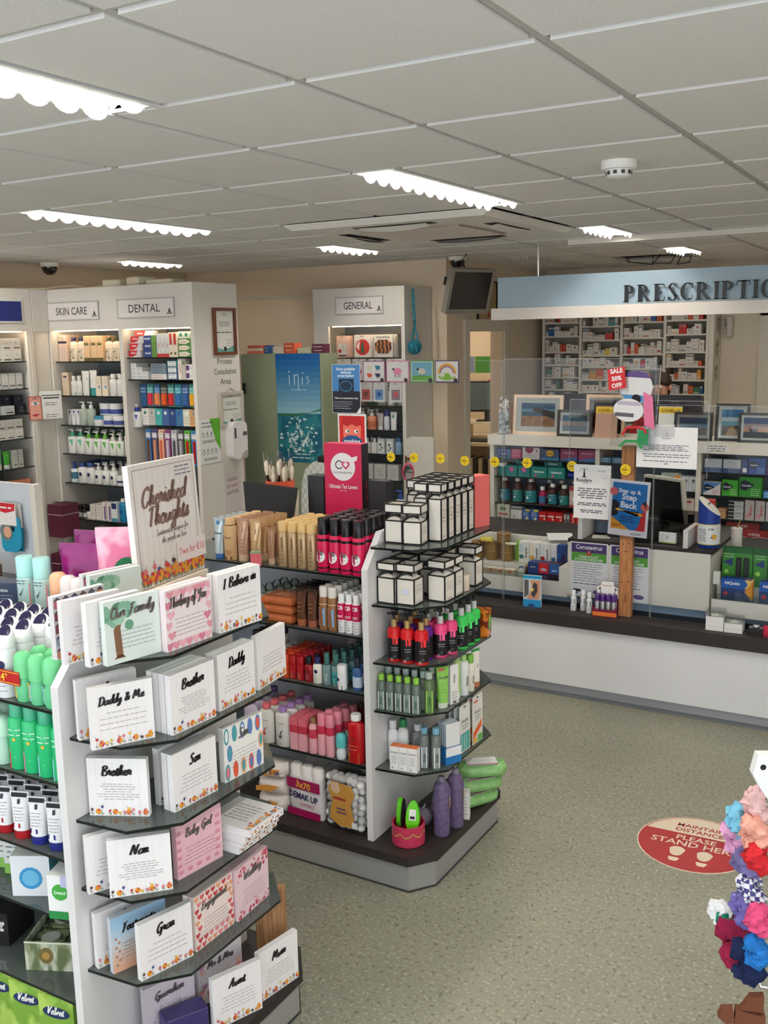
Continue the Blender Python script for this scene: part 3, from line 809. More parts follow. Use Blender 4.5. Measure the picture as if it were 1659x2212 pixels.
for i in range(2):
 jar(.05,.085,(240,239,236),(242,241,238),.02,band=(.1,.5,(70,84,150))).put(F.w(.41+.1*i,.13,1.476),('','second ')[i]+'large white tub resting on smaller tubs, third skincare shelf','tub',g1,R.uniform(-9,9))
wg=(('p',((.4,.97),(.9,.97),(.8,.45)),(110,180,90)),('l',.1,.5,.5,.85,3,.02),('l',.1,.1,.7,.35,3,.015))
wt=(('p',((.4,.97),(.9,.97),(.8,.45)),(110,195,160)),('l',.1,.5,.5,.85,3,.02),('l',.1,.1,.7,.35,3,.015))
fill(F,.045,1.19,.085,[(pump(.042,.175,(240,239,235),(240,240,236),.75,collar=(70,170,130),art=wt),.084,2,'white pump bottle with sea-green collar on fourth skincare shelf','pump bottle',g1,3,.085),(pump(.04,.165,(240,239,235),(242,242,238),.75,collar=(104,184,60),art=wg),.08,3,'white pump bottle with bright green collar on fourth skincare shelf','pump bottle',g1,3,.085),(pump(.036,.155,(236,236,226),(240,240,236),.75,art=wg),.07,2,'white pump bottle with white head on fourth skincare shelf','pump bottle',g1,3,.08),(tube(.06,.035,.14,(240,239,236),(240,239,236),.02,art=(('p',((.4,.95),(.95,.95),(.85,.5)),(60,70,140)),('l',.1,.1,.8,.4,4,.018))),.062,2,'white tube with blue wedge on fourth skincare shelf','tube',g1,2,.06)],.002)
nv=(('c',.5,.62,.22,(44,52,96)),('l',.15,.25,.85,.45,3,.02),('l',.3,.1,.8,.14,1,.03,(190,80,60)))
fill(F,.05,.973,.085,[(pump(.035,.15,(228,236,238),(40,70,150),.8,lab=(.25,.75,(60,110,130))),.075,1,'pale pump bottle with blue head on fifth skincare shelf','pump bottle',g1),(bottle(.04,.15,(240,239,237),(46,70,130),.03,.026,.7,art=nv),.082,2,'white lotion bottle with broad blue cap on fifth skincare shelf','bottle',g1,3,.075),(pump(.036,.15,(240,239,237),(240,239,237),.75,art=nv),.074,3,'white pump bottle with navy oval on fifth skincare shelf','pump bottle',g1,3,.075),(jar(.036,.07,(240,239,237),(240,239,237),.02,band=(.3,.5,(46,52,96))),.075,1,'small white cream jar on fifth skincare shelf','jar',g1),(pump(.042,.16,(240,239,237),(240,239,237),.75,art=nv),.085,2,'large white pump bottle at the right of fifth skincare shelf','pump bottle',g1,2,.085)],.002)
fill(F,.04,.705,.085,[(bottle(.022,.09,(28,24,26),(20,18,20),.025,.016,lab=(.08,.6,(222,220,216))),.046,3,'tiny black bottle with white label on sixth skincare shelf','bottle',g1,2,.05),(jar(.024,.05,(226,214,208),(238,236,234),.014),.05,1,'small pinkish pot on sixth skincare shelf','pot',g1),(carton(.055,.05,.11,(236,226,218),(('l',.15,.3,.85,.8,4,.03),)),.057,2,'low cream carton on sixth skincare shelf','carton',g1,2,.055),(carton(.04,.05,.135,(236,226,222),(('r',.55,.05,.9,.8,(112,92,140)),)),.044,2,'cream carton with violet stripe on sixth skincare shelf','carton',g1),(carton(.06,.05,.14,(236,238,238),(('r',.1,.65,.9,.95,(44,60,110)),('r',0,0,1,.16,(80,150,180)))),.062,1,'white carton with navy head and blue foot on sixth skincare shelf','carton',g1),(bottle(.038,.17,(30,128,176),(236,234,230),.025,.018,.7,art=(('c',.5,.62,.25,(20,90,150)),)),.078,2,'blue bottle with white cap on sixth skincare shelf','bottle',g1,2,.075),(carton(.05,.05,.1,(236,160,90),(('r',.1,.55,.9,.85,(240,225,205)),)),.054,1,'small orange carton on sixth skincare shelf','carton',g1)],.003)
fill(F,.06,.45,.085,[(carton(.1,.07,.15,(234,230,222),(('r',.4,.55,.9,.7,(60,58,60)),('l',.1,.1,.4,.85,5,.02))),.104,2,'large white carton with black tab on the lowest skincare shelf','carton',g1),(carton(.06,.06,.2,(236,230,220),(('r',.2,.4,.8,.46,(180,160,130)),('l',.2,.5,.8,.8,4,.015))),.075,2,'tall cream carton on the lowest skincare shelf','carton',g1)],.01)
LV=['lowest ','middle ','top ']
g2='toothpaste and brushes in the DENTAL bay'
def tp(main,art,w=.055,d=.19,h=.045):return carton(w,d,h,main,art,'toothpaste_carton')
cg=(('p',((0,1),(.75,1),(.6,.35),(.3,.1),(0,.1)),(200,34,40)),('t','Colgate',.38,.55,.32,(250,250,250),.03))
ob_=(('r',0,0,.62,1,(36,56,120)),('t','Oral-B',.32,.45,.4,(250,250,250),.03),('r',.62,0,1,1,(96,140,60)))
for k in range(3):
 carton(.115,.05,.047,(210,205,205),cg,'toothpaste_carton').put(F.w(.80+.012*k,.07,1.885+.048*k),LV[k]+'red and white Colgate carton of the DENTAL stack','carton',g2,-3)
 carton(.12,.05,.048,(60,90,150),ob_,'toothpaste_carton').put(F.w(.935,.08,1.885+.049*k),LV[k]+'blue and green Oral-B carton of the DENTAL stack','carton',g2,0)
carton(.17,.05,.032,(236,226,222),(('p',((0,1),(.6,1),(.5,0),(0,0)),(206,60,56)),('t','Colgate',.28,.3,.5,(250,250,250),.03)),'toothpaste_carton').put(F.w(.88,.085,1.885+.148),'white and red Colgate carton lying on top of the toothpaste stack','carton',g2)
fill(F,1.005,1.885,.07,[(carton(.035,.05,.16,(214,216,216),(('v','white',.5,.5,.4,(200,60,70)),('r',0,0,1,.15,(190,40,50)))),.036,3,'upright silver toothpaste carton in DENTAL bay','carton',g2,2,.06),(carton(.035,.05,.165,(236,226,206),(('r',.2,.5,.8,.95,(196,54,50)),('c',.5,.15,.3,(120,110,60)))),.036,2,'upright cream toothpaste carton with red plume in DENTAL bay','carton',g2,2,.06)],.001)
for k in range(3):
 carton(.13,.05,.04,(86,140,76),(('p',((.05,.2),(.5,.1),(.8,.5),(.5,.9),(.05,.8)),(236,230,214)),('t','Sensodyne',.35,.38,.3,(190,60,60),.02)),'toothpaste_carton').put(F.w(1.255,.08,1.885+.041*k),LV[k]+'green and cream Sensodyne carton of the DENTAL stack','carton',g2)
for k in range(3):
 carton(.045,.05,.045,(222,222,210),(('c',.5,.5,.3,(60,140,110)),),'dental_carton').put(F.w(1.215+.048*k,.08,1.885+.124),nth('tiny pale carton topping the Sensodyne stack',k,3,'Colgate'),'carton',g2)
for i in range(3):
 for k in range(4-i):
  carton(.05,.12,.027,(226,226,226),(('l',.1,.3,.9,.7,2,.15),),'dental_carton').put(F.w(.785+.052*i,.1,1.735+.0275*k),ORD[k]+' carton up in the '+ORD[i]+' small white pile, second DENTAL shelf','carton',g2)
for k in range(3):
 carton(.14,.05,.035,(120,136,150)if k else(234,228,224),(('l',.1,.3,.8,.7,2,.15,(70,84,100)if k else(180,110,110)),),'toothpaste_carton').put(F.w(.99,.09,1.735+.036*k),(LV[k]+'grey-blue toothpaste carton on second DENTAL shelf' if k else 'white toothpaste carton under the grey-blue ones, second DENTAL shelf'),'carton',g2)
for k in range(3):
 carton(.1,.05,.042,(36,120,118)if k==2 else(70,90,130),(('r',.08,.1,.8,.9,(236,236,234)),('l',.15,.3,.7,.7,2,.12,(60,130,150))),'toothpaste_carton').put(F.w(1.125,.085,1.735+.0425*k),LV[k]+'white-faced carton with blue-green ends, second DENTAL shelf','carton',g2)
fill(F,1.18,1.735,.075,[(carton(.03,.05,.14,(236,226,212),(('v','euthymol',.5,.5,.5,(190,60,50)),)),.032,1,'upright cream carton with red lettering, second DENTAL shelf','carton',g2),(carton(.03,.05,.14,(196,192,178),(('r',.1,.7,.9,.9,(120,124,110)),)),.032,1,'upright olive-grey carton, second DENTAL shelf','carton',g2)],.002)
for k in range(2):
 carton(.1,.05,.05,(236,236,234),(('r',.02,.2,.3,.85,(104,60,120)),('t','WHITE',.65,.35,.35,(90,130,130))),'toothpaste_carton').put(F.w(1.295,.08,1.735+.051*k),('upper','lower')[1-k]+' white carton with purple square, second DENTAL shelf','carton',g2)
def hooks(fr,xs,y,zc,proto_for,nd,dy,label_for,cat,grp,tilt=0):
 WH_=['front one','second one back','third one back','fourth one back']
 for i,x in enumerate(xs):
  pr,h_=proto_for(i)
  for r_ in range(nd):
   pr.put(fr.w(x,y+dy*r_,zc-h_),label_for(i)+', '+WH_[r_],cat,grp,fr.rz+R.uniform(-4,4))
tealc=[((44,84,130),None),((70,150,150),(214,60,80)),((60,110,160),(236,140,90)),((60,70,60),(220,90,50)),((80,150,145),(210,50,60)),((66,150,160),(60,110,170)),((60,90,140),(60,100,160)),((80,160,155),(236,170,50)),((90,170,150),(120,200,60))]
hooks(F,[.805+.064*i for i in range(9)],.1,1.70,lambda i:(carded(.058,.155,tealc[i][0],(('r',.05,.62,.95,.86,tuple(min(255,c+30)for c in tealc[i][0])),('l',.1,.65,.9,.8,2,.03,(235,240,240))),(.1,.05,.9,.6,.012,tealc[i][1])if tealc[i][1]else None),.155),2,.02,lambda i:['dark blue','teal and red','blue and orange','black and orange','teal with red brush','teal and blue','navy','teal and yellow','green and lime'][i]+' interdental brush pack on the upper DENTAL hook row','hanging pack',g2)
c2=[((236,232,224),(60,120,120)),((200,200,196),None),((70,180,175),(240,240,238)),((70,100,160),(240,240,238)),((40,70,130),None),((60,120,170),(50,90,150)),((226,226,206),(250,250,246)),((216,160,110),None),((236,226,220),(190,50,60))]
hooks(F,[.81+.063*i for i in range(9)],.1,1.53,lambda i:(carded(.06,.115,c2[i][0],(('c',.5,.75,.2,c2[i][1]or(150,150,150)),('l',.1,.2,.9,.5,3,.03))),.115),3,.018,lambda i:['cream round-badge','plain grey','teal','mid-blue','deep blue','blue ribbed','pale green','tan','white and red'][i]+' dental floss pack on the middle DENTAL hook row','hanging pack',g2)
c3=[((70,120,180),(120,80,50)),((90,80,120),(236,170,120)),((236,190,160),(230,120,90)),((140,70,130),(230,225,230)),((190,190,195),(90,90,96)),((90,90,96),(200,200,204)),((90,170,60),(210,40,40)),((60,130,190),(200,40,40)),((50,60,70),(90,140,180))]
hooks(F,[.825+.06*i for i in range(9)],.1,1.385,lambda i:(carded(.048,.24,c3[i][0],(('r',.1,.75,.9,.9,(236,236,238)),('l',.15,.77,.85,.86,2,.02)),(.3,.06,.7,.7,.012,c3[i][1])),.24),3,.02,lambda i:['blue','purple','peach','mauve','silver','dark grey','green and red','blue and red','charcoal'][i]+' toothbrush pack on the lower DENTAL hook row','hanging pack',g2)
for zz in(1.705,1.535,1.39):
 r_=thing('hook_rail',{1.705:'upper',1.535:'middle',1.39:'lower'}[zz]+' black hook rail across the DENTAL bay','rail',F.w(0,0,0),me=MB(mat((30,30,32),.4)).box(.736,.43,zz,1.348,.443,zz+.014))
 for i in range(9):
  ob('hook',MB(mat((60,60,62),.3,.8)).tube([(.81+.063*i,.43,zz+.007),(.81+.063*i,.09,zz+.007),(.81+.063*i,.08,zz+.018)],.002,5),r_)
VC=(-5.78,3.45,0)
cabinet('tall white wall cabinet with blue badge beside SKIN CARE',VC,90,1.5,.42,[(.03,.73),(.76,1.45)],[(1.872,1.5,1.1,.8),(1.872,1.681,1.504,1.33,1.123,.90,.60)])
vb=thing('cabinet_sign','dark blue badge with cream letters on the corner cabinet','sign',(-5.7785,4.62,2.14),90,me=MB(mat((226,226,224))).box(-.45,-.006,0,.25,0,.155))
ob('blue_board',MB(mat((24,40,110),.4)).box(-.44,-.0075,.01,.24,-.006,.145),vb)
ob('lettering',MB().text('VICHY',-.14,.04,.1,-.008,(236,226,190),.02),vb)
FV=Frame(VC,90)
g3='cosmetics in the blue-badged cabinet'
wv=(('t','V',.5,.45,.3,(120,120,122)),('r',.2,.12,.9,.22,(70,70,72)))
for k in range(2):
 fill(FV,.93,1.872+.081*k,.09,[(carton(.08,.08,.08,(226,222,214),wv),.082,6,('lower','upper')[k]+' white cream box on top badge-cabinet shelf','carton',g3)],.001)
fill(FV,.95,1.681,.09,[(carton(.045,.05,.13,(216,214,210),(('r',.1,.2,.9,.3,(80,80,84)),('l',.1,.5,.9,.85,3,.02))),.048,6,'slim silver carton on second badge-cabinet shelf','carton',g3,2,.055),(carton(.055,.05,.11,(214,212,208),(('r',.1,.15,.9,.25,(110,112,112)),)),.06,3,'lower silver carton at the right of second badge-cabinet shelf','carton',g3,2,.055)],.002)
fill(FV,1.0,1.504,.08,[(carton(.06,.06,.13,(196,36,40),(('r',.1,.3,.9,.4,(240,230,230)),)),.075,1,'red carton on third badge-cabinet shelf','carton',g3),(carton(.1,.06,.06,(206,208,204),(('l',.2,.5,.8,.7,2,.06),('r',.3,.15,.9,.3,(60,62,66)))),.13,2,'pale grey low carton on third badge-cabinet shelf','carton',g3),(carton(.075,.07,.065,(30,34,46),(('t','V',.5,.5,.35,(200,200,205)),('l',.2,.2,.8,.35,2,.05,(150,150,155)))),.078,1,'black cream box on third badge-cabinet shelf','carton',g3)],.004)
for i in range(3):
 carton(.07,.07,.065,(30,34,46),(('t','V',.5,.5,.35,(200,200,205)),)).put(FV.w(1.22+.078*i,.12-.03*(i==2),1.57),nth('upper black cream box on third badge-cabinet shelf',i,3),'carton',g3,90)
for k in range(2):
 fill(FV,.94,1.33+.07*k,.09,[(carton(.072,.07,.068,(226,222,214),wv),.074,6,('lower','upper')[k]+' white cream box on fourth badge-cabinet shelf','carton',g3)],.002)
fill(FV,.95,1.123,.09,[(jar(.03,.08,(40,38,40),(236,234,230),.02),.064,2,'dark jar with white lid on fifth badge-cabinet shelf','jar',g3),(pump(.028,.155,(34,40,38),(236,236,232),art=(('t','V',.5,.8,.1,(230,230,230)),('l',.2,.3,.8,.6,3,.02,(200,200,200)))),.066,1,'black pump bottle with white head on fifth badge-cabinet shelf','pump bottle',g3),(tube(.06,.035,.14,(110,190,140),(236,230,214),.035,art=(('c',.5,.7,.2,(240,245,240)),)),.066,1,'mint squeeze tube with cream cap on fifth badge-cabinet shelf','tube',g3),(tube(.06,.035,.12,(70,170,50),(238,238,236),.025,art=(('t','V',.5,.65,.18,(230,245,220)),)),.066,1,'bright green squeeze tube with white cap on fifth badge-cabinet shelf','tube',g3),(carton(.04,.05,.125,(206,206,200),(('l',.2,.3,.8,.85,5,.03),('r',.2,.12,.8,.18,(60,60,64)))),.045,2,'grey carton at the right of fifth badge-cabinet shelf','carton',g3)],.003)
fill(FV,.95,.90,.09,[(carton(.055,.06,.13,(232,150,112),(('t','V',.5,.6,.2,(120,60,40)),('l',.2,.2,.8,.45,2,.03,(150,80,60)))),.058,8,'orange carton on the sixth badge-cabinet shelf','carton',g3)],.002)
lf=thing('leaflet_card','white showcard with a cut-out pink phone picture on the corner panel','card',(-5.74,5.0,1.455),62,me=MB(mat((236,234,230))).box(-.055,-.003,0,.10,.0,.20))
ob('phone_cutout',MB(mat((150,60,54))).box(-.135,-.007,-.005,-.045,-.004,.165),lf)
b=MB();b.rect(-.129,0,-.051,.158,-.0076,(226,160,140));b.poly([(-.125,.11),(-.09,.13),(-.055,.115),(-.09,.102)],-.008,(240,230,226));b.disc(-.088,.115,.011,-.0083,(96,120,140));b.poly([(-.12,.03),(-.09,.042),(-.062,.036),(-.09,.02)],-.008,(176,50,60));b.poly([(-.13,.135),(-.09,.148),(-.053,.136),(-.09,.155)],-.008,(96,60,44))
ob('face_picture',b,lf)
b=MB();b.rect(-.04,.165,.09,.172,-.0036,DK);b.rect(-.03,.145,.08,.155,-.0036,DK);b.lines(-.02,.07,.115,.1,2,.008,-.0036,(120,120,120));b.lines(-.02,.07,.03,.015,2,.008,-.0036,(120,120,120))
ob('small_print',b,lf)
for k,(zz,n)in enumerate(((.835,9),(.47,5))):
 for i in range(n):
  b=MB(mat((94,34,56),.45,var=.1)).bevbox(.012,.17,.24,.003)
  s_=thing('fabric_sleeve',nth('burgundy fabric sleeve on the %s hook by SKIN CARE'%('upper','lower')[k],i,n,'the corner panel'),'sleeve',(-5.775+.025+.0+.016*i,5.02,zz-.24),0,'burgundy sleeves on the corner panel',b)
  ob('white_piping',MB(mat((206,190,196))).box(-.0065,-.086,.165,.0065,.086,.17),s_)
 hk=thing('wire_hook','%s wire hook on the corner panel holding sleeves'%('upper','lower')[k],'hook',(0,0,0),me=MB(mat((90,88,86),.3,.9)).tube([(-5.79,5.03,zz+.004),(-5.58,5.03,zz+.004),(-5.575,5.03,zz+.02)],.003,6))
for i,(x,w,h_)in enumerate(((-5.22,.16,.05),(-5.0,.14,.06),(-4.78,.22,.035))):
 thing('parcel',['small white wrapped parcel','squarish cream parcel','flat cream packet'][i]+' on top of the DENTAL cabinet','parcel',(x,5.25,2.37),R.uniform(-12,12),me=MB(mat((226,214,190),.8,var=.06)).bevbox(w,.16,h_,.012))
thing('loose_cable','thin cream cable trailing over the cabinet tops','cable',me=MB(mat((206,190,160))).tube([(-5.9,4.7,2.376),(-5.75,5.05,2.376),(-5.62,5.2,2.4),(-5.5,5.22,2.376),(-5.36,5.24,2.39),(-5.32,5.25,2.378)],.005,6))
SX=-4.42
def on_side(name,label,cat,y,z):return thing(name,label,cat,(SX,y,z),90)
def pframe(o,w,h,fc,fw=.018,t=.016,round_=False):
 m_=mat(fc,.45)
 b=MB(m_).box(-w/2,-t,0,w/2,0,fw).box(-w/2,-t,h-fw,w/2,0,h).box(-w/2,-t,fw,-w/2+fw,0,h-fw).box(w/2-fw,-t,fw,w/2,0,h-fw)
 return ob('frame',b,o)
def certificate(o,w,h,fw,title='YPSI'):
 ob('certificate_sheet',MB(mat((224,224,214),.5)).box(-w/2+fw,-.006,fw,w/2-fw,-.003,h-fw),o)
 y=-.0068;b=MB()
 b.text(title,0,h*.83,h*.09,y,(96,104,104))
 ob('title',b,o)
 b=MB()
 b.lines(-w*.25,w*.25,h*.7,h*.62,3,h*.018,y,(90,90,90),center=True);b.lines(-w*.35,w*.35,h*.48,h*.48,1,h*.03,y,(80,78,78));b.lines(w*.05,w*.35,h*.33,h*.2,4,h*.014,y,(140,140,136))
 ob('small_print',b,o)
 b=MB();b.poly([(-w/2+fw,fw),(w/2-fw,fw),(w/2-fw,h*.2),(0,h*.1),(-w/2+fw,h*.17)],y,(110,170,160));b.poly([(-w/2+fw+.02,fw),(w/2-fw,h*.18),(w/2-fw,h*.2),(0,h*.1)],y-.0003,(40,96,92));b.disc(0,h*.13,w*.07,y-.0006,(36,50,54))
 ob('emblem',b,o)
c=on_side('framed_certificate','framed certificate in brown wood on the cabinet end','picture frame',5.405,1.892)
pframe(c,.232,.315,(104,58,34),.02,.02);certificate(c,.232,.315,.02)
c=on_side('framed_certificate','framed certificate in cream rounded frame below the lettering','picture frame',5.44,1.405)
pframe(c,.25,.235,(196,186,172),.02,.02);certificate(c,.25,.235,.02)
ob('hanging_cord',MB(mat((190,178,160))).tube([(-.05,-.004,.235),(0,-.004,.26),(.05,-.004,.235)],.003,5),c)
lt=on_side('wall_lettering','grey Private Consultation Area lettering on the cabinet end','lettering',5.40,1.66)
for k,w_ in enumerate(('Private','Consultation','Area')):
 b=MB();b.text(w_,0,0,.058,-.0012,(88,84,82),.0,width=.235)
 ob('word',b,lt,(0,0,.17-.068*k))
ps=on_side('wall_notice','white notice with bright green corner at the cabinet edge','notice',5.205,1.17)
ob('sheet',MB(mat((234,234,232))).box(-.105,-.004,0,.105,-.002,.3),ps)
b=MB();b.poly([(.0,.3),(.105,.3),(.105,.08),(.06,.14)],-.0045,(92,172,44));ob('green_corner',b,ps)
b=MB();b.lines(-.08,.05,.275,.25,2,.008,-.005,(80,80,84));b.lines(-.08,.08,.155,.145,2,.006,-.005,(90,90,94));b.lines(-.07,.07,.035,.025,2,.006,-.005,(90,90,94));ob('small_print',b,ps)
b=MB()
for r_ in range(2):
 for i in range(4 if r_ else 3):
  x,zz=-.07+.042*i,.075+.12*r_ if r_ else .075
  zz=.075 if r_ else .19
  b.ring2(x,zz,.010,.013,-.005,(90,90,94),8);b.rect(x-.006,zz+.01,x+.002,zz+.024,-.005)
ob('hand_washing_drawings',b,ps)
sd=on_side('sanitiser_dispenser','white wall-mounted hand sanitiser dispenser on the cabinet end','dispenser',5.452,1.175)
def rr(w,h,r,z0=0,n=4):
 o=[]
 for cx_,cz_,a0 in((w/2-r,r,-PI/2),(w/2-r,h-r,0),(-w/2+r,h-r,PI/2),(-w/2+r,r,PI)):
  for k in range(n+1):
   a=a0+PI/2*k/n
   o.append((cx_+r*math.cos(a),z0+cz_+r*math.sin(a)))
 return o
b=MB(mat((236,232,232),.3)).plate(rr(.16,.26,.045),-.065,0);ob('body',b,sd)
ob('sight_window',MB(mat((84,76,80),.15)).plate(rr(.018,.075,.008,.145),-.0665,-.065).xf(Matrix.Translation((-.052,0,0))),sd)
ob('push_lever',MB(mat((184,176,170),.4)).plate([(.0,.005),(.06,.0),(.075,.03),(.072,.055),(.045,.052),(.02,.035)],-.071,-.065),sd)
ob('badge',MB(mat((120,118,118),.3,.5)).plate(rr(.042,.026,.005,.16),-.0675,-.065).xf(Matrix.Translation((.052,0,0))),sd)
pn=on_side('wall_notice','paper sheet asking to use hand sanitiser below the dispenser','notice',5.43,.74)
ob('sheet',MB(mat((216,206,204))).box(-.085,-.003,0,.085,-.0015,.34),pn)
for k,w_ in enumerate(('PLEASE','USE HAND','SANITISER')):
 b=MB();b.text(w_,0,0,.034,-.0035,(150,96,100),.01,width=.13,rot=.06);ob('word',b,pn,(-.01,0,.28-.045*k))
GRN=mat((150,158,128),.6,var=.04,scale=2)
gc=thing('green_cupboard','tall pale green cupboard before the consultation area','cupboard',(-4.76,6.0,0))
ob('body',MB(GRN).box(0,.02,0,.74,.2,1.885),gc)
d_=ob('door',MB(mat((156,163,133),.55,var=.03,scale=2)).box(0.003,0,.06,.37,.02,1.88),gc)
ob('handle',MB(mat((70,70,68),.3,.8)).box(.02,-.012,1.59,.04,-.001,1.67).box(.026,-.02,1.6,.034,-.012,1.66),d_)
ob('door',MB(mat((156,163,133),.55,var=.03,scale=2)).box(.374,0,.06,.737,.02,1.88),gc)
po=thing('poster','tall blue inis perfume poster with sea scene on green cupboard','poster',(-4.235,5.998,1.09),0)
ob('sheet',MB(mat((20,96,150))).box(-.195,-.003,0,.195,-.001,.795),po)
b=MB();n=10
for i in range(n):
 t0,t1=i/n,(i+1)/n
 c_=tuple(int(a_+(b_-a_)*i/(n-1))for a_,b_ in zip((150,196,210),(16,92,160)))
 b.rect(-.194,.36+.434*t0,.194,.36+.434*t1,-.0034,c_)
ob('printed_sky',b,po)
b=MB();b.rect(-.194,.001,.194,.36,-.0034,two_tone('noise',(16,96,120),(40,130,140),9));ob('printed_sea',b,po)
b=MB(two_tone('noise',(96,160,160),(236,242,240),40))
rr_=random.Random(5)
for i in range(120):
 x,z=rr_.gauss(.01,.08),.08+abs(rr_.gauss(.05,.12))
 if abs(x)<.17 and z<.34:b.disc(x,z,rr_.uniform(.006,.02),-.0037-i*1e-5,None,7,rz=rr_.uniform(.004,.014))
ob('printed_surf',b,po)
b=MB();b.poly([(-.194,.345),(-.1,.355),(.1,.37),(.194,.40),(.194,.385),(0,.35),(-.194,.335)],-.0042,(60,120,60));ob('printed_headland',b,po)
b=MB();b.use(mat((226,240,244)))
for pts in([(-.075,.57),(-.075,.64)],[(-.03,.57),(-.03,.645)],[(-.03,.635),(0,.645),(.005,.62),(.005,.53)],[(.04,.57),(.04,.625)],[(.1,.63),(.075,.625),(.1,.595),(.075,.575)]):
 vs,fs=[],[];ribbon([(x,z)for x,z in pts],.004,vs,fs,False);b.add([(x,-.0044,z)for x,z in vs],fs)
b.disc(-.075,.665,.006,-.0044).disc(.045,.655,.005,-.0044)
ob('lettering',b,po)
b=MB();b.lines(-.06,.09,.535,.535,1,.007,-.0044,(200,226,236));b.lines(-.04,.1,.062,.062,1,.012,-.0044,(210,226,230));b.lines(-.07,.13,.035,.035,1,.012,-.0044,(210,226,230));ob('small_print',b,po)
for i,(x,w,h_,c_)in enumerate(((-4.66,.13,.022,(226,120,96)),(-4.66,.125,.02,(232,216,200)),(-4.655,.12,.02,(216,100,84)))):
 thing('book',['lowest salmon','middle cream','top coral'][i]+' book in the small pile on the green cupboard','book',(x,6.11,1.885+sum((0,.022,.042)[i:i+1])),R.uniform(-5,5),me=MB(mat(c_)).cb(w,.14,h_))
for i,(x,w,h_,c_,n_)in enumerate(((-4.565,.035,.06,(30,90,150),'small blue box'),(-4.46,.09,.05,(222,206,190),'cream rounded box'),(-4.35,.1,.075,(206,90,60),'orange-red box'),(-4.225,.12,.04,(190,186,160),'low grey-green box'),(-4.1,.1,.065,(90,34,60),'maroon box'))):
 carton(w,.08,h_,c_,(('l',.1,.3,.9,.7,2,.1,(240,226,210)),)).put((x,6.11,1.885),n_+' standing on the green cupboard','carton',None,R.uniform(-10,10))
GN=(-4.56,6.70,0)
cabinet('tall white wall cabinet with GENERAL sign and hanging masks',GN,0,.83,.44,[(.135,.80)],[(1.46,1.27,1.08,.875,.6)])
name_board('GENERAL',.42,.12,(-4.13,6.6985,2.175),0,'white GENERAL name board on the cabinet fascia')
FG=Frame(GN,0)
DEP=['front one','second one back','third one back','fourth one back','rearmost one']
g4='first-aid and washing goods in the GENERAL cabinet'
for zz,k in((2.01,'upper'),(1.825,'middle'),(1.64,'lower')):
 hr=thing('hook_rail',k+' white hook rail in the GENERAL cabinet','rail',FG.w(0,0,0),me=MB(mat((200,198,194),.4)).box(.137,.41,zz,.798,.424,zz+.014))
 for i in range(4):
  ob('hook',MB(mat((120,120,122),.3,.8)).tube([(.22+.16*i,.41,zz+.007),(.22+.16*i,.07,zz+.007),(.22+.16*i,.062,zz+.02)],.0025,5),hr)
mask_a=carded(.15,.175,(232,222,212),(('c',.5,.45,.42,(206,60,56)),('p',((.4,.2),(.6,.2),(.55,.75),(.42,.6)),(60,96,70)),('p',((.1,.5),(.35,.75),(.3,.3)),(236,226,220)),('l',.1,.86,.5,.9,1,.02)),None)
mask_b=carded(.16,.175,(226,220,212),(('c',.5,.46,.46,(50,34,26),.34),('l',.1,.86,.5,.9,1,.02)),(.08,.2,.92,.72,.008,(140,90,60)))
pk=carded(.11,.17,(236,196,176),(('r',.2,.1,.9,.65,(232,226,220)),('c',.32,.3,.14,(190,60,66)),('r',.2,.06,.9,.12,(60,62,80)),('l',.5,.35,.85,.55,3,.03)),None)
for r_ in range(5):
 pk.put(FG.w(.215,.075+.02*r_,1.835),'pinkish bandage pack on the upper GENERAL hooks, '+DEP[r_],'hanging pack',g4,R.uniform(-6,6))
 mask_a.put(FG.w(.41,.07+.02*r_,1.835),'red patterned face mask pack on the upper GENERAL hooks, '+DEP[r_],'hanging pack',g4,R.uniform(-5,5))
MB_t=two_tone('wave',(56,36,28),(176,112,74),9,.5,(1,1,3))
mbp=Proto('carded_pack',MB(mat((226,220,212))).cb(.16,.002,.175),[('striped_mask',MB(MB_t).plate([(-.07,.06),(-.04,.03),(.04,.03),(.07,.06),(.07,.11),(.04,.135),(-.04,.135),(-.07,.11)],-.009,-.001)),('header_print',MB().lines(-.06,.06,.158,.15,2,.006,-.0016))])
for r_ in range(5):
 mbp.put(FG.w(.60,.07+.02*r_,1.835),'tiger-striped face mask pack on the upper GENERAL hooks, '+DEP[r_],'hanging pack',g4,R.uniform(-5,5))
gcols=[((226,222,216),(206,96,60)),((222,216,214),(180,60,120)),((230,228,226),(90,130,170)),((228,222,216),(150,150,150))]
hooks(FG,[.21,.37,.52,.68],.075,1.822,lambda i:(carded(.12,.165,gcols[i][0],(('c',.5,.4,.2,gcols[i][1]),('l',.1,.8,.9,.88,2,.02),('l',.15,.1,.85,.2,2,.02))),.165),3,.02,lambda i:['orange-dot','magenta-dot','blue-dot','grey-dot'][i]+' support pack on the middle GENERAL hooks','hanging pack',g4)
hooks(FG,[.20,.31,.43,.55,.70],.075,1.638,lambda i:(carded(.105,.15,(228,226,224),(('r',.15,.1,.85,.65,[(80,120,160),(216,214,212),(190,90,90),(110,150,200),(150,130,140)][i]),('l',.1,.75,.9,.88,2,.025),('c',.5,.4,.18,[(220,220,225),(200,200,200),(120,60,60),(60,90,160),(200,80,90)][i]))),.15),3,.02,lambda i:['steel-blue','plain white','red-brown','bright blue','mauve'][i]+' plaster pack on the lower GENERAL hooks','hanging pack',g4)
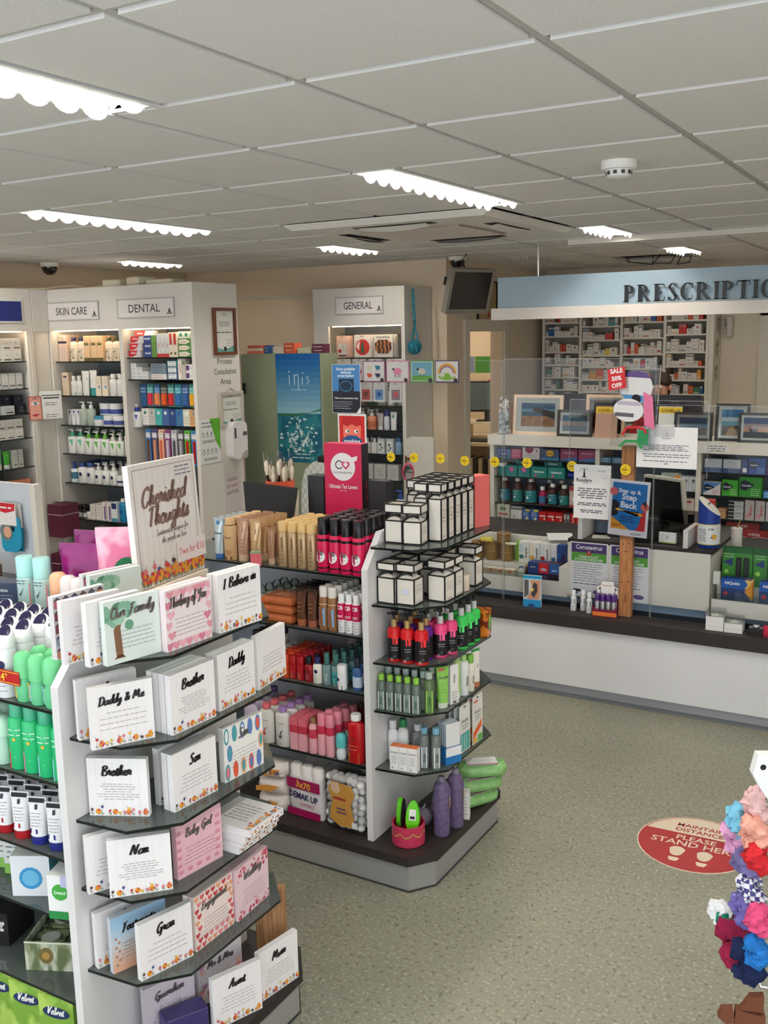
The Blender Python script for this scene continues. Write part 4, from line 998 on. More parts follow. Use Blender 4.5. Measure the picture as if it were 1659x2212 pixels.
fill(FG,.145,1.46,.17,[(carton(.03,.06,.11,(214,212,206),(('l',.2,.2,.8,.8,4,.03),)),.034,3,'thin white carton at left of first GENERAL shelf','carton',g4),(carton(.11,.07,.075,(196,150,112),(('r',.25,.5,.8,.75,(234,222,206)),)),.12,1,'brown carton on first GENERAL shelf','carton',g4),(bottle(.045,.15,(150,196,160),(226,240,230),.02,.02,.6,art=(('r',.2,.2,.8,.7,(236,190,180)),),clearbody=True),.095,1,'green clear bottle with pink label on first GENERAL shelf','bottle',g4),(pump(.043,.165,(236,232,226),(240,238,234),.8,art=(('l',.2,.4,.8,.75,4,.02),)),.088,3,'white pump lotion bottle on first GENERAL shelf','pump bottle',g4,2,.09),(bottle(.025,.11,(220,222,226),(150,160,190),.02,.014),.054,1,'small grey bottle at right of first GENERAL shelf','bottle',g4)],.003)
fill(FG,.145,1.27,.08,[(carton(.05,.05,.07,(196,60,66),(('l',.2,.3,.8,.7,2,.08,(240,230,230)),)),.054,2,'red carton on second GENERAL shelf','carton',g4),(pump(.045,.165,(226,218,206),(238,236,232),.8,art=(('l',.2,.4,.8,.75,4,.02),)),.092,1,'beige pump bottle on second GENERAL shelf','pump bottle',g4,2,.09),(pump(.036,.165,(150,186,150),(236,236,232),.8,lab=(.25,.6,(90,150,100))),.075,1,'green pump bottle on second GENERAL shelf','pump bottle',g4,2,.08),(pump(.04,.155,(226,140,100),(240,238,234),.8,lab=(.2,.6,(206,110,70))),.084,1,'orange pump bottle on second GENERAL shelf','pump bottle',g4,2,.08),(tube(.055,.035,.13,(200,186,186),(226,224,222),.025,art=(('l',.2,.3,.8,.7,3,.03),)),.06,1,'dusty pink tube on second GENERAL shelf','tube',g4),(bottle(.024,.16,(222,224,232),(50,60,130),.05,.018),.052,1,'slim white bottle with tall blue cap on second GENERAL shelf','bottle',g4),(tube(.06,.035,.14,(236,236,234),(236,236,234),.022,art=(('r',.35,.6,.65,.8,(40,130,110)),)),.064,1,'white tube with green mark on second GENERAL shelf','tube',g4)],.004)
fill(FG,.145,1.08,.08,[(pump(.038,.15,(226,224,220),(240,240,238),.8,lab=(.2,.6,(200,206,206))),.08,3,'milky pump bottle on third GENERAL shelf','pump bottle',g4,2,.08),(bottle(.03,.12,(226,222,218),(236,236,234),.03,.012),.064,2,'white nozzle bottle on third GENERAL shelf','bottle',g4,2,.065),(carton(.065,.05,.12,(206,208,210),(('r',.1,.05,.9,.85,(238,238,236)),('c',.4,.6,.14,(50,60,56)),('c',.6,.4,.12,(50,60,56)),('c',.35,.25,.1,(50,60,56)))),.075,2,'white pack with dark leaf print on third GENERAL shelf','carton',g4),(bottle(.026,.13,(150,186,214),(70,110,170),.03,.018),.056,1,'blue bottle at right of third GENERAL shelf','bottle',g4)],.004)
fill(FG,.16,.875,.08,[(carton(.1,.08,.12,(216,214,210),(('l',.2,.3,.8,.7,4,.03),)),.11,5,'plain pale carton on fourth GENERAL shelf','carton',g4)],.006)
rb=thing('rope_ornament','teal knotted rope ball hanging beside the GENERAL cabinet','ornament',(-3.69,6.78,1.86))
ROPE=mat((36,122,140),.8,var=.25,scale=60,bump=.6)
ob('rope_ball',MB(ROPE).ball(.048,0,0,.05,14,9),rb)
for k in range(5):
 pth=[(.05*math.cos(t)*math.cos(k*.63),.05*math.cos(t)*math.sin(k*.63),.05+.05*math.sin(t))for t in[2*PI*i/16 for i in range(16)]]
 ob('rope_turn',MB(ROPE).tube(pth,.007,5,closed=True),rb)
ob('rope_loop',MB(ROPE).tube([(-.022,0,.09),(-.012,0,.15),(-.004,0,.18),(0,0,.25),(-.006,0,.36),(-.012,0,.48),(-.006,0,.485),(0,0,.36),(.006,0,.25),(.006,0,.18),(.02,0,.15),(.03,0,.09)],.007,6),rb)
hg=thing('half_door','low white half door between the GENERAL cabinet and the counter','door',(-3.725,6.66,0))
ob('leaf',MB(mat((226,218,206),.5)).plate([(0,0),(.25,0),(.25,1.22),(.24,1.235),(.05,1.235),(.0,1.21)],0,.03),hg)
ob('latch',MB(mat((150,120,80),.3,.8)).box(.02,-.02,1.06,.06,0,1.075).box(.02,-.03,1.03,.03,-.02,1.09),hg)
tv=thing('wall_monitor','silver-framed black monitor hung below the dome camera','monitor',(-3.33,6.93,2.155),rot=(math.radians(18),0,math.radians(63)))
SIL=mat((150,144,136),.35,.3)
ob('casing',MB(SIL).box(-.20,-.005,0,.20,.04,.335),tv)
ob('bezel',MB(SIL).box(-.20,-.015,0,.20,-.005,.035).box(-.20,-.015,.315,.20,-.005,.335).box(-.20,-.015,.035,-.175,-.005,.315).box(.175,-.015,.035,.20,-.005,.315),tv)
ob('screen',MB(mat((14,12,14),.12)).box(-.175,-.01,.035,.175,-.006,.315),tv)
ob('wall_bracket',MB(mat((60,58,56),.5,.5)).box(-.03,.04,.14,.03,.30,.2),tv)
ob('cable',MB(BK).tube([(-.05,.045,.33),(-.06,.08,.38),(-.05,.05,.44)],.006,5),tv)
ct=thing('framed_certificate','black-framed yellowed certificate with red seal by the office doorway','picture frame',(-3.599,7.9,2.1),90)
pframe(ct,.40,.34,(26,22,20),.014,.018)
ob('certificate_sheet',MB(mat((176,156,116),.6)).box(-.186,-.006,.014,.186,-.003,.326),ct)
b=MB();b.disc(.03,.06,.022,-.0066,(176,60,46));ob('red_seal',b,ct)
b=MB();b.lines(-.1,.12,.19,.19,1,.014,-.0066,(110,94,70));b.lines(-.12,.14,.15,.1,3,.008,-.0066,(130,112,86));ob('small_print',b,ct)
# ==== GONDOLAS
PANW=mat((228,226,226),.4,var=.01)
SPINE=mat((186,188,198),.5)
DARKW=mat((46,40,38),.55,var=.12,scale=14)
PLIN=mat((170,170,168),.35,.35)
ECZ=(.422,.648,.832,1.048,1.26)
def ec_poly(x0,yc):return[(x0,yc-.305),(x0+.155,yc-.29),(x0+.245,yc-.19),(x0+.245,yc+.19),(x0+.14,yc+.30),(x0,yc+.305)]
def gondola(label,x0,yc,L,bayz,backz,spine_top,mid=None):
 g=thing('gondola',label,'shelving unit',(x0,yc,0))
 def base(o):return[(-L,-.378+o),(.172-o*.4,-.378+o),(.245-o,-.283+o*.4),(.245-o,.283-o*.4),(.172-o*.4,.378-o),(-L,.378-o)]
 ob('plinth',MB(PLIN).prism(base(.012),0,.105),g)
 ob('skirting_strip',MB(mat((60,60,62))).prism(base(.008),0,.006),g)
 ob('base_deck',MB(DARKW).prism(base(0),.105,.14),g)
 p=MB(PANW)
 p.plate([(-.33,.14),(.33,.14),(.33,1.18),(.225,1.30),(-.225,1.30),(-.33,1.18)],-.025,0)
 p.v=[(y,x,z)for x,y,z in p.v]
 p.f=[q[::-1]for q in p.f]
 ob('end_panel',p,g)
 ob('spine_panel',MB(SPINE).box(-L,-.012,.14,-.026,.012,spine_top),g)
 for z in ECZ:
  b=MB(GLASST).prism([(x-0,y)for x,y in ec_poly(0,0)],z-.008,z,side=GLASSE)
  ob('end_glass_shelf',b,g)
  for s in(-1,1):
   ob('shelf_bracket',MB(mat((70,72,74),.3,.7)).tube([(.004,s*.16,z-.045),(.13,s*.16,z-.013)],.004,5),g)
 for z in bayz:
  glass_shelf(g,-L,-.027,-.315,-.014,z,name='bay_glass_shelf')
  ob('shelf_rail',MB(SPINE).box(-L,-.03,z-.04,-.027,-.0125,z-.012),g)
 for z in backz:
  glass_shelf(g,-L,-.027,.014,.315,z,name='bay_glass_shelf')
 ob('far_end_panel',MB(PANW).box(-L-.02,-.32,.14,-L,.32,spine_top),g)
 if mid:
  glass_shelf(g,-L,-.027,mid[0],mid[1],mid[2],name='top_glass_shelf')
 return g
RX,RY=-1.804,3.27
LX,LY=-1.84,1.895
gondola('white-panelled gondola with glass shelves of tanning products and white gift boxes',RX,RY,1.0,(1.147,.922,.705,.425),(1.147,.7),1.135)
gondola('white-panelled gondola with glass shelves of deodorants and white verse plaques',LX,LY,1.0,(1.11,.92,.717,.547,.315),(.9,.5),1.19,(-.07,.20,1.25))
def L_(x,y):return(x,y)
PW=.152
WHT=mat((240,236,236),.55)
def flower_border(seed=1,w=PW,n=11,s=1.0):
 b=MB();r=random.Random(seed)
 cols=[(232,150,40),(200,60,66),(72,80,140),(226,120,130),(236,190,70),(90,60,70)]
 for i in range(n):
  x=w*(.06+.88*i/(n-1))+r.uniform(-.004,.004)
  h=r.uniform(.008,.034)*s
  vs,fs=[],[]
  ribbon([(x+r.uniform(-.004,.004),.002),(x,h*.6),(x+r.uniform(-.006,.006),h)],.00045*s,vs,fs,False)
  b.use(mat((110,116,90)));b.add([(a,-.0011,c)for a,c in vs],fs)
  c_=r.choice(cols)
  for q in range(4):
   an=q*PI/2+r.random()
   b.disc(x+.0022*s*math.cos(an),h*.75+.0022*s*math.sin(an),.0021*s,-.0012-i*2e-5-q*4e-6,c_,6)
  if i%3==1:
   for q in range(6):
    an=q*PI/3
    b.disc(x+.0045*s*math.cos(an),.012*s+.0045*s*math.sin(an),.0032*s,-.0013-i*2e-5-q*4e-6,r.choice(cols[:2]+cols[:1]),6)
  b.use(mat((120,128,96)))
  b.poly([(x,.002),(x+.005*s,.009*s),(x+.001,.007*s)],-.0012);b.poly([(x,.004),(x-.005*s,.011*s),(x-.001,.009*s)],-.0012)
 return b
FLW=[flower_border(s).mesh('flower_print')for s in(1,2,3)]
GROOVE=MB(mat((228,224,224)))
for i in range(1,7):GROOVE.rect(PW*i/7-.0004,.0,PW*i/7+.0004,PW,-.0003)
GROOVE=GROOVE.mesh('board_grooves')
def verse_mesh(n,col=(120,112,112),z1=.085,z0=.045,w=PW):
 b=MB(mat(col));r=random.Random(n)
 for i in range(n):
  z=z1-(z1-z0)*i/max(1,n-1);half=w*r.uniform(.2,.38);x=w/2-half
  while x<w/2+half:
   l=r.uniform(.008,.016);vs,fs=[],[]
   ribbon([(x+l*k/6,z+.0011*math.sin(k*2.1+i))for k in range(7)],.00055,vs,fs,False)
   b.add([(a,-.0012,c)for a,c in vs],fs);x+=l+.003
 return b.mesh('verse_print')
VRS={n:verse_mesh(n)for n in(4,5,6,7)}
VRSD=verse_mesh(5,(110,96,100),.075,.035)
_body={}
def slab(m_,t=.018,w=PW,h=PW):
 k=(m_.name,t,w,h)
 if k not in _body:
  _body[k]=MB(m_).box(0,0,0,w,t,h).mesh('plaque')
 return _body[k]
def heading(s,size,col,z,w=PW,wid=.2,metal=False):
 return MB().script(s,w/2,z,size,-.0016,mat(col,.3,.8 if metal else 0),wid,width=w*.82,rot=.05).mesh('heading')
def heart(b,x,z,s,y,c):
 pts=[(x+s*.062*16*math.sin(t)**3/16*8,z+s*.062*(13*math.cos(t)-5*math.cos(2*t)-2*math.cos(3*t)-math.cos(4*t))/16*8)for t in[2*PI*i/14 for i in range(14)]]
 b.poly(pts,y,c)
_art={}
def plaque_art(style):
 if style in _art:return _art[style]
 b=MB();r=random.Random(len(style)+4);y=-.0006
 if style=='hearts' or style=='engage':
  cols=[(226,150,165),(236,178,188),(216,130,150)]if style=='hearts' else[(214,96,96),(232,160,120),(226,140,140),(196,70,76)]
  for i in range(7):
   for j in range(6 if style=='hearts' else 9):
    if style=='engage' and 1<j<7 and 1<=i<=5:continue
    nj=6 if style=='hearts' else 9
    if style=='hearts' and .2<(i+.5)/7<.8 and 1<=j<=3:continue
    heart(b,PW*(i+.5)/7+(.006 if j%2 else-.003),PW*(j+.5)/nj,.026 if style=='hearts' else .018,y-(i*9+j)*4e-6,r.choice(cols))
 elif style=='family':
  b.poly([(.03,.02),(.042,.02),(.05,.012),(.018,.012)],y,(120,84,60));b.poly([(.026,.015),(.044,.015),(.04,.085),(.05,.11),(.03,.1),(.022,.08)],y,(136,96,70))
  for i in range(16):
   b.disc(.035+r.gauss(0,.02),.118+r.gauss(0,.014),r.uniform(.01,.02),y-3e-5-i*6e-6,r.choice([(106,160,130),(130,180,150),(90,140,110),(160,200,176)]),9)
 elif style=='baby':
  for i in range(5):
   for x,z in((.004+.03*i,.012),(.0,.03+.022*i),(.13,.03+.022*i)):
    b.poly([(x,z),(x+.014,z),(x+.016,z+.012),(x+.011,z+.006),(x+.007,z+.013),(x+.003,z+.006),(x-.002,z+.012)],y-i*1e-5,(214,140,160))
 elif style=='foot':
  for i in range(8):
   c_=[(226,170,140),(220,180,156),(214,190,176),(206,200,196),(196,206,214),(180,204,222),(168,200,226),(160,196,226)][i]
   b.rect(.0005,PW*i/8,PW-.0005,PW*(i+1)/8,y,c_)
  for i in range(7):b.disc(.012+.008*(i%2),.02+.012*i,.004,y-4e-5,(176,130,110),7)
 elif style=='wedding':
  for i in range(60):
   t=r.random();x,z=(r.uniform(.0,PW),r.choice([r.uniform(0,.035)*(1-abs(t-.5)),PW-r.uniform(0,.04)]))
   b.disc(min(max(x,.006),PW-.006),min(max(z,.006),PW-.006),r.uniform(.003,.0065),y-i*5e-6,r.choice([(196,70,90),(214,110,126),(176,60,84),(226,150,160)]),7)
 elif style=='surf':
  cols=[(226,96,66),(80,160,170),(226,120,130),(96,130,190),(240,170,120),(236,236,232)]
  for i in range(5):
   for j in range(3):
    x,z=PW*(i+.5)/5+(.006 if j%2 else-.004),PW*(j+.5)/3
    if 1<=i<=3 and j==1:continue
    c_=r.choice(cols);b.disc(x,z,.010,y-(i*3+j)*1e-5,c_,12,rz=.024);b.disc(x,z,.006,y-2e-4-(i*3+j)*1e-5,r.choice(cols),10,rz=.017)
 elif style=='car':
  for i in range(9):
   heart(b,r.choice([.012,.024,.13,.142])+r.uniform(-.004,.004),.012+.015*i,.022,y-i*1e-5,r.choice([(226,150,150),(206,160,190),(236,190,180)]))
  b.poly([(.03,.02),(.115,.045),(.118,.06),(.1,.062),(.088,.072),(.06,.062),(.05,.048),(.028,.04)],y-2e-4,(206,120,124));b.disc(.045,.026,.008,y-3e-4,(60,50,54));b.disc(.1,.043,.008,y-3e-4,(60,50,54))
 elif style=='lilac':
  b.ring2(PW/2,.1,.03,.0308,y,(150,140,160));b.ring2(PW/2,.1,.02,.0208,y,(150,140,160))
  for i in range(12):
   an=PI+PI*i/11;b.rect(PW/2+.03*math.cos(an)-.0005,.06+.01*math.sin(an*3),PW/2+.03*math.cos(an)+.0005,.085,y)
 elif style=='house':
  for i in range(6):
   for j in range(5):
    x,z=PW*i/6,PW*j/5;c_=r.choice([(120,130,160),(206,120,130),(150,80,90),(226,160,120),(160,180,200)])
    b.rect(x+.002,z+.002,x+.021,z+.02,y,c_);b.poly([(x,z+.02),(x+.023,z+.02),(x+.0115,z+.029)],y-1e-5,(90,90,110))
 b.v=[(min(max(p[0],.0006),PW-.0006),p[1],min(max(p[2],.0006),PW-.0006))for p in b.v]
 _art[style]=b.mesh('picture_print')
 return _art[style]
BODYC={'white':WHT,'hearts':mat((240,226,228),.5),'engage':mat((240,222,216),.5),'family':mat((222,232,226),.5),'baby':mat((232,184,194),.5),'foot':mat((200,206,214),.5),'wedding':mat((236,206,212),.5),'surf':mat((238,236,232),.5),'car':mat((232,222,226),.5),'lilac':mat((208,196,206),.5),'house':mat((226,222,224),.5)}
def plaque(x,y,z,ang,head,label,style='white',size=.0128,hz=.108,nv=5,t=.018,lean=0.0,copies=0,group=None):
 m_=BODYC[style]
 for k in range(copies+1):
  off=k*(t+.003)
  a=math.radians(ang)
  loc=(x-math.sin(a)*off,y+math.cos(a)*off,z)
  lab=label if k==0 else['plain-backed plaque directly behind the ','second plaque back behind the ','third plaque back behind the '][k-1]+label
  lab=' '.join(lab.split()[:16])
  o=thing('verse_plaque',lab,'plaque',loc,0,'verse plaques on the gondola',slab(m_,t),(math.radians(-lean),0,a))
  if style=='white' or style=='family':ob('board_grooves',GROOVE,o)
  if style=='white':ob('flower_print',R.choice(FLW),o)
  else:ob('picture_print',plaque_art(style),o)
  if k==0:
   if head:ob('heading',heading(head,size,(40,36,38)if style in('white','foot')else(150,146,150),hz,wid=.2,metal=style not in('white','foot')),o)
   ob('verse_print',VRS[nv]if style=='white' else VRSD,o)
z=1.2605
plaque(-1.815,1.55,z,86,'','house-patterned plaque at the rear of the top plaque shelf','house')
plaque(-1.768,1.532,z,76,'You','white plaque headed You, rear one on the top plaque shelf')
plaque(-1.703,1.546,z,82,'You','white plaque headed You, standing behind Our Family')
plaque(-1.672,1.570,z,77,'Our Family','plaque with painted green tree headed Our Family','family',hz=.112)
plaque(-1.617,1.712,z,86,'Thinking of You','pink heart-patterned plaque headed Thinking of You','hearts',copies=1)
plaque(-1.605,1.892,z,83,'I Believe in','white plaque headed I Believe in Angels',hz=.115,nv=4,copies=1)
z=1.0485
plaque(-1.728,1.557,z,60,'Daddy & Me','white plaque headed Daddy & Me on the second plaque shelf',nv=4,size=.0105)
plaque(-1.800,1.585,z,66,'I','white plaque half hidden behind Daddy & Me')
plaque(-1.619,1.714,z,86,'Brother','white plaque headed Brother next to Daddy',nv=7,copies=3)
plaque(-1.619,1.892,z,90,'Daddy','white plaque headed Daddy on the second plaque shelf',nv=5,copies=1)
plaque(-1.625,2.065,z,96,'','white plaque turned edge-on at the back of the second plaque shelf')
z=.8325
plaque(-1.825,1.622,z,26,'Brother','white plaque headed Brother alone on the third plaque shelf',nv=7)
plaque(-1.705,1.745,z,82,'','white plaque in shadow between Brother and Son')
plaque(-1.645,1.733,z,85,'Son','white plaque headed Son with dark lettering',nv=5,copies=1)
plaque(-1.640,1.925,z,85,'Son','bright surfboard-patterned plaque headed Son','surf',size=.013)
z=.6485
plaque(-1.738,1.588,z,45,'Nan','white plaque headed Nan on the fourth plaque shelf',nv=7)
plaque(-1.798,1.575,z,62,'','white plaque half hidden behind Nan')
plaque(-1.645,1.731,z,82,'Baby Girl','pink crown-patterned plaque headed Baby Girl','baby',size=.011)
for k in range(4):
 o=thing('verse_plaque',['lowest','second','third','topmost'][k]+' flower-edged plaque lying flat on the fourth plaque shelf','plaque',(-1.745+.012*k,1.905+.006*(k%2),z+.0185*k),0,'verse plaques on the gondola',MB(WHT).box(0,0,0,.155,.15,.0185))
 b=flower_border(6+k,.15,12,.55);b.v=[(.1555,x,min(zz,.0175))for x,y,zz in b.v]
 for q in range(len(b.f)):b.f[q]=b.f[q]
 ob('flower_edge_print',b,o)
 if k==3:
  vb_=MB(mat((120,112,112)));vb_.lines(.03,.12,.115,.04,6,.004,0,None,center=True);vb_.v=[(x,zz,.0188)for x,y,zz in vb_.v];ob('verse_print',vb_,o)
  ob('lid_flowers',flower_border(9,.15,12,1.0).xf(Matrix(((0,0,-1,.155),(1,0,0,0),(0,-1,0,.0186),(0,0,0,1)))),o)
z=.4225
plaque(-1.815,1.602,z,72,'A','white plaque headed A behind Footprints')
plaque(-1.764,1.605,z,70,'Footprints','beach-coloured plaque headed Footprints','foot',size=.0115,hz=.108)
plaque(-1.681,1.618,z,74,'Gran','white plaque headed Gran on the fifth plaque shelf',nv=4,hz=.11)
plaque(-1.640,1.778,z,89,'Engagement','heart-bordered plaque headed Engagement','engage',size=.0105,copies=1)
plaque(-1.630,1.938,z,93,'Wedding','rose-bordered pink plaque headed Wedding','wedding',size=.0115,copies=1)
z=.1405
plaque(-1.79,1.725,z,70,'Guardian','lilac dream-catcher plaque on the gondola base','lilac',size=.0115)
plaque(-1.753,1.899,z,75,'Mr & Mrs','car and hearts plaque headed Mr & Mrs on the gondola base','car',size=.0105)
plaque(-1.655,1.845,z,68,'Aunt','white plaque headed Aunt on the gondola base')
plaque(-1.615,2.0,z,80,'Mum','narrow white plaque leaning at the far corner of the gondola base')
thing('storage_box','dark purple box lying on the gondola base below the plaques','box',(-1.72,1.80,z),62,me=MB(mat((66,58,110),.4)).bevbox(.12,.06,.075,.004))
thing('wooden_block','brown wooden block behind the plaques on the gondola base','block',(-1.69,2.16,z),20,me=MB(wood((150,104,66),(186,140,96),(20,20,2))).bevbox(.09,.03,.26,.003))
cs=thing('display_board','large Cherished Thoughts sign board standing above the plaques','sign',(-1.88,1.90,1.337),rot=(math.radians(-3),0,math.radians(96)))
BW,BH=.30,.338
ob('board',MB(mat((240,232,226),.55)).box(0,0,0,BW,.018,BH),cs)
b=MB(mat((214,200,192)))
for i in range(1,12):b.rect(BW*i/12-.0005,0,BW*i/12+.0005,BH,-.0004)
ob('board_grooves',b,cs)
b=MB(mat((150,120,110)));q=.014
b.rect(q,q,q+.0016,BH-q,-.0008).rect(BW-q-.0016,q,BW-q,BH-q,-.0008).rect(q,q,BW-q,q+.0016,-.0008).rect(q,BH-q-.0016,BW-q,BH-q,-.0008)
ob('border_line',b,cs)
BRN=(140,110,98)
b=MB();b.script('Cherished',BW*.5,.222,.026,-.0012,BRN,.17,width=.22,rot=.02);ob('word',b,cs)
b=MB();b.script('Thoughts',BW*.53,.166,.026,-.0012,BRN,.17,width=.19,rot=.02);ob('word',b,cs)
b=MB();b.script('Sentimental plaques for',BW*.55,.135,.0085,-.0012,(120,104,98),.08,width=.15,rot=.02);ob('word_line',b,cs)
b=MB();b.script('the people we love',BW*.57,.112,.0085,-.0012,(120,104,98),.08,width=.115,rot=.02);ob('word_line',b,cs)
fl=flower_border(21,BW,26,2.2);fl.v=[(x,y-.0006,zz)for x,y,zz in fl.v]
ob('flower_print',fl,cs)
tk=ob('price_card',MB(mat((242,230,228),.5)).box(.175,-.004,.042,.31,-.0022,.1),cs)
ob('price_text',MB().text('Two for €10',.242,.062,.028,-.0045,(222,130,124),.012,width=.12),tk)
b=MB();b.lines(.20,.28,.312,.29,3,.005,-.0012,(130,126,150));ob('sticker_print',b,cs)
ds_=thing('display_block','pale slanted block carrying the Cherished Thoughts board','block',(-1.88,1.90,1.2605),96,None,MB(mat((236,222,204),.6)).box(0,-.012,0,.30,.03,.074))
ob('printed_edge',MB(two_tone('voronoi',(206,140,120),(240,226,210),90)).box(.002,-.013,.01,.298,-.012,.06),ds_)
for k,(x,y,a_,lab)in enumerate(((-1.72,1.98,94,'pale wooden plaque lying flat on the top plaque shelf'),(-1.735,1.76,80,'cream plaque lying flat behind Thinking of You'))):
 o=thing('verse_plaque',lab,'plaque',(x,y,1.2605),a_,'verse plaques on the gondola',MB(mat((236,216,190)if k==0 else(238,230,222),.5)).box(0,0,0,.16,.08,.03))
 ob('printed_edge',MB(two_tone('voronoi',(206,140,120),(240,226,210),90)).box(.002,-.001,.004,.158,0,.026),o)
plaque(-1.90,1.745,1.2605,78,'','green tree plaque standing left of the Cherished Thoughts board','family')
plaque(-1.925,1.745,1.2605,78,'','house-patterned plaque beside the green tree plaque','house')
TZ=1.2505
gt='toiletries on top of the plaque gondola'
def pouch(name,label,cat,loc,rz,w,h,d,m_,lean=0,group=None,n=10):
 rings=[]
 for k in range(9):
  t=k/8
  dd=d*(1-t)**.7+.004+d*.25*math.sin(PI*min(1,t*1.3))*(1-t)
  ww=w*(1-.05*math.sin(PI*t))
  rings.append([(ww/2*math.copysign(abs(math.cos(2*PI*j/16))**.6,math.cos(2*PI*j/16)),dd/2*math.sin(2*PI*j/16)+.002*math.sin(k*2.3+j),h*t)for j in range(16)])
 o=thing(name,label,cat,loc,0,group,MB(m_).loft(rings,True),(math.radians(-lean),0,math.radians(rz)))
 ob('sealed_edge',MB(m_).box(-w*.49,-.003,h*.97,w*.49,.003,h*1.0+.012),o)
 return o
pz=pouch('bath_salts_pouch','pink pouch of bath salts with green oval badge','pouch',(-2.0,1.968,TZ),30,.155,.23,.055,two_tone('noise',(222,110,150),(240,186,206),9,.3),0,gt)
b=MB();b.disc(.02,.105,.045,-.046,(30,110,66),22,rz=.062);b.ring2(.02,.105,.04,.0415,-.0463,(120,190,130),20);ob('green_oval',b,pz)
ob('lettering',MB().text('RADOX',.015,.09,.036,-.047,(244,244,244),.02,width=.10),pz)
for wd,zz in(('MINERAL',.135),('THERAPY',.062)):ob('small_word',MB().text(wd,.02,zz,.011,-.0472,(150,210,160)),pz)
PUR=mat((134,20,104),.22,var=.18,scale=14,bump=.5)
p1=pouch('foil_pouch','shiny magenta-purple foil pouch behind the white roll-ons','pouch',(-2.18,1.985,TZ),18,.15,.165,.05,PUR,0,gt)
b=MB();b.ring2(0,.05,.022,.024,-.034,(220,170,210));b.disc(0,.05,.008,-.034,(220,170,210));ob('badge_print',b,p1)
pouch('foil_pouch','second magenta foil pouch lying behind the first','pouch',(-2.24,2.06,TZ),10,.09,.185,.04,PUR,0,gt)
pouch('foil_pouch','coral pink foil pouch between magenta pouch and bath salts','pouch',(-2.075,2.06,TZ),25,.09,.16,.045,mat((232,96,120),.25,var=.15,scale=12,bump=.4),0,gt)
ro=rollon(.025,.108,(240,176,138),(244,190,150),lab=(.25,.9,(236,236,236)),split=.5,waist=.97)
ro.put((-2.195,1.90,TZ),'peach roll-on deodorant on top of the plaque gondola','deodorant',gt,25)
rw=rollon(.024,.106,(236,232,232),(238,226,224),dot=(.32,(34,38,90)),split=.4,waist=.97)
rw.put((-2.145,1.892,TZ),'pinkish white roll-on deodorant next to the peach one','deodorant',gt,25)
rw.put((-2.098,1.885,TZ),'pinkish white roll-on deodorant next to the plaque edge','deodorant',gt,25)
ts=can(.026,.142,(196,226,222),(176,230,226),.06,art=(('p',((.35,0),(.95,0),(.95,.85)),(216,110,120)),('l',.1,.8,.7,.9,2,.04,(60,90,100)),('p',((.25,.45),(.35,.35),(.6,.7),(.36,.45)),(50,80,90))),capr=.025)
ts.put((-2.33,1.90,TZ),'turquoise-capped antiperspirant can beside the navy box','spray can',gt,25)
ts.put((-2.265,1.905,TZ),'turquoise-capped antiperspirant can beside the peach roll-on','spray can',gt,25)
for k in range(2):
 carton(.14,.06,.058,(52,66,92),(('t','Nicotine',.5,.55,.25,(220,226,230),.02),('l',.2,.2,.8,.35,2,.05,(160,180,200)))).put((-2.425-.16*k,1.90,TZ),['navy flat carton beside the turquoise cans','navy flat carton at the gondola end'][k],'carton',gt,22)
o=thing('wrapped_sponge','pink and orange cellophane-wrapped bath sponge on the gondola top','sponge',(-2.42,2.02,TZ),0,gt,MB(mat((228,60,140),.3,var=.3,scale=40,bump=.6)).ball(.042,0,0,.042,12,8,.95))
ob('wrap_knot',MB(mat((240,190,150),.3,var=.2)).lathe([(.01,.075),(.03,.1),(.012,.085)],9),o)
gd='deodorants in the bay of the plaque gondola'
z=1.1105
nvp=can(.027,.168,(238,238,240),(240,240,242),.045,bands=(),art=(('c',.5,.72,.3,(32,34,84)),('l',.2,.15,.8,.5,4,.02,(150,150,170))),capr=.0265,name='white_deodorant')
NAV=MB(mat((40,36,66),.25)).lathe([(.018,.1685),(.018,.1695)],14,sx=1.25,sy=.75).mesh('navy_cap_disc')
def slant_can():
 b=MB(mat((238,238,240),.25)).lathe([(.025,0),(.027,.004),(.027,.125),(.025,.13)],14)
 n=14
 def rg(z0,tilt,r):return[(r*math.cos(2*PI*j/n),r*math.sin(2*PI*j/n),z0+tilt*math.sin(2*PI*j/n))for j in range(n)]
 c_=MB(mat((242,242,243),.22)).loft([rg(.13,0,.0265),rg(.15,.008,.0265),rg(.164,.017,.0235)],True)
 i_=MB(mat((42,38,70),.2)).loft([rg(.1645,.017,.0175),rg(.1655,.017,.017)],True)
 pr=wrap(draw(MB(),.046,.13,0,(('c',.5,.68,.26,(32,34,84)),('l',.2,.15,.8,.45,4,.02,(150,150,170)))),.0276)
 return Proto('white_deodorant',b,[('slanted_cap',c_),('navy_inset',i_),('print',pr)])
sc_=slant_can()
for r_ in range(4):
 for i in range(8):
  y=1.609+.0575*r_
  x=-2.075-.0575*i+(.02 if r_==3 else 0)
  if r_>=2:x+=.0575*(r_-1)
  if x>-1.95:continue
  sc_.put((x,y,z),nth('white deodorant can with navy slanted cap, top deodorant shelf',i,8,'panel',r_,4),'spray can',gd,20)
ps_=thing('price_strip','red shelf strip with yellow euro price on the deodorants','price strip',(-2.16,1.5815,1.155),0,me=MB(mat((190,24,30),.4)).box(-.18,-.001,0,.165,.001,.036))
ob('border_line',MB(mat((246,214,60))).box(-.18,-.0014,.003,.165,-.001,.0045).box(-.18,-.0014,.0315,.165,-.001,.033),ps_)
ob('price_text',MB().text('2 FOR €4*',.06,.008,.028,-.0016,(250,216,50),.02),ps_)
gr_=[rollon(.0245,.128,(110,206,150),(120,214,150),lab=(.15,.8,c),split=.5,waist=.84)for c in((226,180,60),(160,190,220),(110,200,150))]
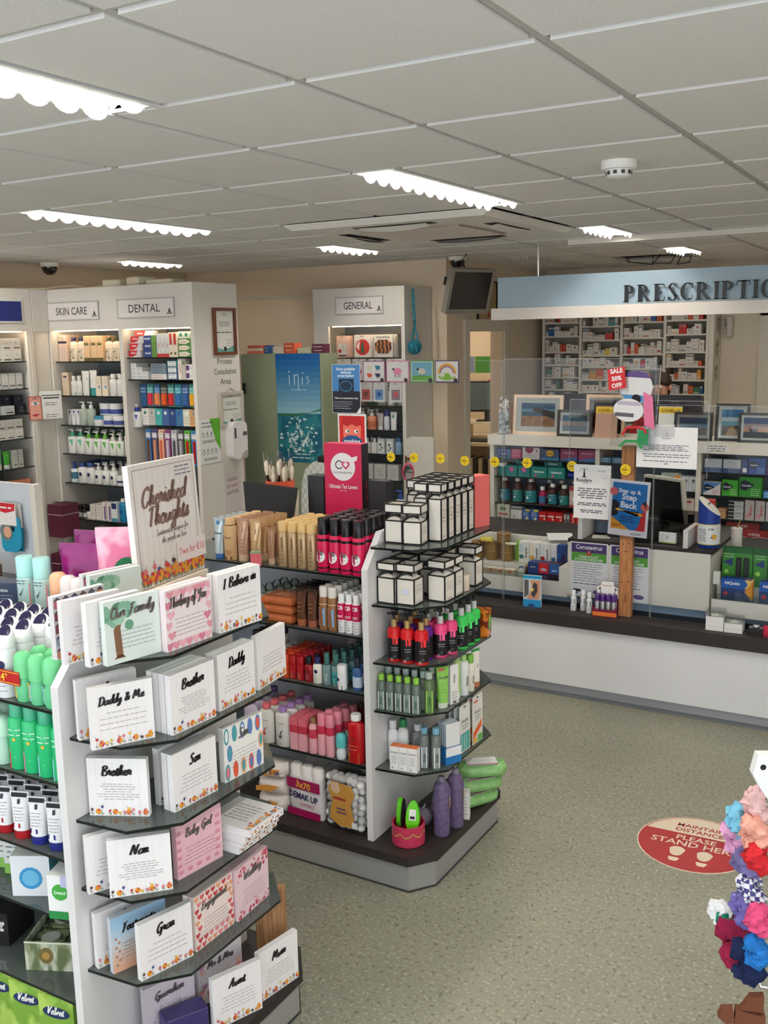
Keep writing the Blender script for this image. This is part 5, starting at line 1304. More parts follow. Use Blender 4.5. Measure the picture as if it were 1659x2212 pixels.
for i in range(3):
 for r_ in range(2):
  gr_[i].put((-2.005+.052*i,1.606+.052*r_,z),['green roll-on deodorant with yellow label','green roll-on deodorant with pale blue label','green roll-on deodorant against the end panel'][i]+', '+ROWN[r_]+' row','deodorant',gd,20)
can(.024,.15,(236,236,234),(240,240,240),.05,art=(('t','TO',.5,.4,.12,(60,60,60)),('r',.3,0,.9,.3,(236,200,40)),('p',((.4,0),(.6,.25),(.8,0)),(210,40,40))),capr=.0235).put((-1.895,1.735,z),'white deodorant can with yellow flash by the end panel','spray can',gd,20)
z=.9205
mg=[can(.026,.178,(38,190,120),(70,180,140),.04,art=(('r',0,0,1,.4,c1),('p',((.05,.4),(.5,.22),(.95,.4)),(38,190,120)),('c',.5,.6,.1,(230,190,60)),('l',.1,.68,.9,.78,2,.03,(200,240,220))),capr=.02)for c1 in((214,60,70),(222,110,160),(150,200,226),(150,210,220))]
for i in range(4):
 for r_ in range(3):
  mg[[3,2,1,0][i]].put((-1.893-.053*i,1.612+.054*r_,z),['green spray can against the end panel','green spray can with pale blue foot','green spray can with pink foot','green spray can with pomegranate foot'][i]+', second deodorant shelf, '+ROWN[r_]+' row','spray can',gd,20)
mp=rollon(.03,.13,(190,226,206),(200,236,214),lab=(.1,.95,(70,180,130)),split=.6,waist=.9)
for i in range(3):
 for r_ in range(2):
  mp.put((-2.115-.064*i,1.612+.066*r_,z),nth('pale green domed deodorant, second deodorant shelf',i,3,'spray cans',r_,2),'deodorant',gd,20)
z=.7175
tb=[tube(.055,.034,.128,(238,238,240),c,.024,art=(('r',.1,.08,.6,.2,c),('l',.15,.28,.85,.6,5,.02,(140,140,150)),('r',.42,.7,.58,.82,(30,34,60)),('r',-.1,.86,1.1,.97,(24,26,34))),crimp=(232,232,234))for c in((36,44,130),(176,26,36))]
for i in range(5):
 for r_ in range(4):
  tb[0 if i<2 else 1].put((-1.94-.066*i,1.612+.045*r_,z),nth('white hand cream tube with %s cap'%('blue' if i<2 else 'red'),i,5,'panel',r_,4),'tube',gd,20)
z=.5475
gs='soaps on the fourth deodorant-bay shelf'
so=carton(.105,.10,.115,(226,230,234),(('c',.5,.45,.3,(60,150,206)),('c',.5,.45,.22,(110,186,226))),'soap_carton',top=(236,234,230),side=(96,164,206))
so.put((-2.085,1.66,z),'white soap carton with blue ring and blue side','carton',gs,28)
so.put((-2.105,1.77,z),'white soap carton with blue side standing behind the other','carton',gs,28)
dt=carton(.075,.07,.12,(236,238,236),(('c',.45,.62,.3,(70,170,70)),('t','Dettol',.45,.58,.1,(240,250,240),.02),('r',0,0,1,.18,(40,140,70)),('r',.5,.75,1,1,(190,190,226))),'soap_carton')
dt.put((-1.915,1.612,z),'white hand-soap carton with green disc by the end panel','carton',gs,20)
for k in range(2):
 carton(.09,.08,.058,(96,176,90),(('c',.3,.5,.42,(120,200,80)),('t','Dettol',.3,.42,.22,(240,250,240),.02)),'soap_carton',side=(70,150,90)).put((-1.955,1.745,z+.0585*k),('lower','upper')[k]+' green soap carton behind the hand-soap carton','carton',gs,22)
for i in range(3):
 carton(.07,.06,.1,(222,222,218),(('r',0,0,1,.3,(140,190,90)),('l',.1,.5,.9,.8,3,.05))).put((-2.2-.08*i,1.70,z),nth('pale soap carton with green foot, fourth shelf',i,3),'carton',gs,20)
ov=thing('gift_box','open olive-printed gift box holding round-labelled soaps','gift box',(-2.06,1.742,.3155),25)
OLV=two_tone('noise',(196,200,176),(104,116,76),34,.6,(1,1,.4),.42,.6)
t_=.004;bw,bd,bh=.20,.19,.085
ob('box_wall',MB(OLV).box(-bw/2,-bd/2,0,bw/2,-bd/2+t_,bh),ov);ob('box_wall',MB(OLV).box(-bw/2,bd/2-t_,0,bw/2,bd/2,bh),ov)
ob('box_wall',MB(OLV).box(-bw/2,-bd/2+t_,0,-bw/2+t_,bd/2-t_,bh),ov);ob('box_wall',MB(OLV).box(bw/2-t_,-bd/2+t_,0,bw/2,bd/2-t_,bh),ov)
ob('box_floor',MB(mat((200,200,186))).box(-bw/2+t_,-bd/2+t_,0,bw/2-t_,bd/2-t_,t_),ov)
ob('rim',MB(mat((222,226,206))).box(-bw/2,-bd/2-.001,bh-.004,bw/2,-bd/2,bh).box(bw/2,-bd/2,bh-.004,bw/2+.001,bd/2,bh),ov)
b=MB();b.disc(-.04,.045,.02,-bd/2-.0012,(120,104,60),16,rz=.024);b.disc(-.04,.045,.011,-bd/2-.0016,(180,140,70));ob('brown_seal',b,ov)
OLV2=two_tone('noise',(150,156,116),(70,80,52),44,.6,(1,1,1),.42,.6)
for i in range(2):
 for j in range(2):
  s_=thing('soap_bar',['olive-wrapped round-labelled soap at the front of the gift box','olive-wrapped round-labelled soap at the back of the gift box'][j]+(', left' if i==0 else ', right')+' side','soap',ov.matrix_basis@Vector((-.047+.094*i,-.045+.09*j,.006)),25,'soaps in the olive gift box',MB(OLV2).bevbox(.09,.086,.062,.006))
  ob('round_label',MB(mat((214,214,200))).lathe([(.026,.062),(.026,.0632)],18,smooth=False),s_)
tz=.1405
VT=two_tone('noise',(126,170,60),(176,210,96),14,.5)
for i in range(4):
 o=thing('tissue_box',['green Velvet tissue box nearest the end panel','second green Velvet tissue box from the end panel','third green Velvet tissue box on the deck','fourth green Velvet tissue box on the deck'][i],'tissue box',(-1.975-.115*i,1.635+.0*i,tz),12,'green tissue boxes on the gondola deck',MB(VT).cb(.108,.11,.165))
 b=MB();b.disc(0,.118,.042,-.0556,(36,52,96),18,rz=.017);ob('blue_oval',b,o)
 ob('lettering',MB().script('Velvet',0,.112,.011,-.056,(240,240,236),.16,width=.07),o)
 ob('tissue_slot',MB(mat((226,226,206))).cb(.075,.06,.001,z=.165),o)
for i in range(3):
 o=thing('tissue_packet','small grey flower-print tissue packet lying by the tissue boxes, '+['inner','middle','outer'][i],'tissue packet',(-1.905+.0*i,1.575+.028*i-.03,tz+(0 if i<2 else 0)),40+20*i,'small tissue packets on the deck',MB(two_tone('noise',(226,220,218),(110,96,96),60,.5)).bevbox(.05,.022,.028,.004))
o=thing('tissue_box','black and white lettered tissue box at the end of the deck','tissue box',(-2.33,1.70,.3155),15,None,MB(mat((24,22,22),.5)).cb(.16,.12,.1))
ob('lettering',MB().script('Kleenex',0,.045,.03,-.0605,(226,222,220),.16,width=.14),o)
# ==== STOCK OF THE TANNING GONDOLA
gA='tanning products on the top gondola shelf'
z=1.1475;y0=2.985
cbm=can(.0245,.2,(214,24,82),(24,20,24),.062,bands=((.83,.90,(20,18,20)),(.09,.13,(20,18,20))),art=(('c',.42,.42,.5,(240,238,240)),('t','CB',.42,.46,.16,(40,36,40),.02),('l',.2,.36,.75,.38,1,.012,(120,110,116))),capr=.0205)
rowx(cbm,-2.017,.0505,4,y0,z,'pink Cocoa Brown spray can with black cap on top shelf','spray can',gA,.051,5,jit=.001)
lm=can(.0205,.172,(190,162,124),(226,190,128),.036,art=(('l',.3,.12,.8,.45,4,.02,(120,96,70)),('v','Lancom',.62,.68,.38,(110,84,60))),capr=.0195,metal=.45,rough=.3)
rowx(lm,-2.2,.0437,4,y0,z,'gold mousse can with pale gold cap on top shelf','spray can',gA,.045,5,jit=.001)
td=tube(.056,.036,.168,(196,156,132),(214,186,160),.03,art=(('l',.2,.1,.8,.4,4,.015,(110,80,64)),('v','Dove',.6,.68,.2,(110,90,110))),metal=.35,rough=.28)
for r_ in range(5):
 td.put((-2.393,y0+.042*r_,z),nth('rose-gold squeeze tube on top shelf by the tan bottles',r=r_,nr=5),'tube',gA)
tg=tube(.056,.036,.168,(214,180,136),(222,196,156),.03,art=(('l',.2,.1,.8,.4,4,.015,(120,90,60)),('v','Dove',.6,.68,.2,(120,96,100))),metal=.4,rough=.25)
for r_ in range(5):
 tg.put((-2.330,y0+.042*r_,z),nth('champagne-gold squeeze tube on top shelf',r=r_,nr=5),'tube',gA)
tb_=tube(.036,.026,.142,(176,134,104),(206,172,140),.025,art=(('l',.2,.15,.8,.4,4,.015,(110,76,54)),('v','Dove',.5,.65,.3,(100,76,70))),metal=.3,rough=.3)
for r_ in range(6):
 tb_.put((-2.258,y0+.031*r_,z),nth('short brown squeeze tube on top shelf',r=r_,nr=6),'tube',gA)
db=bottle(.03,.165,(206,166,120),(216,178,130),.025,.0205,.62,art=(('t','Dove',.5,.72,.11,(110,84,60),.01),('l',.2,.2,.8,.3,3,.02,(110,80,50)),('r',.15,.02,.85,.12,(110,70,40))),sh=.08)
for r_ in range(5):
 db.put((-2.455,y0+.042*r_,z),nth('tan lotion bottle on top shelf by the rose-gold tubes',r=r_,nr=5),'bottle',gA)
ds=tube(.05,.03,.16,(196,210,216),(60,110,170),.02,art=(('t','Dove',.5,.55,.12,(70,90,110),.01),('r',0,.4,1,.44,(80,110,140)),('c',.5,.88,.2,(60,130,190))),metal=.3,rough=.25)
for r_ in range(5):
 ds.put((-2.512,y0+.04*r_,z),nth('silver-blue squeeze tube at the end of the top shelf',r=r_,nr=5),'tube',gA)
carton(.05,.05,.06,(238,230,214),(('l',.15,.2,.85,.8,4,.05,(140,150,170)),)).put((-2.47,2.958,z-.0),'small cream carton before the tan lotion bottles','carton',gA,12)if False else None
o=thing('carton','slanted pink and green gift carton behind the plaques','carton',(-2.30,2.94,1.1475),35,gA,MB(mat((226,110,116),.4)).box(-.02,-.012,0,.02,.012,.05))
ob('striped_top',MB(mat((120,170,140))).box(-.02,-.012,.05,.02,.012,.054),o)
yb=3.42
gb=thing('gift_set_box','tall pink Ultimate Tan Lovers gift box above the spray cans','gift box',(-2.205,yb,z),3)
PK=mat((206,20,78),.4)
b=MB(PK).box(-.088,0,0,.088,.06,.42);b.use(mat((34,28,30),.4));b.mi[3]=b.c
ob('box',b,gb)
b=MB();b.disc(.0,.325,.058,-.0006,(240,236,238),26);b.poly([(.03,.362),(.07,.372),(.066,.352),(.04,.345)],-.0008,(240,236,238));ob('white_roundel',b,gb)
b=MB();b.ring2(-.017,.333,.014,.0185,-.0012,(60,56,60),14,.6,2*PI-.6);ob('logo_letter',b,gb)
b=MB();heart(b,.014,.333,.040,-.0012,(206,30,84));heart(b,.014,.334,.024,-.0015,(240,236,238));ob('logo_heart',b,gb)
b=MB();b.text('COCOA BROWN',0,.297,.012,-.0012,(60,56,60),.0,width=.085);ob('logo_name',b,gb)
b=MB();b.text('Ultimate Tan Lovers',0,.235,.024,-.0008,(246,240,244),.015,width=.135);ob('title',b,gb)
b=MB();b.text('GIFT SET',0,.222,.009,-.0008,(240,190,210));ob('subtitle',b,gb)
b=MB()
for i,(h_,w_)in enumerate(((.05,.01),(.05,.009),(.062,.011),(.055,.013),(.075,.036),(.05,.011),(.042,.012),(.042,.012),(.04,.012))):
 x=-.072+[0,.014,.028,.043,.072,.1,.117,.134,.149][i]
 b.rect(x-w_/2,.04+.012,x+w_/2,.04+h_+.012,-.0007-i*1e-5,(238,224,230));b.rect(x-w_/2+.002,.05+.012,x+w_/2-.002,.04+h_*.6+.012,-.001-i*1e-5,(206,60,104))
ob('product_picture',b,gb)
b=MB();b.v=[];st=MB().text('KEEP TAN',0,0,.02,0,(200,40,90));st.xf(Matrix.Translation((.0886,.03,.22))@Matrix.Rotation(PI/2,4,'Z')@Matrix.Rotation(PI/2,4,'Y'));ob('side_lettering',st,gb)
bb=thing('display_box','open black display box tilted back behind gold mousse cans','box',(-2.52,yb-.075,z),4)
ob('front_flap',MB(mat((30,28,30),.5)).plate([(-.13,.03),(.09,.03),(.13,.235),(-.14,.25)],0,.003),bb)
ob('box_base',MB(mat((34,32,34),.5)).box(-.12,.004,0,.11,.095,.03),bb)
ob('cream_side',MB(mat((206,190,172),.6)).plate([(.092,.03),(.125,.03),(.133,.23)],.004,.007),bb)
thing('black_carton','plain black carton left of the pink gift box','carton',(-2.345,yb+.035,z),2,None,MB(mat((40,42,48),.45)).bevbox(.08,.07,.28,.003))
thing('black_carton','plain black carton right of the pink gift box','carton',(-2.062,yb+.06,z),2,None,MB(mat((34,34,40),.45)).bevbox(.085,.06,.27,.003))
bp=thing('brush_pot','orange pot of cellophane-wrapped make-up brushes','pot',(-2.60,3.52,z),0,None,MB(mat((226,96,66),.4)).lathe([(.05,0),(.058,.02),(.064,.235),(.06,.235),(.055,.03)],18))
r=random.Random(3)
for i in range(14):
 a_,q=(0,0)if i==0 else(2*PI*i/6,.0225)if i<7 else(2*PI*i/7+.3,.042)
 o=thing('makeup_brush',nth('cream-bristled make-up brush in the orange pot',0)+', '+['short','long','leaning','upright','front','rear','thick','slim','inner','outer','tilted','tall','low','small'][i]+' one','brush',(-2.60+q*math.cos(a_),3.52+q*math.sin(a_),z+.06),rot=(-math.sin(a_)*q*1.6,math.cos(a_)*q*1.6,0),group='brushes in the orange pot',me=MB(mat((28,24,24),.3)).tube([(0,0,0),(0,0,.15+.025*(i%3))],.006,6))
 hh=.15+.025*(i%3)
 ob('bristles',MB(mat((232,218,196),.8,var=.06)).lathe([(.006,hh),(.01,hh+.02),(.01,hh+.05),(.004,hh+.065)],8),o)
 ob('wrapper',MB(clear((245,245,245),.05,1.3)).box(-.0115,-.002,hh-.01,.0115,.002,hh+.1),o)
gB='tanning products on the second gondola shelf'
z=.9225
op=MB(mat((176,96,52),.25,var=.15,scale=30,bump=.4))
for k in range(3):
 b=MB(mat((182,100,56),.25,var=.12,scale=26,bump=.35)).loft([[(sx*(.075-i_),sy*(.06-i_),zz)for sx,sy in((-1,-1),(1,-1),(1,1),(-1,1))]for i_,zz in((.012,0),(0,.012),(0,.022),(.012,.034))],True)
 o=thing('wipes_pack',['lowest','middle','top'][k]+' orange-brown self-tan wipes pack in the stack','wipes pack',(-2.232,3.02,z+.0345*k),R.uniform(-4,4),gB,b)
 ob('flap',MB(mat((206,130,84),.2)).box(-.03,-.02,.034,.03,.02,.0345),o)
btn=[tube(.046,.032,.155,(92,56,38),(168,100,70),.028,art=(('r',0,.05,1,.12,c),('r',0,.62,1,.95,(40,26,22)),('l',.15,.25,.85,.5,3,.02,(190,140,100))),rough=.25,crimp=(24,18,18))for c in((226,180,60),(150,60,170))]
for i in range(2):
 for r_ in range(4):
  btn[i].put((-2.127+.05*i,y0+.035*r_,z),nth('dark brown tan tube with '+('yellow','purple')[i]+' band',r=r_,nr=4),'tube',gB)
tc_=can(.0185,.166,(150,104,66),(232,226,218),.04,bands=((.78,.8,(226,206,180)),),art=(('r',.1,.12,.9,.68,(226,222,214)),('p',((.2,.14),(.5,.4),(.4,.66),(.15,.66)),(150,80,56)),('p',((.6,.66),(.9,.66),(.9,.14),(.7,.14)),(130,170,206))),capr=.0165)
rowx(tc_,-2.024,.039,2,y0,z,'brown tan mousse can with clear cap','spray can',gB,.04,5)
cw=can(.0155,.147,(240,238,240),(244,244,244),.03,bands=((.42,.95,(206,24,84)),),art=(('t','CB',.5,.76,.17,(245,245,245),.03),('t','BODY',.5,.5,.1,(245,245,245),.02),('l',.15,.1,.85,.36,4,.025,(110,110,120))),capr=.012)
rowx(cw,-1.946,.0325,3,y0,z,'slim white and pink CB mousse can','spray can',gB,.034,6)
thing('black_carton','black foil packet lying behind the tan mousse cans','carton',(-1.98,3.215,z),4,None,MB(mat((22,20,22),.25,bump=.5,scale=30)).bevbox(.17,.05,.175,.008))
lp=carton(.045,.045,.085,(226,214,200),(('r',.2,.55,.8,.85,(96,84,76)),('l',.15,.1,.85,.4,3,.04)),'lash_carton')
for i in range(2):
 for r_ in range(5):
  if i and r_<2:continue
  o=lp.put((-2.36+.052*i,y0+.012+.05*r_,z),nth('pale carton with clear domed top, second shelf',i,2,'end',r_,5),'carton',gB,0)
  ob('clear_dome',MB(clear((240,246,246),.04,1.4)).lathe([(.02,.085),(.02,.1),(.012,.115),(.002,.118)],10),o)
gC='hair products on the third gondola shelf'
z=.7055
wc=bottle(.0155,.085,(236,232,224),(238,234,226),.022,.0135,art=(('t','2',.5,.35,.35,(30,140,80),.02),('l',.1,.1,.9,.2,2,.03)),sh=.05)
wc2=bottle(.0155,.085,(236,232,224),(238,234,226),.022,.0135,art=(('t','2',.5,.35,.35,(226,110,70),.02),('l',.1,.1,.9,.2,2,.03)),sh=.05)
for r_ in range(6):
 wc.put((-2.306+.004*r_,y0+.033*r_,z),nth('small white bottle with green numeral, third shelf',r=r_,nr=6),'bottle',gC)
 wc2.put((-2.272+.004*r_,y0+.033*r_,z),nth('small white bottle with orange numeral, third shelf',r=r_,nr=6),'bottle',gC)
pc=bottle(.018,.15,(226,214,196),(44,28,46),.04,.017)
for i in range(2):
 for r_ in range(4):
  pc.put((-2.385+.042*i,y0+.05+.042*r_,z),nth('cream bottle with dark plum cap, third shelf',i,2,'end',r_,4),'bottle',gC)
bottle(.018,.16,(226,222,220),(40,26,40),.04,.017).put((-2.05,3.215,z),'lone white bottle with dark plum cap behind the red bottles','bottle',gC)
for i,(c_,nm)in enumerate((((214,66,26),'orange'),((214,74,30),'orange'),((176,26,34),'red'),((176,26,36),'red'))):
 pr=bottle(.0162,.092,c_,tuple(max(0,v-6)for v in c_),.032,.0155,art=(('l',.15,.15,.85,.45,4,.03,(240,190,170)),('l',.3,.55,.7,.58,1,.03,(240,200,180))),sh=.03)
 for r_ in range(6):
  pr.put((-2.242+.034*i+(.003*r_),y0+.034*r_,z),nth(nm+' miniature shampoo bottle, third shelf',i%2,2,'white bottles',r_,6),'bottle',gC)
bottle(.0175,.098,(150,24,34),(24,20,22),.028,.012,.8,art=(('r',.1,.6,.9,.75,(30,28,30)),('l',.2,.2,.8,.45,3,.03,(226,190,190)))).put((-2.102,y0,z),'dark red shampoo bottle with black cap, third shelf','bottle',gC)
bottle(.0175,.098,(150,24,34),(24,20,22),.028,.012,.8).put((-2.09,y0+.04,z),'dark red bottle with black cap behind its twin','bottle',gC)
bottle(.02,.1,(240,236,224),(36,40,92),.022,.012,.7,art=(('c',.5,.72,.22,(30,34,80)),('l',.3,.2,.7,.5,4,.02))).put((-2.062,y0,z),'cream lotion bottle with navy cap, third shelf','bottle',gC)
gl=bottle(.0185,.125,(116,146,146),(60,110,104),.045,.011,.75,art=(('v','VO5',.6,.45,.5,(200,214,214)),),sh=.06)
gl2=bottle(.0185,.125,(116,146,146),(60,110,104),.045,.011,.75,art=(('r',.15,.2,.85,.85,(30,160,160)),('c',.5,.62,.15,(20,110,130))),sh=.06)
for r_ in range(5):
 gl.put((-2.019+.01*r_,y0+.042*r_,z),nth('grey-green hair spray bottle with tall cap',r=r_,nr=5),'bottle',gC)
 gl2.put((-1.978+.01*r_,y0+.042*r_,z),nth('grey-green hair spray bottle with turquoise label',r=r_,nr=5),'bottle',gC)
can(.019,.094,(240,240,242),(242,242,242),.04,art=(('r',.1,0,.8,.3,(24,24,28)),('c',.3,.75,.2,(30,34,80))),capr=.0185).put((-1.944,2.972,z),'short white roll-on with black foot, third shelf','deodorant',gC)
for r_ in range(3):
 bottle(.02,.125,(60,96,150),(36,40,60),.035,.012,.75,lab=(.15,.6,(190,206,226)),clearbody=False).put((-1.884,2.985+.05*r_,z),nth('blue bottle with pale label against the end panel',r=r_,nr=3),'bottle',gC)
gD='talc and perfume on the fourth gondola shelf'
z=.4255
for i,(c_,nm)in enumerate((((226,110,116),'pink'),((170,130,190),'lilac'))):
 pr=bottle(.034,.16,(228,226,220),c_,.02,.017,.6,art=(('l',.2,.75,.8,.8,1,.02),('p',((.45,.2),(.5,.5),(.7,.6),(.55,.45)),(70,70,76)if i else(206,80,70)),('c',.5,.35,.12,(90,90,96)if i else(220,90,80)),('l',.3,.08,.7,.14,2,.02)),sh=.12,name='talc_bottle')
 for r_ in range(4):
  pr.put((-2.305+.078*i+.004*r_,2.975+.05*r_,z),nth('white talc bottle with %s lid'%nm,r=r_,nr=4),'talc bottle',gD)
pu=bottle(.034,.165,(200,186,206),(120,84,150),.02,.017,.6,name='talc_bottle')
for r_ in range(4):
 pu.put((-2.385,2.98+.05*r_,z),nth('lilac talc bottle with purple lid',r=r_,nr=4),'talc bottle',gD)
DOT=two_tone('voronoi',(216,120,136),(236,170,180),150,.45,(1,1,1),.12,.16)
def dotted(proto_mesh,zz):
 return proto_mesh
pbx=Proto('perfume_carton',MB(DOT).cb(.036,.036,.13),[('red_band',MB(mat((206,60,84))).cb(.0366,.0366,.03,z=.07)),('pale_top',MB(mat((226,110,126))).cb(.0364,.0364,.03,z=.1005))])
for i in range(2):
 for r_ in range(3):
  pbx.put((-2.165+.04*i,2.975+.04*r_,z),nth('dotted pink perfume carton, fourth shelf',i,2,'talc',r_,3),'carton',gD)
mist=Proto('body_mist',MB(DOT).lathe([(.0175,0),(.0185,.004),(.0185,.1),(.012,.118)],14),[('red_band',MB(mat((206,60,84))).lathe([(.0188,.062),(.0188,.098)],14,cap=False)),('cap',MB(mat((190,150,110),.3,.6)).lathe([(.011,.118),(.011,.138),(.009,.14)],12))])
mist.put((-2.082,2.972,z),'pink dotted body mist with bronze cap, fourth shelf','body mist',gD)
mist.put((-2.07,3.02,z),'pink dotted body mist with bronze cap behind its twin','body mist',gD)
pca=Proto('spray_can',MB(DOT).lathe([(.017,0),(.018,.004),(.018,.115),(.016,.12)],14),[('red_band',MB(mat((206,50,80))).lathe([(.0183,.085),(.0183,.118)],14,cap=False)),('cap',MB(mat((232,140,156),.3)).lathe([(.0175,.12),(.0175,.16),(.013,.166)],14))])
for i in range(2):
 for r_ in range(4):
  pca.put((-2.044+.038*i+.008*r_,2.975+.042*r_,z),nth('pink dotted body spray can, fourth shelf',i,2,'talc',r_,4),'spray can',gD)
for r_ in range(2):
 rollon(.021,.1,(226,240,240),(96,200,200),split=.48,waist=.7).put((-1.958+.012*r_,2.975+.048*r_,z),('front','rear')[r_]+' turquoise-capped roll-on, fourth shelf','deodorant',gD)
bottle(.036,.19,(190,22,30),(238,236,234),.024,.02,.65,art=(('r',.1,.0,.9,.3,(176,90,40)),('c',.5,.7,.15,(150,30,30)),('l',.2,.4,.8,.5,2,.02,(236,190,120))),sh=.12).put((-1.89,2.975,z),'big red lotion bottle with white cap, fourth shelf','bottle',gD)
for i in range(2):
 bottle(.026,.15,[(150,60,70),(130,100,150)][i],(110,90,70),.02,.014).put((-1.99+.06*i,3.17,z),['wine red','violet'][i]+' body wash bottle behind the pink body sprays','bottle',gD)
z=.1405
gE='cotton wool packs on the gondola deck'
FOIL=mat((236,232,228),.3,bump=.4,scale=30)
def pillow(w,d,h,m_,bul=.35,wr=.004,seed=1,n=20):
 r_=random.Random(seed);rings=[]
 for k in range(9):
  t=k/8;f_=math.sin(PI*(.08+.84*t))**bul
  rings.append([(w/2*math.copysign(abs(math.cos(2*PI*j/n))**.7,math.cos(2*PI*j/n))*(.9+.1*f_)+r_.uniform(-wr,wr),d/2*math.copysign(abs(math.sin(2*PI*j/n))**.7,math.sin(2*PI*j/n))*f_+r_.uniform(-wr,wr),h*t)for j in range(n)])
 return MB(m_).loft(rings,True)
dm1=thing('cotton_pad_pack','white and magenta 3x70 DEMAK UP cotton pad pack','cotton pack',(-2.135,3.0,z),-3,gE,pillow(.165,.06,.165,mat((236,230,230),.3),.25))
for q0,q1 in((.118,.16),(.005,.035)):ob('magenta_print',MB(mat((158,24,84),.3)).box(-.08,-.0335,q0,.08,-.0325,q1),dm1)
for k in range(3):
 ob('pad_roll',MB(mat((242,238,234),.7)).lathe([(.026,.14),(.027,.2),(.02,.21),(.004,.212)],14,x=-.053+.053*k,sy=.9),dm1)
ob('number_lettering',MB().text('3x70',0,.126,.036,-.035,(236,176,60),.03,width=.09,rot=-.08),dm1)
ob('brand_lettering',MB().text("DEMAK UP",0,.078,.036,-.0345,(40,36,90),.03,width=.14,rot=-.05),dm1)
ob('small_print',MB().text('EXPERT',.02,.05,.02,-.034,(176,60,120),.0,rot=-.05),dm1)
for k in range(3):
 o=thing('cotton_pad_pack',['lowest','middle','top'][k]+' orange-flowered DEMAK UP cotton pack in the pile','cotton pack',(-2.295,3.01,z+.068*k),-5+4*k,gE,pillow(.14,.12,.066,mat((236,226,220),.35),.5,seed=k))
 b=MB();b.poly([(-.06,.01),(.02,.022),(.06,.05),(.0,.045),(-.06,.03)],-.0615,(236,160,70));ob('orange_print',b,o)
 if k==2:ob('brand_lettering',MB().text('DEMAK UP',0,.026,.022,-.0622,(40,40,96),.02,width=.11),o)
for k in range(2):
 o=thing('cotton_pad_pack',['lower','upper'][k]+' pale clear-wrapped cotton pack behind the 3x70 pack','cotton pack',(-2.16+.03*k,3.13,z+.1*k),6,gE,pillow(.18,.12,.098,mat((226,220,224),.3),.5,seed=8+k))
 ob('purple_oval',MB().disc(0,.05,.03,-.0625,(120,110,160),14,rz=.016),o)
cb_=thing('cotton_ball_bag','clear bag of cotton wool balls with gold card','cotton bag',(-1.943,2.995,z),-4,gE)
r=random.Random(9)
PUFF=[MB(mat((244,242,240),.9,bump=.4,scale=50)).ball(.016+.002*i,0,0,0,8,6,.9).mesh('cotton_ball')for i in range(3)]
n=0
for zz in range(7):
 for xx in range(6):
  for yy in range(2):
   ob('cotton_ball',PUFF[r.randrange(3)],cb_,(-.072+.029*xx+r.uniform(-.005,.005),-.018+.034*yy+r.uniform(-.003,.003),.0235+.029*zz+r.uniform(-.003,.003)))
ob('clear_bag',pillow(.2,.095,.235,clear((250,250,250),.06,1.22),.3,.004,5),cb_)
ob('gold_card',MB(mat((206,150,70),.4)).plate([(-.055,.05),(-.01,.025),(.05,.03),(.06,.06),(.045,.12),(.065,.16),(.05,.195),(-.04,.2),(-.06,.17),(-.04,.12)],-.053,-.051),cb_)
b=MB();b.poly([(-.045,.195),(-.01,.2),(.0,.17),(-.02,.15),(-.045,.165)],-.0535,(226,190,160));b.lines(-.035,.04,.135,.135,1,.014,-.0535,(170,60,60));b.lines(-.02,.04,.095,.08,2,.01,-.0535,(120,80,110));ob('card_print',b,cb_)
ob('price_label',MB(mat((236,236,240))).box(.05,-.054,.03,.075,-.0535,.055),cb_)
gF='white black-edged gift boxes on the gondola end'
BOXW=mat((232,226,216),.55);BOXK=mat((28,26,26),.5)
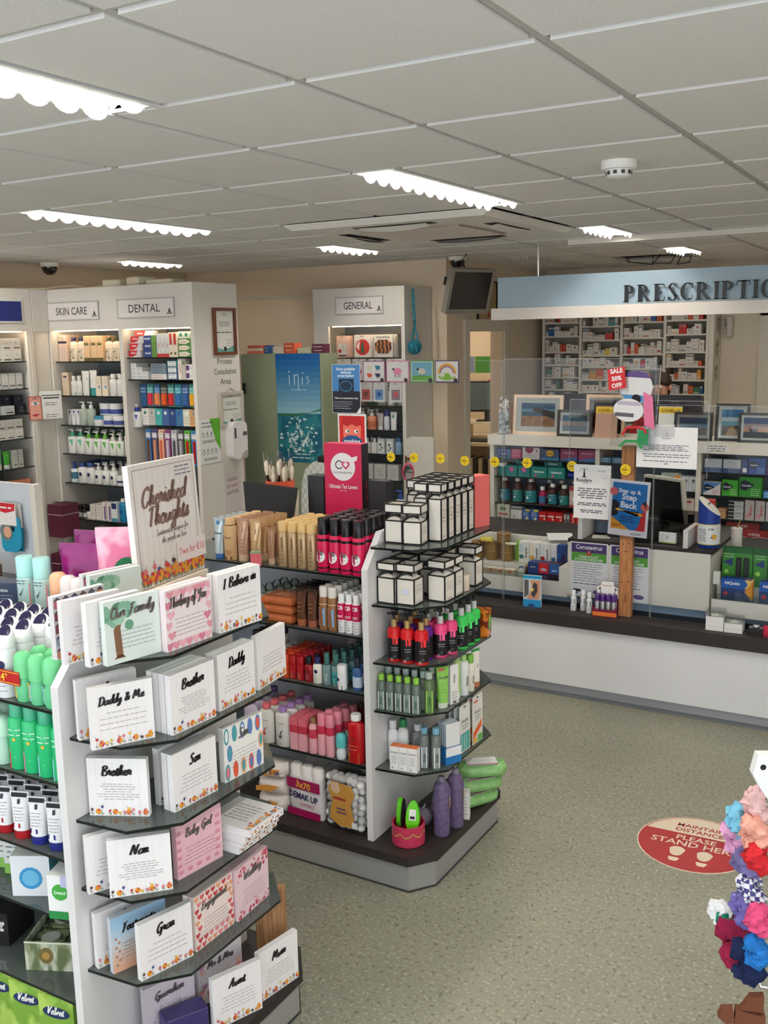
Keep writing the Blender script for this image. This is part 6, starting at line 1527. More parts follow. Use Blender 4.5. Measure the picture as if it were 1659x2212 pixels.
@memo
def cracker(w,hb,ht=.03,gap=.03):
 d=w;e=.0022
 def edges(b,w_,z0,z1):
  h=w_/2
  for sx in(-1,1):
   for sy in(-1,1):
    b.box(sx*h-e,sy*h-e,z0,sx*h+e,sy*h+e,z1)
  for zz in(z0,z1):
   b.box(-h-e,-h-e,zz-e,h+e,-h+e,zz+e).box(-h-e,h-e,zz-e,h+e,h+e,zz+e).box(-h-e,-h+e,zz-e,-h+e,h-e,zz+e).box(h-e,-h+e,zz-e,h+e,h-e,zz+e)
  return b
 b=MB(BOXW).cb(w,d,hb-e,z=e)
 k=edges(MB(BOXK),w,e,hb)
 nk=MB(BOXW).loft([[(sx*w*.46,sy*w*.46,hb)for sx,sy in((-1,-1),(1,-1),(1,1),(-1,1))],[(sx*.006,sy*.006,hb+gap*.6)for sx,sy in((-1,-1),(1,-1),(1,1),(-1,1))],[(sx*w*.44,sy*w*.44,hb+gap)for sx,sy in((-1,-1),(1,-1),(1,1),(-1,1))]])
 rb=MB(BOXK).lathe([(.012,hb+gap*.45),(.014,hb+gap*.6),(.012,hb+gap*.75)],8)
 for s in(-1,1):
  rb.loft([[(0,-.012,hb+gap*.5),(0,-.012,hb+gap*.7),(0,-.016,hb+gap*.7),(0,-.016,hb+gap*.5)],[(s*w*.3,-w*.3,hb+gap*.35),(s*w*.3,-w*.3,hb+gap*.75),(s*w*.3,-w*.33,hb+gap*.75),(s*w*.3,-w*.33,hb+gap*.35)],[(s*w*.42,-w*.5,hb+gap*.1),(s*w*.42,-w*.5,hb+gap*.3),(s*w*.42,-w*.52,hb+gap*.3),(s*w*.42,-w*.52,hb+gap*.1)]])
 z0=hb+gap;t=.002;h=w/2
 ly=MB(BOXW).box(-h,-h,z0,h,h,z0+t).box(-h,-h,z0+t,h,-h+t,z0+ht).box(-h,h-t,z0+t,h,h,z0+ht).box(-h,-h+t,z0+t,-h+t,h-t,z0+ht).box(h-t,-h+t,z0+t,h,h-t,z0+ht)
 lk=edges(MB(BOXK),w,z0,z0+ht)
 pr=MB();pr.add([(h+.0006,-h*.55,hb*.45),(h+.0006,h*.55,hb*.45),(h+.0006,h*.55,hb*.75),(h+.0006,-h*.55,hb*.75)],[])
 pr.use(mat((150,134,120)))
 X=h+e*.3
 for a0,a1,b0,b1 in((-.5,.5,.72,.735),(-.5,.5,.45,.465),(-.5,-.47,.45,.735),(.47,.5,.45,.735),(-.2,.2,.62,.635),(-.3,.3,.54,.57),(-.6,.5,.12,.13),(-.4,.5,.09,.1)):
  pr.add([(X,a0*h*1.2,b0*hb),(X,a1*h*1.2,b0*hb),(X,a1*h*1.2,b1*hb),(X,a0*h*1.2,b1*hb)],[(0,1,2,3)])
 return Proto('gift_box',b,[('black_edging',k),('pinched_neck',nk),('black_ribbon',rb),('tray_lid',ly),('lid_edging',lk),('side_print',pr)])
z=1.2605
cs_,ct_=cracker(.068,.082),cracker(.05,.155,.028,.026)
cs_.put((-1.764,3.092,z),'squat white gift box by the end panel on the top end shelf','gift box',gF,4)
cs_.put((-1.69,3.092,z),'squat white gift box on the chamfered corner of the top end shelf','gift box',gF,8)
for i in range(2):
 for r_ in range(5):
  if i==1 and r_==0:pass
  ct_.put((-1.640-.058*i,3.172+.057*r_,z),nth('tall slim white gift box on the top end shelf',i,2,'aisle',r_,5),'gift box',gF,3)
for r_ in range(4):
 ct_.put((-1.760,3.23+.057*r_,z),nth('tall slim white gift box against the end panel top',r=r_,nr=4),'gift box',gF,3)
o=thing('gift_tube_box','coral pink window box behind the white gift boxes','box',(-1.63,3.485,z),-20,None,MB(mat((226,110,106),.4)).box(-.03,-.04,.17,.03,.04,.2).box(-.03,-.04,0,.03,.04,.006).box(-.03,.036,.006,.03,.04,.17).box(.026,-.04,.006,.03,.036,.17))
ob('clear_window',MB(clear((246,236,236),.05,1.3)).box(-.029,-.0395,.006,.0255,-.0385,.17),o)
ob('bottle_inside',MB(mat((90,100,110),.3)).lathe([(.014,.006),(.014,.07),(.005,.085),(.005,.13)],10),o)
o=thing('blue_box','sky blue black-edged bag box behind the tall gift boxes','box',(-1.735,3.51,z),4,None,MB(mat((66,150,196),.5)).cb(.12,.06,.175))
ob('black_edging',MB(BOXK).box(-.062,-.032,.173,.062,.032,.178).box(-.062,-.032,0,-.058,-.028,.175).box(.058,-.032,0,.062,-.028,.175),o)
z=1.0485
cb2=cracker(.07,.095,.026,.028)
for i,(x,y,lab)in enumerate(((-1.762,3.035,'by the end panel on the second end shelf'),(-1.69,3.045,'with a price sticker on the second end shelf'),(-1.612,3.14,'at the chamfered corner, second end shelf'),(-1.612,3.215,'next along the aisle edge, second end shelf'),(-1.618,3.40,'at the far end of the second end shelf'),(-1.690,3.22,'behind the aisle edge row, second end shelf'),(-1.758,3.13,'behind the panel one, second end shelf'),(-1.762,3.22,'third back along the panel, second end shelf'),(-1.69,3.31,'far inner one, second end shelf'),(-1.69,3.40,'rearmost inner one, second end shelf'))):
 o=cb2.put((x,y,z),'white black-edged gift box '+lab,'gift box',gF,R.uniform(-3,3))
 if i==1:ob('price_sticker',MB(mat((216,220,240))).box(-.012,-.0385,.04,.012,-.0378,.06),o)
jar(.024,.06,(222,206,184),(230,216,196),.02).put((-1.60,3.298,z),'small cream candle jar between the white gift boxes','candle',None)
z=.8325
gG='black-labelled pump bottles on the gondola end'
def body(c_,gold=True,nm=''):
 return pump(.0255,.182,c_,(20,18,20),collar=(206,176,120)if gold else(206,204,206),lab=(.08,.70,(24,20,24)),art=(('r',.35,.62,.8,.86,tuple(min(255,v+30)for v in c_)),('l',.2,.42,.8,.5,2,.02,(226,220,220)),('c',.5,.2,.13,(70,64,66)),('l',.15,.06,.4,.14,3,.02,(220,216,216))),ph=.055)
red_,pur_,pin_,grn_=body((206,20,26)),body((92,30,140)),body((236,70,130),False),body((60,206,90),False)
sx_=body((206,20,26),True)
for(x,y,pr,lab)in((-1.745,3.022,red_,'red pump bottle with gold collar nearest the end panel'),(-1.692,3.024,red_,'red pump bottle standing second from the end panel'),(-1.638,3.03,red_,'red pump bottle with white price sticker'),(-1.768,3.082,pur_,'purple pump bottle behind the reds by the panel'),(-1.712,3.084,pur_,'purple pump bottle in the middle of the second row'),(-1.650,3.088,pur_,'purple pump bottle with gold collar by the corner'),(-1.615,3.135,pin_,'pink-capped dark pump bottle beside the purple one'),(-1.672,3.145,pin_,'pink pump bottle in the inner row'),(-1.60,3.19,pin_,'bright pink pump bottle on the aisle edge'),(-1.66,3.2,pin_,'pink pump bottle behind the bright pink one'),(-1.73,3.15,red_,'red pump bottle in the third row'),(-1.592,3.262,grn_,'green pump bottle beside the bright pink one'),(-1.59,3.318,grn_,'green pump bottle between two green ones'),(-1.592,3.373,grn_,'green pump bottle next to the amber box'),(-1.65,3.262,grn_,'green pump bottle in the inner row'),(-1.648,3.32,grn_,'green pump bottle second in the inner row')):
 pr.put((x,y,z),lab+', third end shelf','pump bottle',gG,R.uniform(20,40))
am=thing('amber_box','amber foil box with lime oval at the end of the pump bottles','box',(-1.595,3.445,z),12,None,MB(two_tone('noise',(120,46,16),(226,130,40),30,.15)).bevbox(.07,.065,.105,.003))
b=MB();b.v=[];b.disc(0,.055,.02,-.0342,(120,200,80),18,rz=.03);b.xf(Matrix.Rotation(PI/2,4,'Z'));b.v=[(x+.0012,y,q)for x,y,q in b.v];ob('lime_oval',b,am)
z=.6485
gH='cleansing products on the gondola end'
mw=bottle(.0168,.135,(190,206,196),(140,196,70),.022,.011,art=(('r',.1,.05,.9,.75,(240,240,238)),('v','Simple',.5,.4,.4,(60,110,80))),sh=.08,clearbody=True)
gc2=bottle(.0168,.15,(190,200,196),(176,190,186),.025,.012,art=(('r',.1,.05,.9,.75,(240,240,238)),),sh=.08,clearbody=True)
for i in range(5):
 mw.put((-1.784+.0338*i,2.99+.004*i,z),nth('slim clear micellar bottle with lime cap, fourth end shelf',i,5),'bottle',gH,15)
 gc2.put((-1.782+.0345*i,3.04+.003*i,z),nth('clear micellar bottle with grey cap, fourth end shelf',i,5),'bottle',gH,15)
 gc2.put((-1.775+.0345*i,3.09+.003*i,z),nth('clear micellar bottle in the rear row, fourth end shelf',i,5),'bottle',gH,15)
bottle(.019,.155,(176,206,150),(170,180,170),.025,.013,art=(('r',.15,.05,.9,.8,(170,220,90)),('v','Simple',.5,.45,.4,(60,110,60))),sh=.08,clearbody=True).put((-1.612,3.035,z),'taller clear bottle with lime label, fourth end shelf','bottle',gH,30)
sa=(('t','Simple',.5,.68,.12,(60,70,66)),('r',0,.9,.6,.97,(226,110,90)),('l',.2,.3,.7,.55,4,.015,(90,130,80)))
tube(.05,.03,.155,(146,206,96),(222,232,214),.022,art=sa).put((-1.592,3.105,z),'green squeeze tube of face wash, fourth end shelf','tube',gH,55)
carton(.042,.03,.15,(238,236,232),(('v','Simple',.45,.65,.3,(70,80,76)),('l',.2,.1,.8,.3,4,.02),('r',.3,.02,.7,.06,(60,60,60)))).put((-1.585,3.165,z),'white face-care carton beside the green tube','carton',gH,70)
tube(.034,.026,.15,(176,216,120),(226,234,214),.022,art=(('l',.2,.3,.8,.7,5,.02,(90,130,70)),)).put((-1.588,3.215,z),'pale lime squeeze tube, fourth end shelf','tube',gH,70)
bottle(.021,.16,(232,234,234),(170,210,130),.022,.013,art=(('v','Simple',.5,.5,.4,(70,80,76)),),sh=.1).put((-1.585,3.262,z),'white face-wash bottle with pale green cap','bottle',gH,70)
bottle(.017,.145,(236,230,214),(120,190,70),.03,.014,art=(('v','Simple',.5,.5,.4,(90,100,80)),)).put((-1.58,3.312,z),'cream bottle with green foot cap, fourth end shelf','bottle',gH,70)
tube(.044,.03,.15,(240,236,228),(206,130,96),.022,art=(('v','Eco',.5,.5,.3,(110,120,100)),),crimp=(60,170,90)).put((-1.582,3.365,z),'white squeeze tube with terracotta cap and green crimp','tube',gH,70)
for i in range(3):
 carton(.04,.03,.15,(146,206,110),sa).put((-1.66-.045*i,3.19,z),nth('green face-wash carton in the inner row',i,3,'aisle'),'carton',gH,60)
z=.4225
ob3=carton(.0345,.034,.092,(240,238,236),(('t','Simple',.5,.72,.12,(60,64,64)),('l',.15,.3,.85,.6,5,.02),('c',.3,.1,.08,(120,120,120))),top=(236,126,66))
for i in range(3):
 ob3.put((-1.735+.0355*i,3.0+.005*i,z),nth('white eye-cream carton with orange top, fifth end shelf',i,3),'carton',gH,8)
gb2=bottle(.0185,.158,(206,216,212),(120,170,190),.024,.013,art=(('r',.2,.05,.9,.75,(240,240,240)),('v','Simple',.55,.4,.4,(70,80,90))),sh=.08,clearbody=True)
gb2.put((-1.645,3.055,z),'clear toner bottle with blue cap beside the orange-top cartons','bottle',gH,20)
gb2.put((-1.604,3.07,z),'clear toner bottle with blue cap at the chamfered corner','bottle',gH,30)
bottle(.022,.165,(236,238,236),(40,140,80),.03,.015,.8).put((-1.745,3.075,z),'white bottle with green cap behind the eye-cream cartons','bottle',gH)
bottle(.02,.16,(238,238,240),(238,238,240),.03,.014,.8).put((-1.78,3.06,z),'plain white bottle by the end panel, fifth end shelf','bottle',gH)
bottle(.026,.15,(220,226,226),(226,230,230),.025,.014,.7,clearbody=True).put((-1.69,3.09,z),'clear rounded bottle behind the toner bottles','bottle',gH)
wb=thing('display_tray','blue and white tray of face-wipe sachets, fifth end shelf','tray',(-1.592,3.152,z),62,gH,MB(mat((40,120,190),.4)).cb(.07,.06,.065))
ob('white_header',MB(mat((238,238,238))).box(-.035,-.0305,.03,.035,-.0298,.065),wb)
for i in range(5):
 thing('wipe_sachet',nth('grey-blue wipe sachet standing in the display tray',i,5,'aisle'),'sachet',Vector((-1.592,3.152,z+.066))+Matrix.Rotation(math.radians(62),3,'Z')@Vector((0,-.024+.012*i,0)),62,gH,MB(mat((186,196,206)if i else(232,234,234),.3)).bevbox(.062,.006,.09,.002))
c1_=carded(.085,.19,(236,236,232),(('t','Simple',.5,.62,.11,(60,70,66)),('r',.08,.03,.92,.4,(70,176,170)),('r',.2,.05,.25,.38,(236,240,240)),('r',.4,.05,.45,.38,(236,240,240)),('r',.6,.05,.65,.38,(236,240,240)),('l',.2,.5,.8,.56,2,.02)))
c2_=carded(.085,.195,(236,234,228),(('t','Simple',.5,.62,.11,(60,70,66)),('p',((.05,.1),(.9,.3),(.9,.45),(.05,.25)),(236,110,60)),('r',.05,.02,.4,.12,(236,190,60)),('r',.5,.02,.95,.15,(110,190,90)),('r',.1,.86,.5,.9,(226,110,90)),('l',.2,.5,.8,.56,2,.02)))
for r_ in range(4):
 c1_.put((-1.578-.022*r_,3.258,z),nth('white and teal sheet-mask sachet, fifth end shelf',r=r_,nr=4),'sachet',gH,88)
 c2_.put((-1.572-.022*r_,3.36,z),nth('white and orange sheet-mask sachet, fifth end shelf',r=r_,nr=4),'sachet',gH,88)
z=.1405
pt=thing('round_tub','round pink gold-scalloped tub holding hair brushes','tub',(-1.69,3.005,z),0,None,MB(mat((196,54,88),.4)).lathe([(.058,0),(.062,.004),(.062,.08),(.058,.08),(.056,.012)],26))
pth=[]
b=MB(mat((190,150,90),.4))
for i in range(8):
 a0=2*PI*i/8
 for q in range(6):
  t0,t1=a0+2*PI/8*q/6,a0+2*PI/8*(q+1)/6
  h0,h1=.055-.016*math.sin(PI*q/6),.055-.016*math.sin(PI*(q+1)/6)
  b.add([(.0625*math.cos(t0),.0625*math.sin(t0),h0),(.0625*math.cos(t1),.0625*math.sin(t1),h1),(.0625*math.cos(t1),.0625*math.sin(t1),h1+.006),(.0625*math.cos(t0),.0625*math.sin(t0),h0+.006)],[(0,1,2,3)])
ob('gold_scallops',b,pt)
hb=[(-.028+.028,0)]
def brush_paddle(loc,rz,tx,c_,label):
 pts=[(.026*math.sin(2*PI*i/18)*(1+.18*math.cos(2*PI*i/18)),.06-.058*math.cos(2*PI*i/18))for i in range(18)]
 o=thing('hair_brush',label,'hair brush',loc,0,'hair brushes in the pink tub',MB(mat(c_,.2)).plate(pts,-.008,.008),(math.radians(tx),0,math.radians(rz)))
 ob('bristle_side',MB(mat((24,24,26),.5)).plate([(x*.9,zz*.96+.003)for x,zz in pts],.008,.013),o)
 ob('price_label',MB(mat((240,240,236))).box(-.013,-.0092,.045,.013,-.008,.085),o)
 ob('barcode',MB(mat((40,40,40))).box(-.009,-.0098,.05,.009,-.0092,.06),o)
brush_paddle((-1.668,2.995,z+.045),15,-14,(104,210,30),'lime green hair brush facing outwards in the pink tub')
brush_paddle((-1.728,3.012,z+.045),-80,-2,(96,196,36),'lime and black hair brush seen edge-on in the pink tub')
LAV=mat((108,92,128),.55,var=.3,scale=70,bump=.3)
for i,(x,y)in enumerate(((-1.607,3.115),(-1.590,3.20))):
 o=thing('bath_salts_bottle',['lavender bath salts bottle at the corner of the base deck','lavender bath salts bottle behind its twin on the deck'][i],'bottle',(x,y,z),20,'lavender bottles on the gondola deck',MB(LAV).lathe([(.029,0),(.031,.005),(.031,.185),(.024,.205),(.014,.212)],16))
 ob('stopper',MB(clear((200,200,214),.1,1.4,.4,(190,186,206))).lathe([(.014,.212),(.014,.228),(.011,.232)],12),o)
 ob('kraft_tag',MB(mat((206,170,130))).box(.0315,-.012,.11,.0325,.012,.15),o)
 ob('ribbon',MB(mat((150,130,180))).tube([(.02,0,.205),(.032,0,.18),(.0325,0,.15)],.0015,5),o)
carton(.04,.035,.115,(236,232,226),(('l',.2,.2,.8,.8,6,.02),)).put((-1.585,3.27,z),'slim white carton beside the lavender bottles','carton',None,20)
for i in range(3):
 o=thing('bath_puff',['grey net bath puff','mauve net bath puff','white net bath puff'][i]+' in the shade of the end deck','bath puff',(-1.70+.03*(i==1),3.14+.075*i,z),0,None,MB(mat([(120,110,126),(150,120,150),(190,190,200)][i],.8,bump=.9,scale=60)).ball(.036,0,0,.036,12,8))
 ob('cord',MB(mat((230,230,230))).tube([(0,0,.07),(.01,0,.09),(0,.01,.07)],.0015,5),o)
for k in range(3):
 o=thing('wipes_pack',['lowest','middle','top'][k]+' green cleansing wipes pack at the far end of the deck','wipes pack',(-1.60+.012*k,3.395+.004*k,z+.062*k),60-12*k,'green wipes on the gondola deck',pillow(.2,.1,.06,mat((140,190,120),.25,var=.2,scale=18),.6,.002,k))
 ob('white_label',MB(mat((238,238,236),.35)).box(-.062,-.034,.058,.062,.034,.0605),o)
 ob('magenta_stripe',MB(mat((150,40,90))).box(-.062,-.036,.0606,.062,-.03,.061),o)
 # ==== PRESCRIPTION COUNTER
CTW=mat((226,226,228),.4,var=.01)
CTC=mat((232,226,216),.45)
BLUEB=mat((150,172,196),.5)
X0,X1=-3.3,1.7
TX0,TX1=-1.875,-1.10
LZ=.4804
ct=thing('prescription_counter','long white counter with dark ledge and product bins','counter',(0,0,0))
ob('front_panel',MB(CTW).box(X0,5.05,.07,X1,5.07,.41),ct)
ob('toe_kick',MB(mat((176,178,182),.4)).box(X0,5.085,.012,X1,5.10,.07),ct)
ob('floor_trim',MB(mat((110,114,118),.4)).box(X0,5.055,0,X1,5.085,.012),ct)
ob('ledge',MB(DARKW).box(X0,5.03,.41,X1,5.285,.48),ct)
ob('blue_band',MB(BLUEB).box(X0,5.285,.48,X1,5.30,.56),ct)
ob('end_board',MB(CTW).box(X0-.02,5.05,0,X0,5.95,.86),ct)
ob('rear_panel',MB(CTC).box(X0,5.93,0,X1,5.95,.785),ct)
def bin_(x0,x1,s):
 ob('bin_front',MB(CTC).box(x0,5.20,.53,x1,5.215,.615),ct)
 ob('bin_floor',MB(CTC).box(x0,5.215,.53,x1,5.45,.56),ct)
 ob('bin_step',MB(CTC).box(x0,5.325,.56,x1,5.45,.665),ct)
 ob('bin_back',MB(CTC).box(x0,5.45,.53,x1,5.47,.81),ct)
 ob('worktop',MB(DARKW).box(x0,5.47,.785,x1,5.93,.81),ct)
 ob('bin_divider_lip',MB(clear((235,242,240),.03,1.4)).box(x0+.01,5.2045,.615,x1-.01,5.2075,.648),ct)
bin_(X0,TX0-.05,0);bin_(TX1+.012,X1,1)
ob('bin_cheek',MB(CTC).box(TX0-.05,5.20,.53,TX0,5.47,.70),ct)
ob('till_front',MB(mat((234,226,216),.4)).box(TX0,5.20,.545,TX1,5.22,.85),ct)
ob('till_side',MB(CTC).box(TX1-.02,5.22,.53,TX1,5.93,.85),ct);ob('till_side',MB(CTC).box(TX0,5.22,.53,TX0+.02,5.93,.85),ct)
ob('till_top',MB(DARKW).box(TX0,5.20,.85,TX1+.012,5.93,.87),ct)
ob('price_holder',MB(mat((226,224,216))).box(TX1+.012,5.225,.69,TX1+.045,5.25,.755),ct)
for k,x in enumerate((TX0+.075,-1.225)):
 ob('side_board',MB(mat((228,224,220),.45)).box(x-.02,5.205,.87,x+.005,5.45,.985 if k==0 else .965),ct)
gI='goods in the left counter bin'
vz=carton(.055,.045,.085,(232,224,210),(('r',0,.72,1,1,(226,172,130)),('c',.5,.86,.18,(206,110,80)),('l',.15,.3,.85,.6,4,.03),('c',.8,.13,.12,(150,90,60))))
for i in range(7):
 vz.put((-2.235-.06*i,5.248,.5605),nth('small cream carton with peach top in the counter bin',i,7,'tube'),'carton',gI)
jar(.032,.11,(120,92,70),(176,130,100),.025,metal=.4).put((-2.165,5.285,.5605),'brown metal tin behind the green-footed tube','tin',gI)
tube(.045,.026,.13,(214,220,204),(110,190,90),.045,art=(('r',.1,.62,.9,.8,(50,60,110)),)).put((-2.165,5.237,.5605),'pale tube with green cap standing in the bin','tube',gI)
dx=[carton(.062,.07,.145,(36,66,130),(('c',.5,.82,.3,(20,40,96),.13),('t','durex',.5,.79,.09,(240,240,245),.02),('c',.45,.2,.45,(30,110,180),.25))),carton(.062,.07,.145,(70,40,96),(('r',0,.6,1,1,(206,40,44)),('c',.5,.74,.32,(226,226,236),.13),('t','durex',.5,.71,.09,(40,60,130),.02),('l',.1,.4,.9,.48,2,.02,(220,210,230)),('c',.2,.2,.06,(230,230,236)))),carton(.062,.07,.145,(60,30,60),(('r',0,.6,1,1,(50,96,160)),('c',.5,.74,.32,(60,120,190),.13),('t','durex',.5,.71,.09,(240,240,245),.02),('c',.2,.2,.06,(230,230,236))))]
for i in range(3):
 dx[i].put((-2.092+.0645*i,5.262,.5605),['blue','red and purple','blue and plum'][i]+' Durex carton in the left counter bin','carton',gI)
for(x,y,lab)in((-2.315,5.375,'gold pastille tin beside the throat lozenges'),(-2.41,5.375,'gold pastille tin second from the throat lozenges'),(-2.505,5.375,'gold pastille tin third from the throat lozenges')):
 o=jar(.041,.105,(158,124,70),(150,112,66),.02,metal=.55,rough=.4).put((x,y,.6655),lab,'tin',gI)
 ob('rib',MB(mat((176,140,84),.35,.6)).lathe([(.0425,.05),(.0435,.053),(.0425,.056)],16,cap=False),o)
o=jar(.041,.06,(158,124,70),(150,112,66),.018,metal=.55).put((-2.345,5.39,.771),'gold pastille tin stacked on the others','tin',gI)
for i,c_ in enumerate(((226,206,90),(216,216,190),(130,190,50))):
 thing('sweet_bag',['yellow','cream','lime green'][i]+' sweet bag lying over the gold tins','bag',((-2.44,5.36,.771),(-2.275,5.34,.7705),(-2.252,5.40,.666))[i],10*i,gI,pillow((.08,.07,.036)[i],.05,(.028,.012,.12)[i],mat(c_,.4,var=.2,scale=40),.5,.003,i))
st_=[carton(.062,.07,.125,(238,236,230),(('v','Strepsils',.68,.5,.3,(50,50,56)),('c',.25,.3,.22,c_),('r',.05,.5,.4,.9,c2_)))for c_,c2_ in(((40,120,110),(200,220,220)),((226,170,60),(240,220,190)),((176,40,50),(230,230,230)),((50,110,170),(230,230,230)))]
for i in range(4):
 for r_ in range(1):
  st_[i].put((-2.20+.066*i,5.385,.6655),['green-capsule','honey-coloured','red-flash','blue-flash'][i]+' white Strepsils lozenge carton in the counter bin','carton',gI,3)
for i in range(2):
 carton(.05,.06,.13-.02*i,(40,70,140),(('c',.4,.5,.3,(30,90,170)),('r',.5,.1,1,.6,(60,40,90)))).put((-1.96,5.355+.062*i,.6655),['front','rear'][i]+' dark blue carton by the till box','carton',gI)
thing('paper_sheet','white paper sheet on the dark worktop beside the till','paper',(-2.03,5.50,.8105),25,None,MB(mat((240,240,238))).cb(.15,.21,.001))
kb=thing('knee_support_pack','hanging pack with knee support photo standing on the ledge','pack',(-2.045,5.105,LZ),8,None,MB(mat((206,210,212),.3)).bevbox(.105,.018,.18,.004))
b=MB();b.rect(-.0515,0,.0515,.042,-.0096,(40,140,196));b.rect(-.0515,.162,.0515,.18,-.0096,(40,150,200));b.rect(-.0515,.155,.0515,.162,-.0096,(180,220,236));ob('blue_bands',b,kb)
b=MB();b.poly([(-.03,.045),(.04,.045),(.048,.155),(-.01,.155),(.0,.11)],-.0099,(206,146,120));ob('leg_photo',b,kb)
b=MB();b.poly([(-.005,.07),(.01,.052),(.03,.09),(.03,.13),(.012,.145),(.002,.12)],-.0102,(62,62,66));b.poly([(-.045,.05),(-.02,.07),(-.02,.155),(-.045,.155)],-.0102,(92,92,90));b.disc(.0,.1,.01,-.0105,(236,210,90),10);b.rect(-.02,.003,.012,.015,-.0105,(30,50,110));ob('brace_photo',b,kb)
sp=bottle(.0165,.115,(214,216,218),(236,238,238),.03,.011,art=(('r',.1,0,.9,.6,(238,238,238)),('r',.1,.55,.9,.95,(36,42,66)),('c',.5,.55,.2,(240,240,240))),clearbody=False)
for i,(x,y)in enumerate(((-1.812,5.13),(-1.765,5.155),(-1.718,5.118))):
 sp.put((x,y,LZ),['clear-capped spray bottle nearest the knee support','clear-capped spray bottle in the middle of three','clear-capped spray bottle touching the purple display'][i],'bottle','spray bottles on the ledge')
cd=thing('counter_display','purple-capped tube display with white header on the ledge','display',(-1.622,5.112,LZ),4)
ob('tray',MB(mat((120,24,60),.4)).box(-.065,-.035,0,.065,.035,.012).box(-.065,.03,.012,.065,.035,.09).plate([(-.065,.012),(.065,.012),(.065,.06),(.05,.04),(-.05,.04),(-.065,.06)],-.035,-.032),cd)
ob('orange_band',MB(mat((226,120,50))).box(-.0655,-.0358,.004,.0655,-.0352,.026),cd)
ob('header_card',MB(mat((238,236,232))).plate([(-.06,.09),(.06,.09),(.055,.15),(.035,.155),(.03,.18),(-.03,.18),(-.04,.155),(-.058,.15)],.031,.034),cd)
ob('header_lettering',MB().text('Catosport',0,.155,.014,.0302,(206,110,70),.0,width=.06),cd)
b=MB(mat((40,40,44)))
for s in(-1,1):
 b.disc(s*.042,.142,.005,.0302);vs,fs=[],[]
 for pts in([(s*.042,.137),(s*.038,.12),(s*.048,.104)],[(s*.038,.12),(s*.03,.105)],[(s*.041,.133),(s*.052,.138)]):ribbon(pts,.002,vs,fs,False)
 b.add([(x,.0302,zz)for x,zz in vs],fs)
ob('sport_figures',b,cd)
for i in range(4):
 for r_ in range(2):
  o=thing('roll_stick',nth('silver stick with purple cap in the ledge display',i,4,'post',r_,2),'stick',Vector((-1.622,5.112,LZ+.0125))+Matrix.Rotation(math.radians(4),3,'Z')@Vector((.045-.03*i,-.014+.028*r_,0)),0,'purple-capped sticks',MB(mat((196,196,200),.25,.7)).lathe([(.0115,0),(.012,.07),(.0115,.072)],12))
  ob('cap',MB(mat((78,34,120),.3)).lathe([(.0122,.07),(.0122,.1),(.009,.104)],12),o)
gj='white star boxes on the ledge'
for i in range(2):
 for k in range(3-i):
  o=thing('jewellery_box',['lowest','second','topmost'][k]+' white flat box in the '+['taller','lower'][i]+' pile on the ledge','box',(-1.045+.092*i,5.125,LZ+.0245*k),3,gj,MB(mat((232,230,228),.4)).bevbox(.088,.088,.024,.001))
  if k==2-i:
   b=MB(mat((236,230,214)));pts=[((.03 if q%2==0 else .013)*math.cos(PI/2+q*PI/5),(.03 if q%2==0 else .013)*math.sin(PI/2+q*PI/5))for q in range(10)]
   b.prism(pts,.0245,.027);ob('star',b,o)
   ob('clear_lid',MB(clear((245,248,248),.03,1.4)).box(-.044,-.044,.0245,.044,.044,.05),o)
o=thing('jewellery_stand','black box with silver watch and rings on the ledge','watch',(-.845,5.115,LZ),5,None,MB(mat((24,22,22),.4)).bevbox(.07,.06,.035,.003))
ob('watch',MB(mat((200,200,204),.2,.9)).lathe([(.018,.036),(.019,.042),(.016,.046)],16),o);ob('watch_strap',MB(mat((180,180,184),.25,.9)).box(-.033,-.006,.035,.033,.006,.038),o)
thing('red_pouch','small crimson velvet pouch beside the watch','pouch',(-.792,5.10,LZ),10,None,pillow(.036,.03,.055,mat((180,40,70),.8),.4,.002,2,14))
o=thing('plastic_tub','clear round plastic tub with yellow band on the ledge','tub',(-.715,5.105,LZ),0,None,MB(clear((235,236,236),.04,1.4)).lathe([(.045,0),(.048,.1)],20))
ob('yellow_band',MB(mat((226,190,60))).lathe([(.0475,.045),(.048,.058)],20,cap=False),o)
for k,(x,lab)in enumerate(((-1.752,'purple and green Coronavirus notice near the counter bin'),(-1.525,'purple and green Coronavirus notice behind the wooden post'))):
 n_=thing('wall_notice',lab,'notice',(x,5.199,.553),0,'coronavirus notices on the till',MB(mat((236,234,238))).box(-.107,-.0012,0,.107,0,.303))
 b=MB();b.rect(-.1,.245,.1,.296,-.0016,(84,60,120));ob('purple_header',b,n_)
 b=MB();b.rect(-.1,.195,.1,.245,-.0016,(94,164,62));ob('green_band',b,n_)
 ob('title',MB().text('Coronavirus',0,.264,.034,-.002,(246,244,250),.02,width=.15),n_)
 b=MB();b.poly([(-.018,.232),(.018,.232),(0,.262)],-.0023,(200,40,44));b.rect(-.0018,.241,.0018,.254,-.0026,(250,240,240));ob('warning_triangle',b,n_)
 ob('word_line',MB().text('PLEASE DO NOT',0,.216,.018,-.002,(240,250,240),.02,width=.11),n_);ob('word_line',MB().text('STOCKPILE MEDICINES',0,.2,.018,-.002,(240,250,240),.02,width=.16),n_)
 b=MB();b.lines(-.088,.088,.18,.085,8,.005,-.0016,(140,140,146));b.lines(-.088,.07,.068,.068,1,.007,-.0016,(110,110,116));ob('small_print',b,n_)
 b=MB();b.rect(-.088,.02,-.045,.035,-.0016,(40,40,46));b.rect(-.088,.008,-.06,.018,-.0016,(40,110,180));ob('health_logo',b,n_)
 b=MB();b.disc(.055,.025,.03,-.0016,(110,84,150),14,rz=.013);ob('speech_cloud',b,n_)
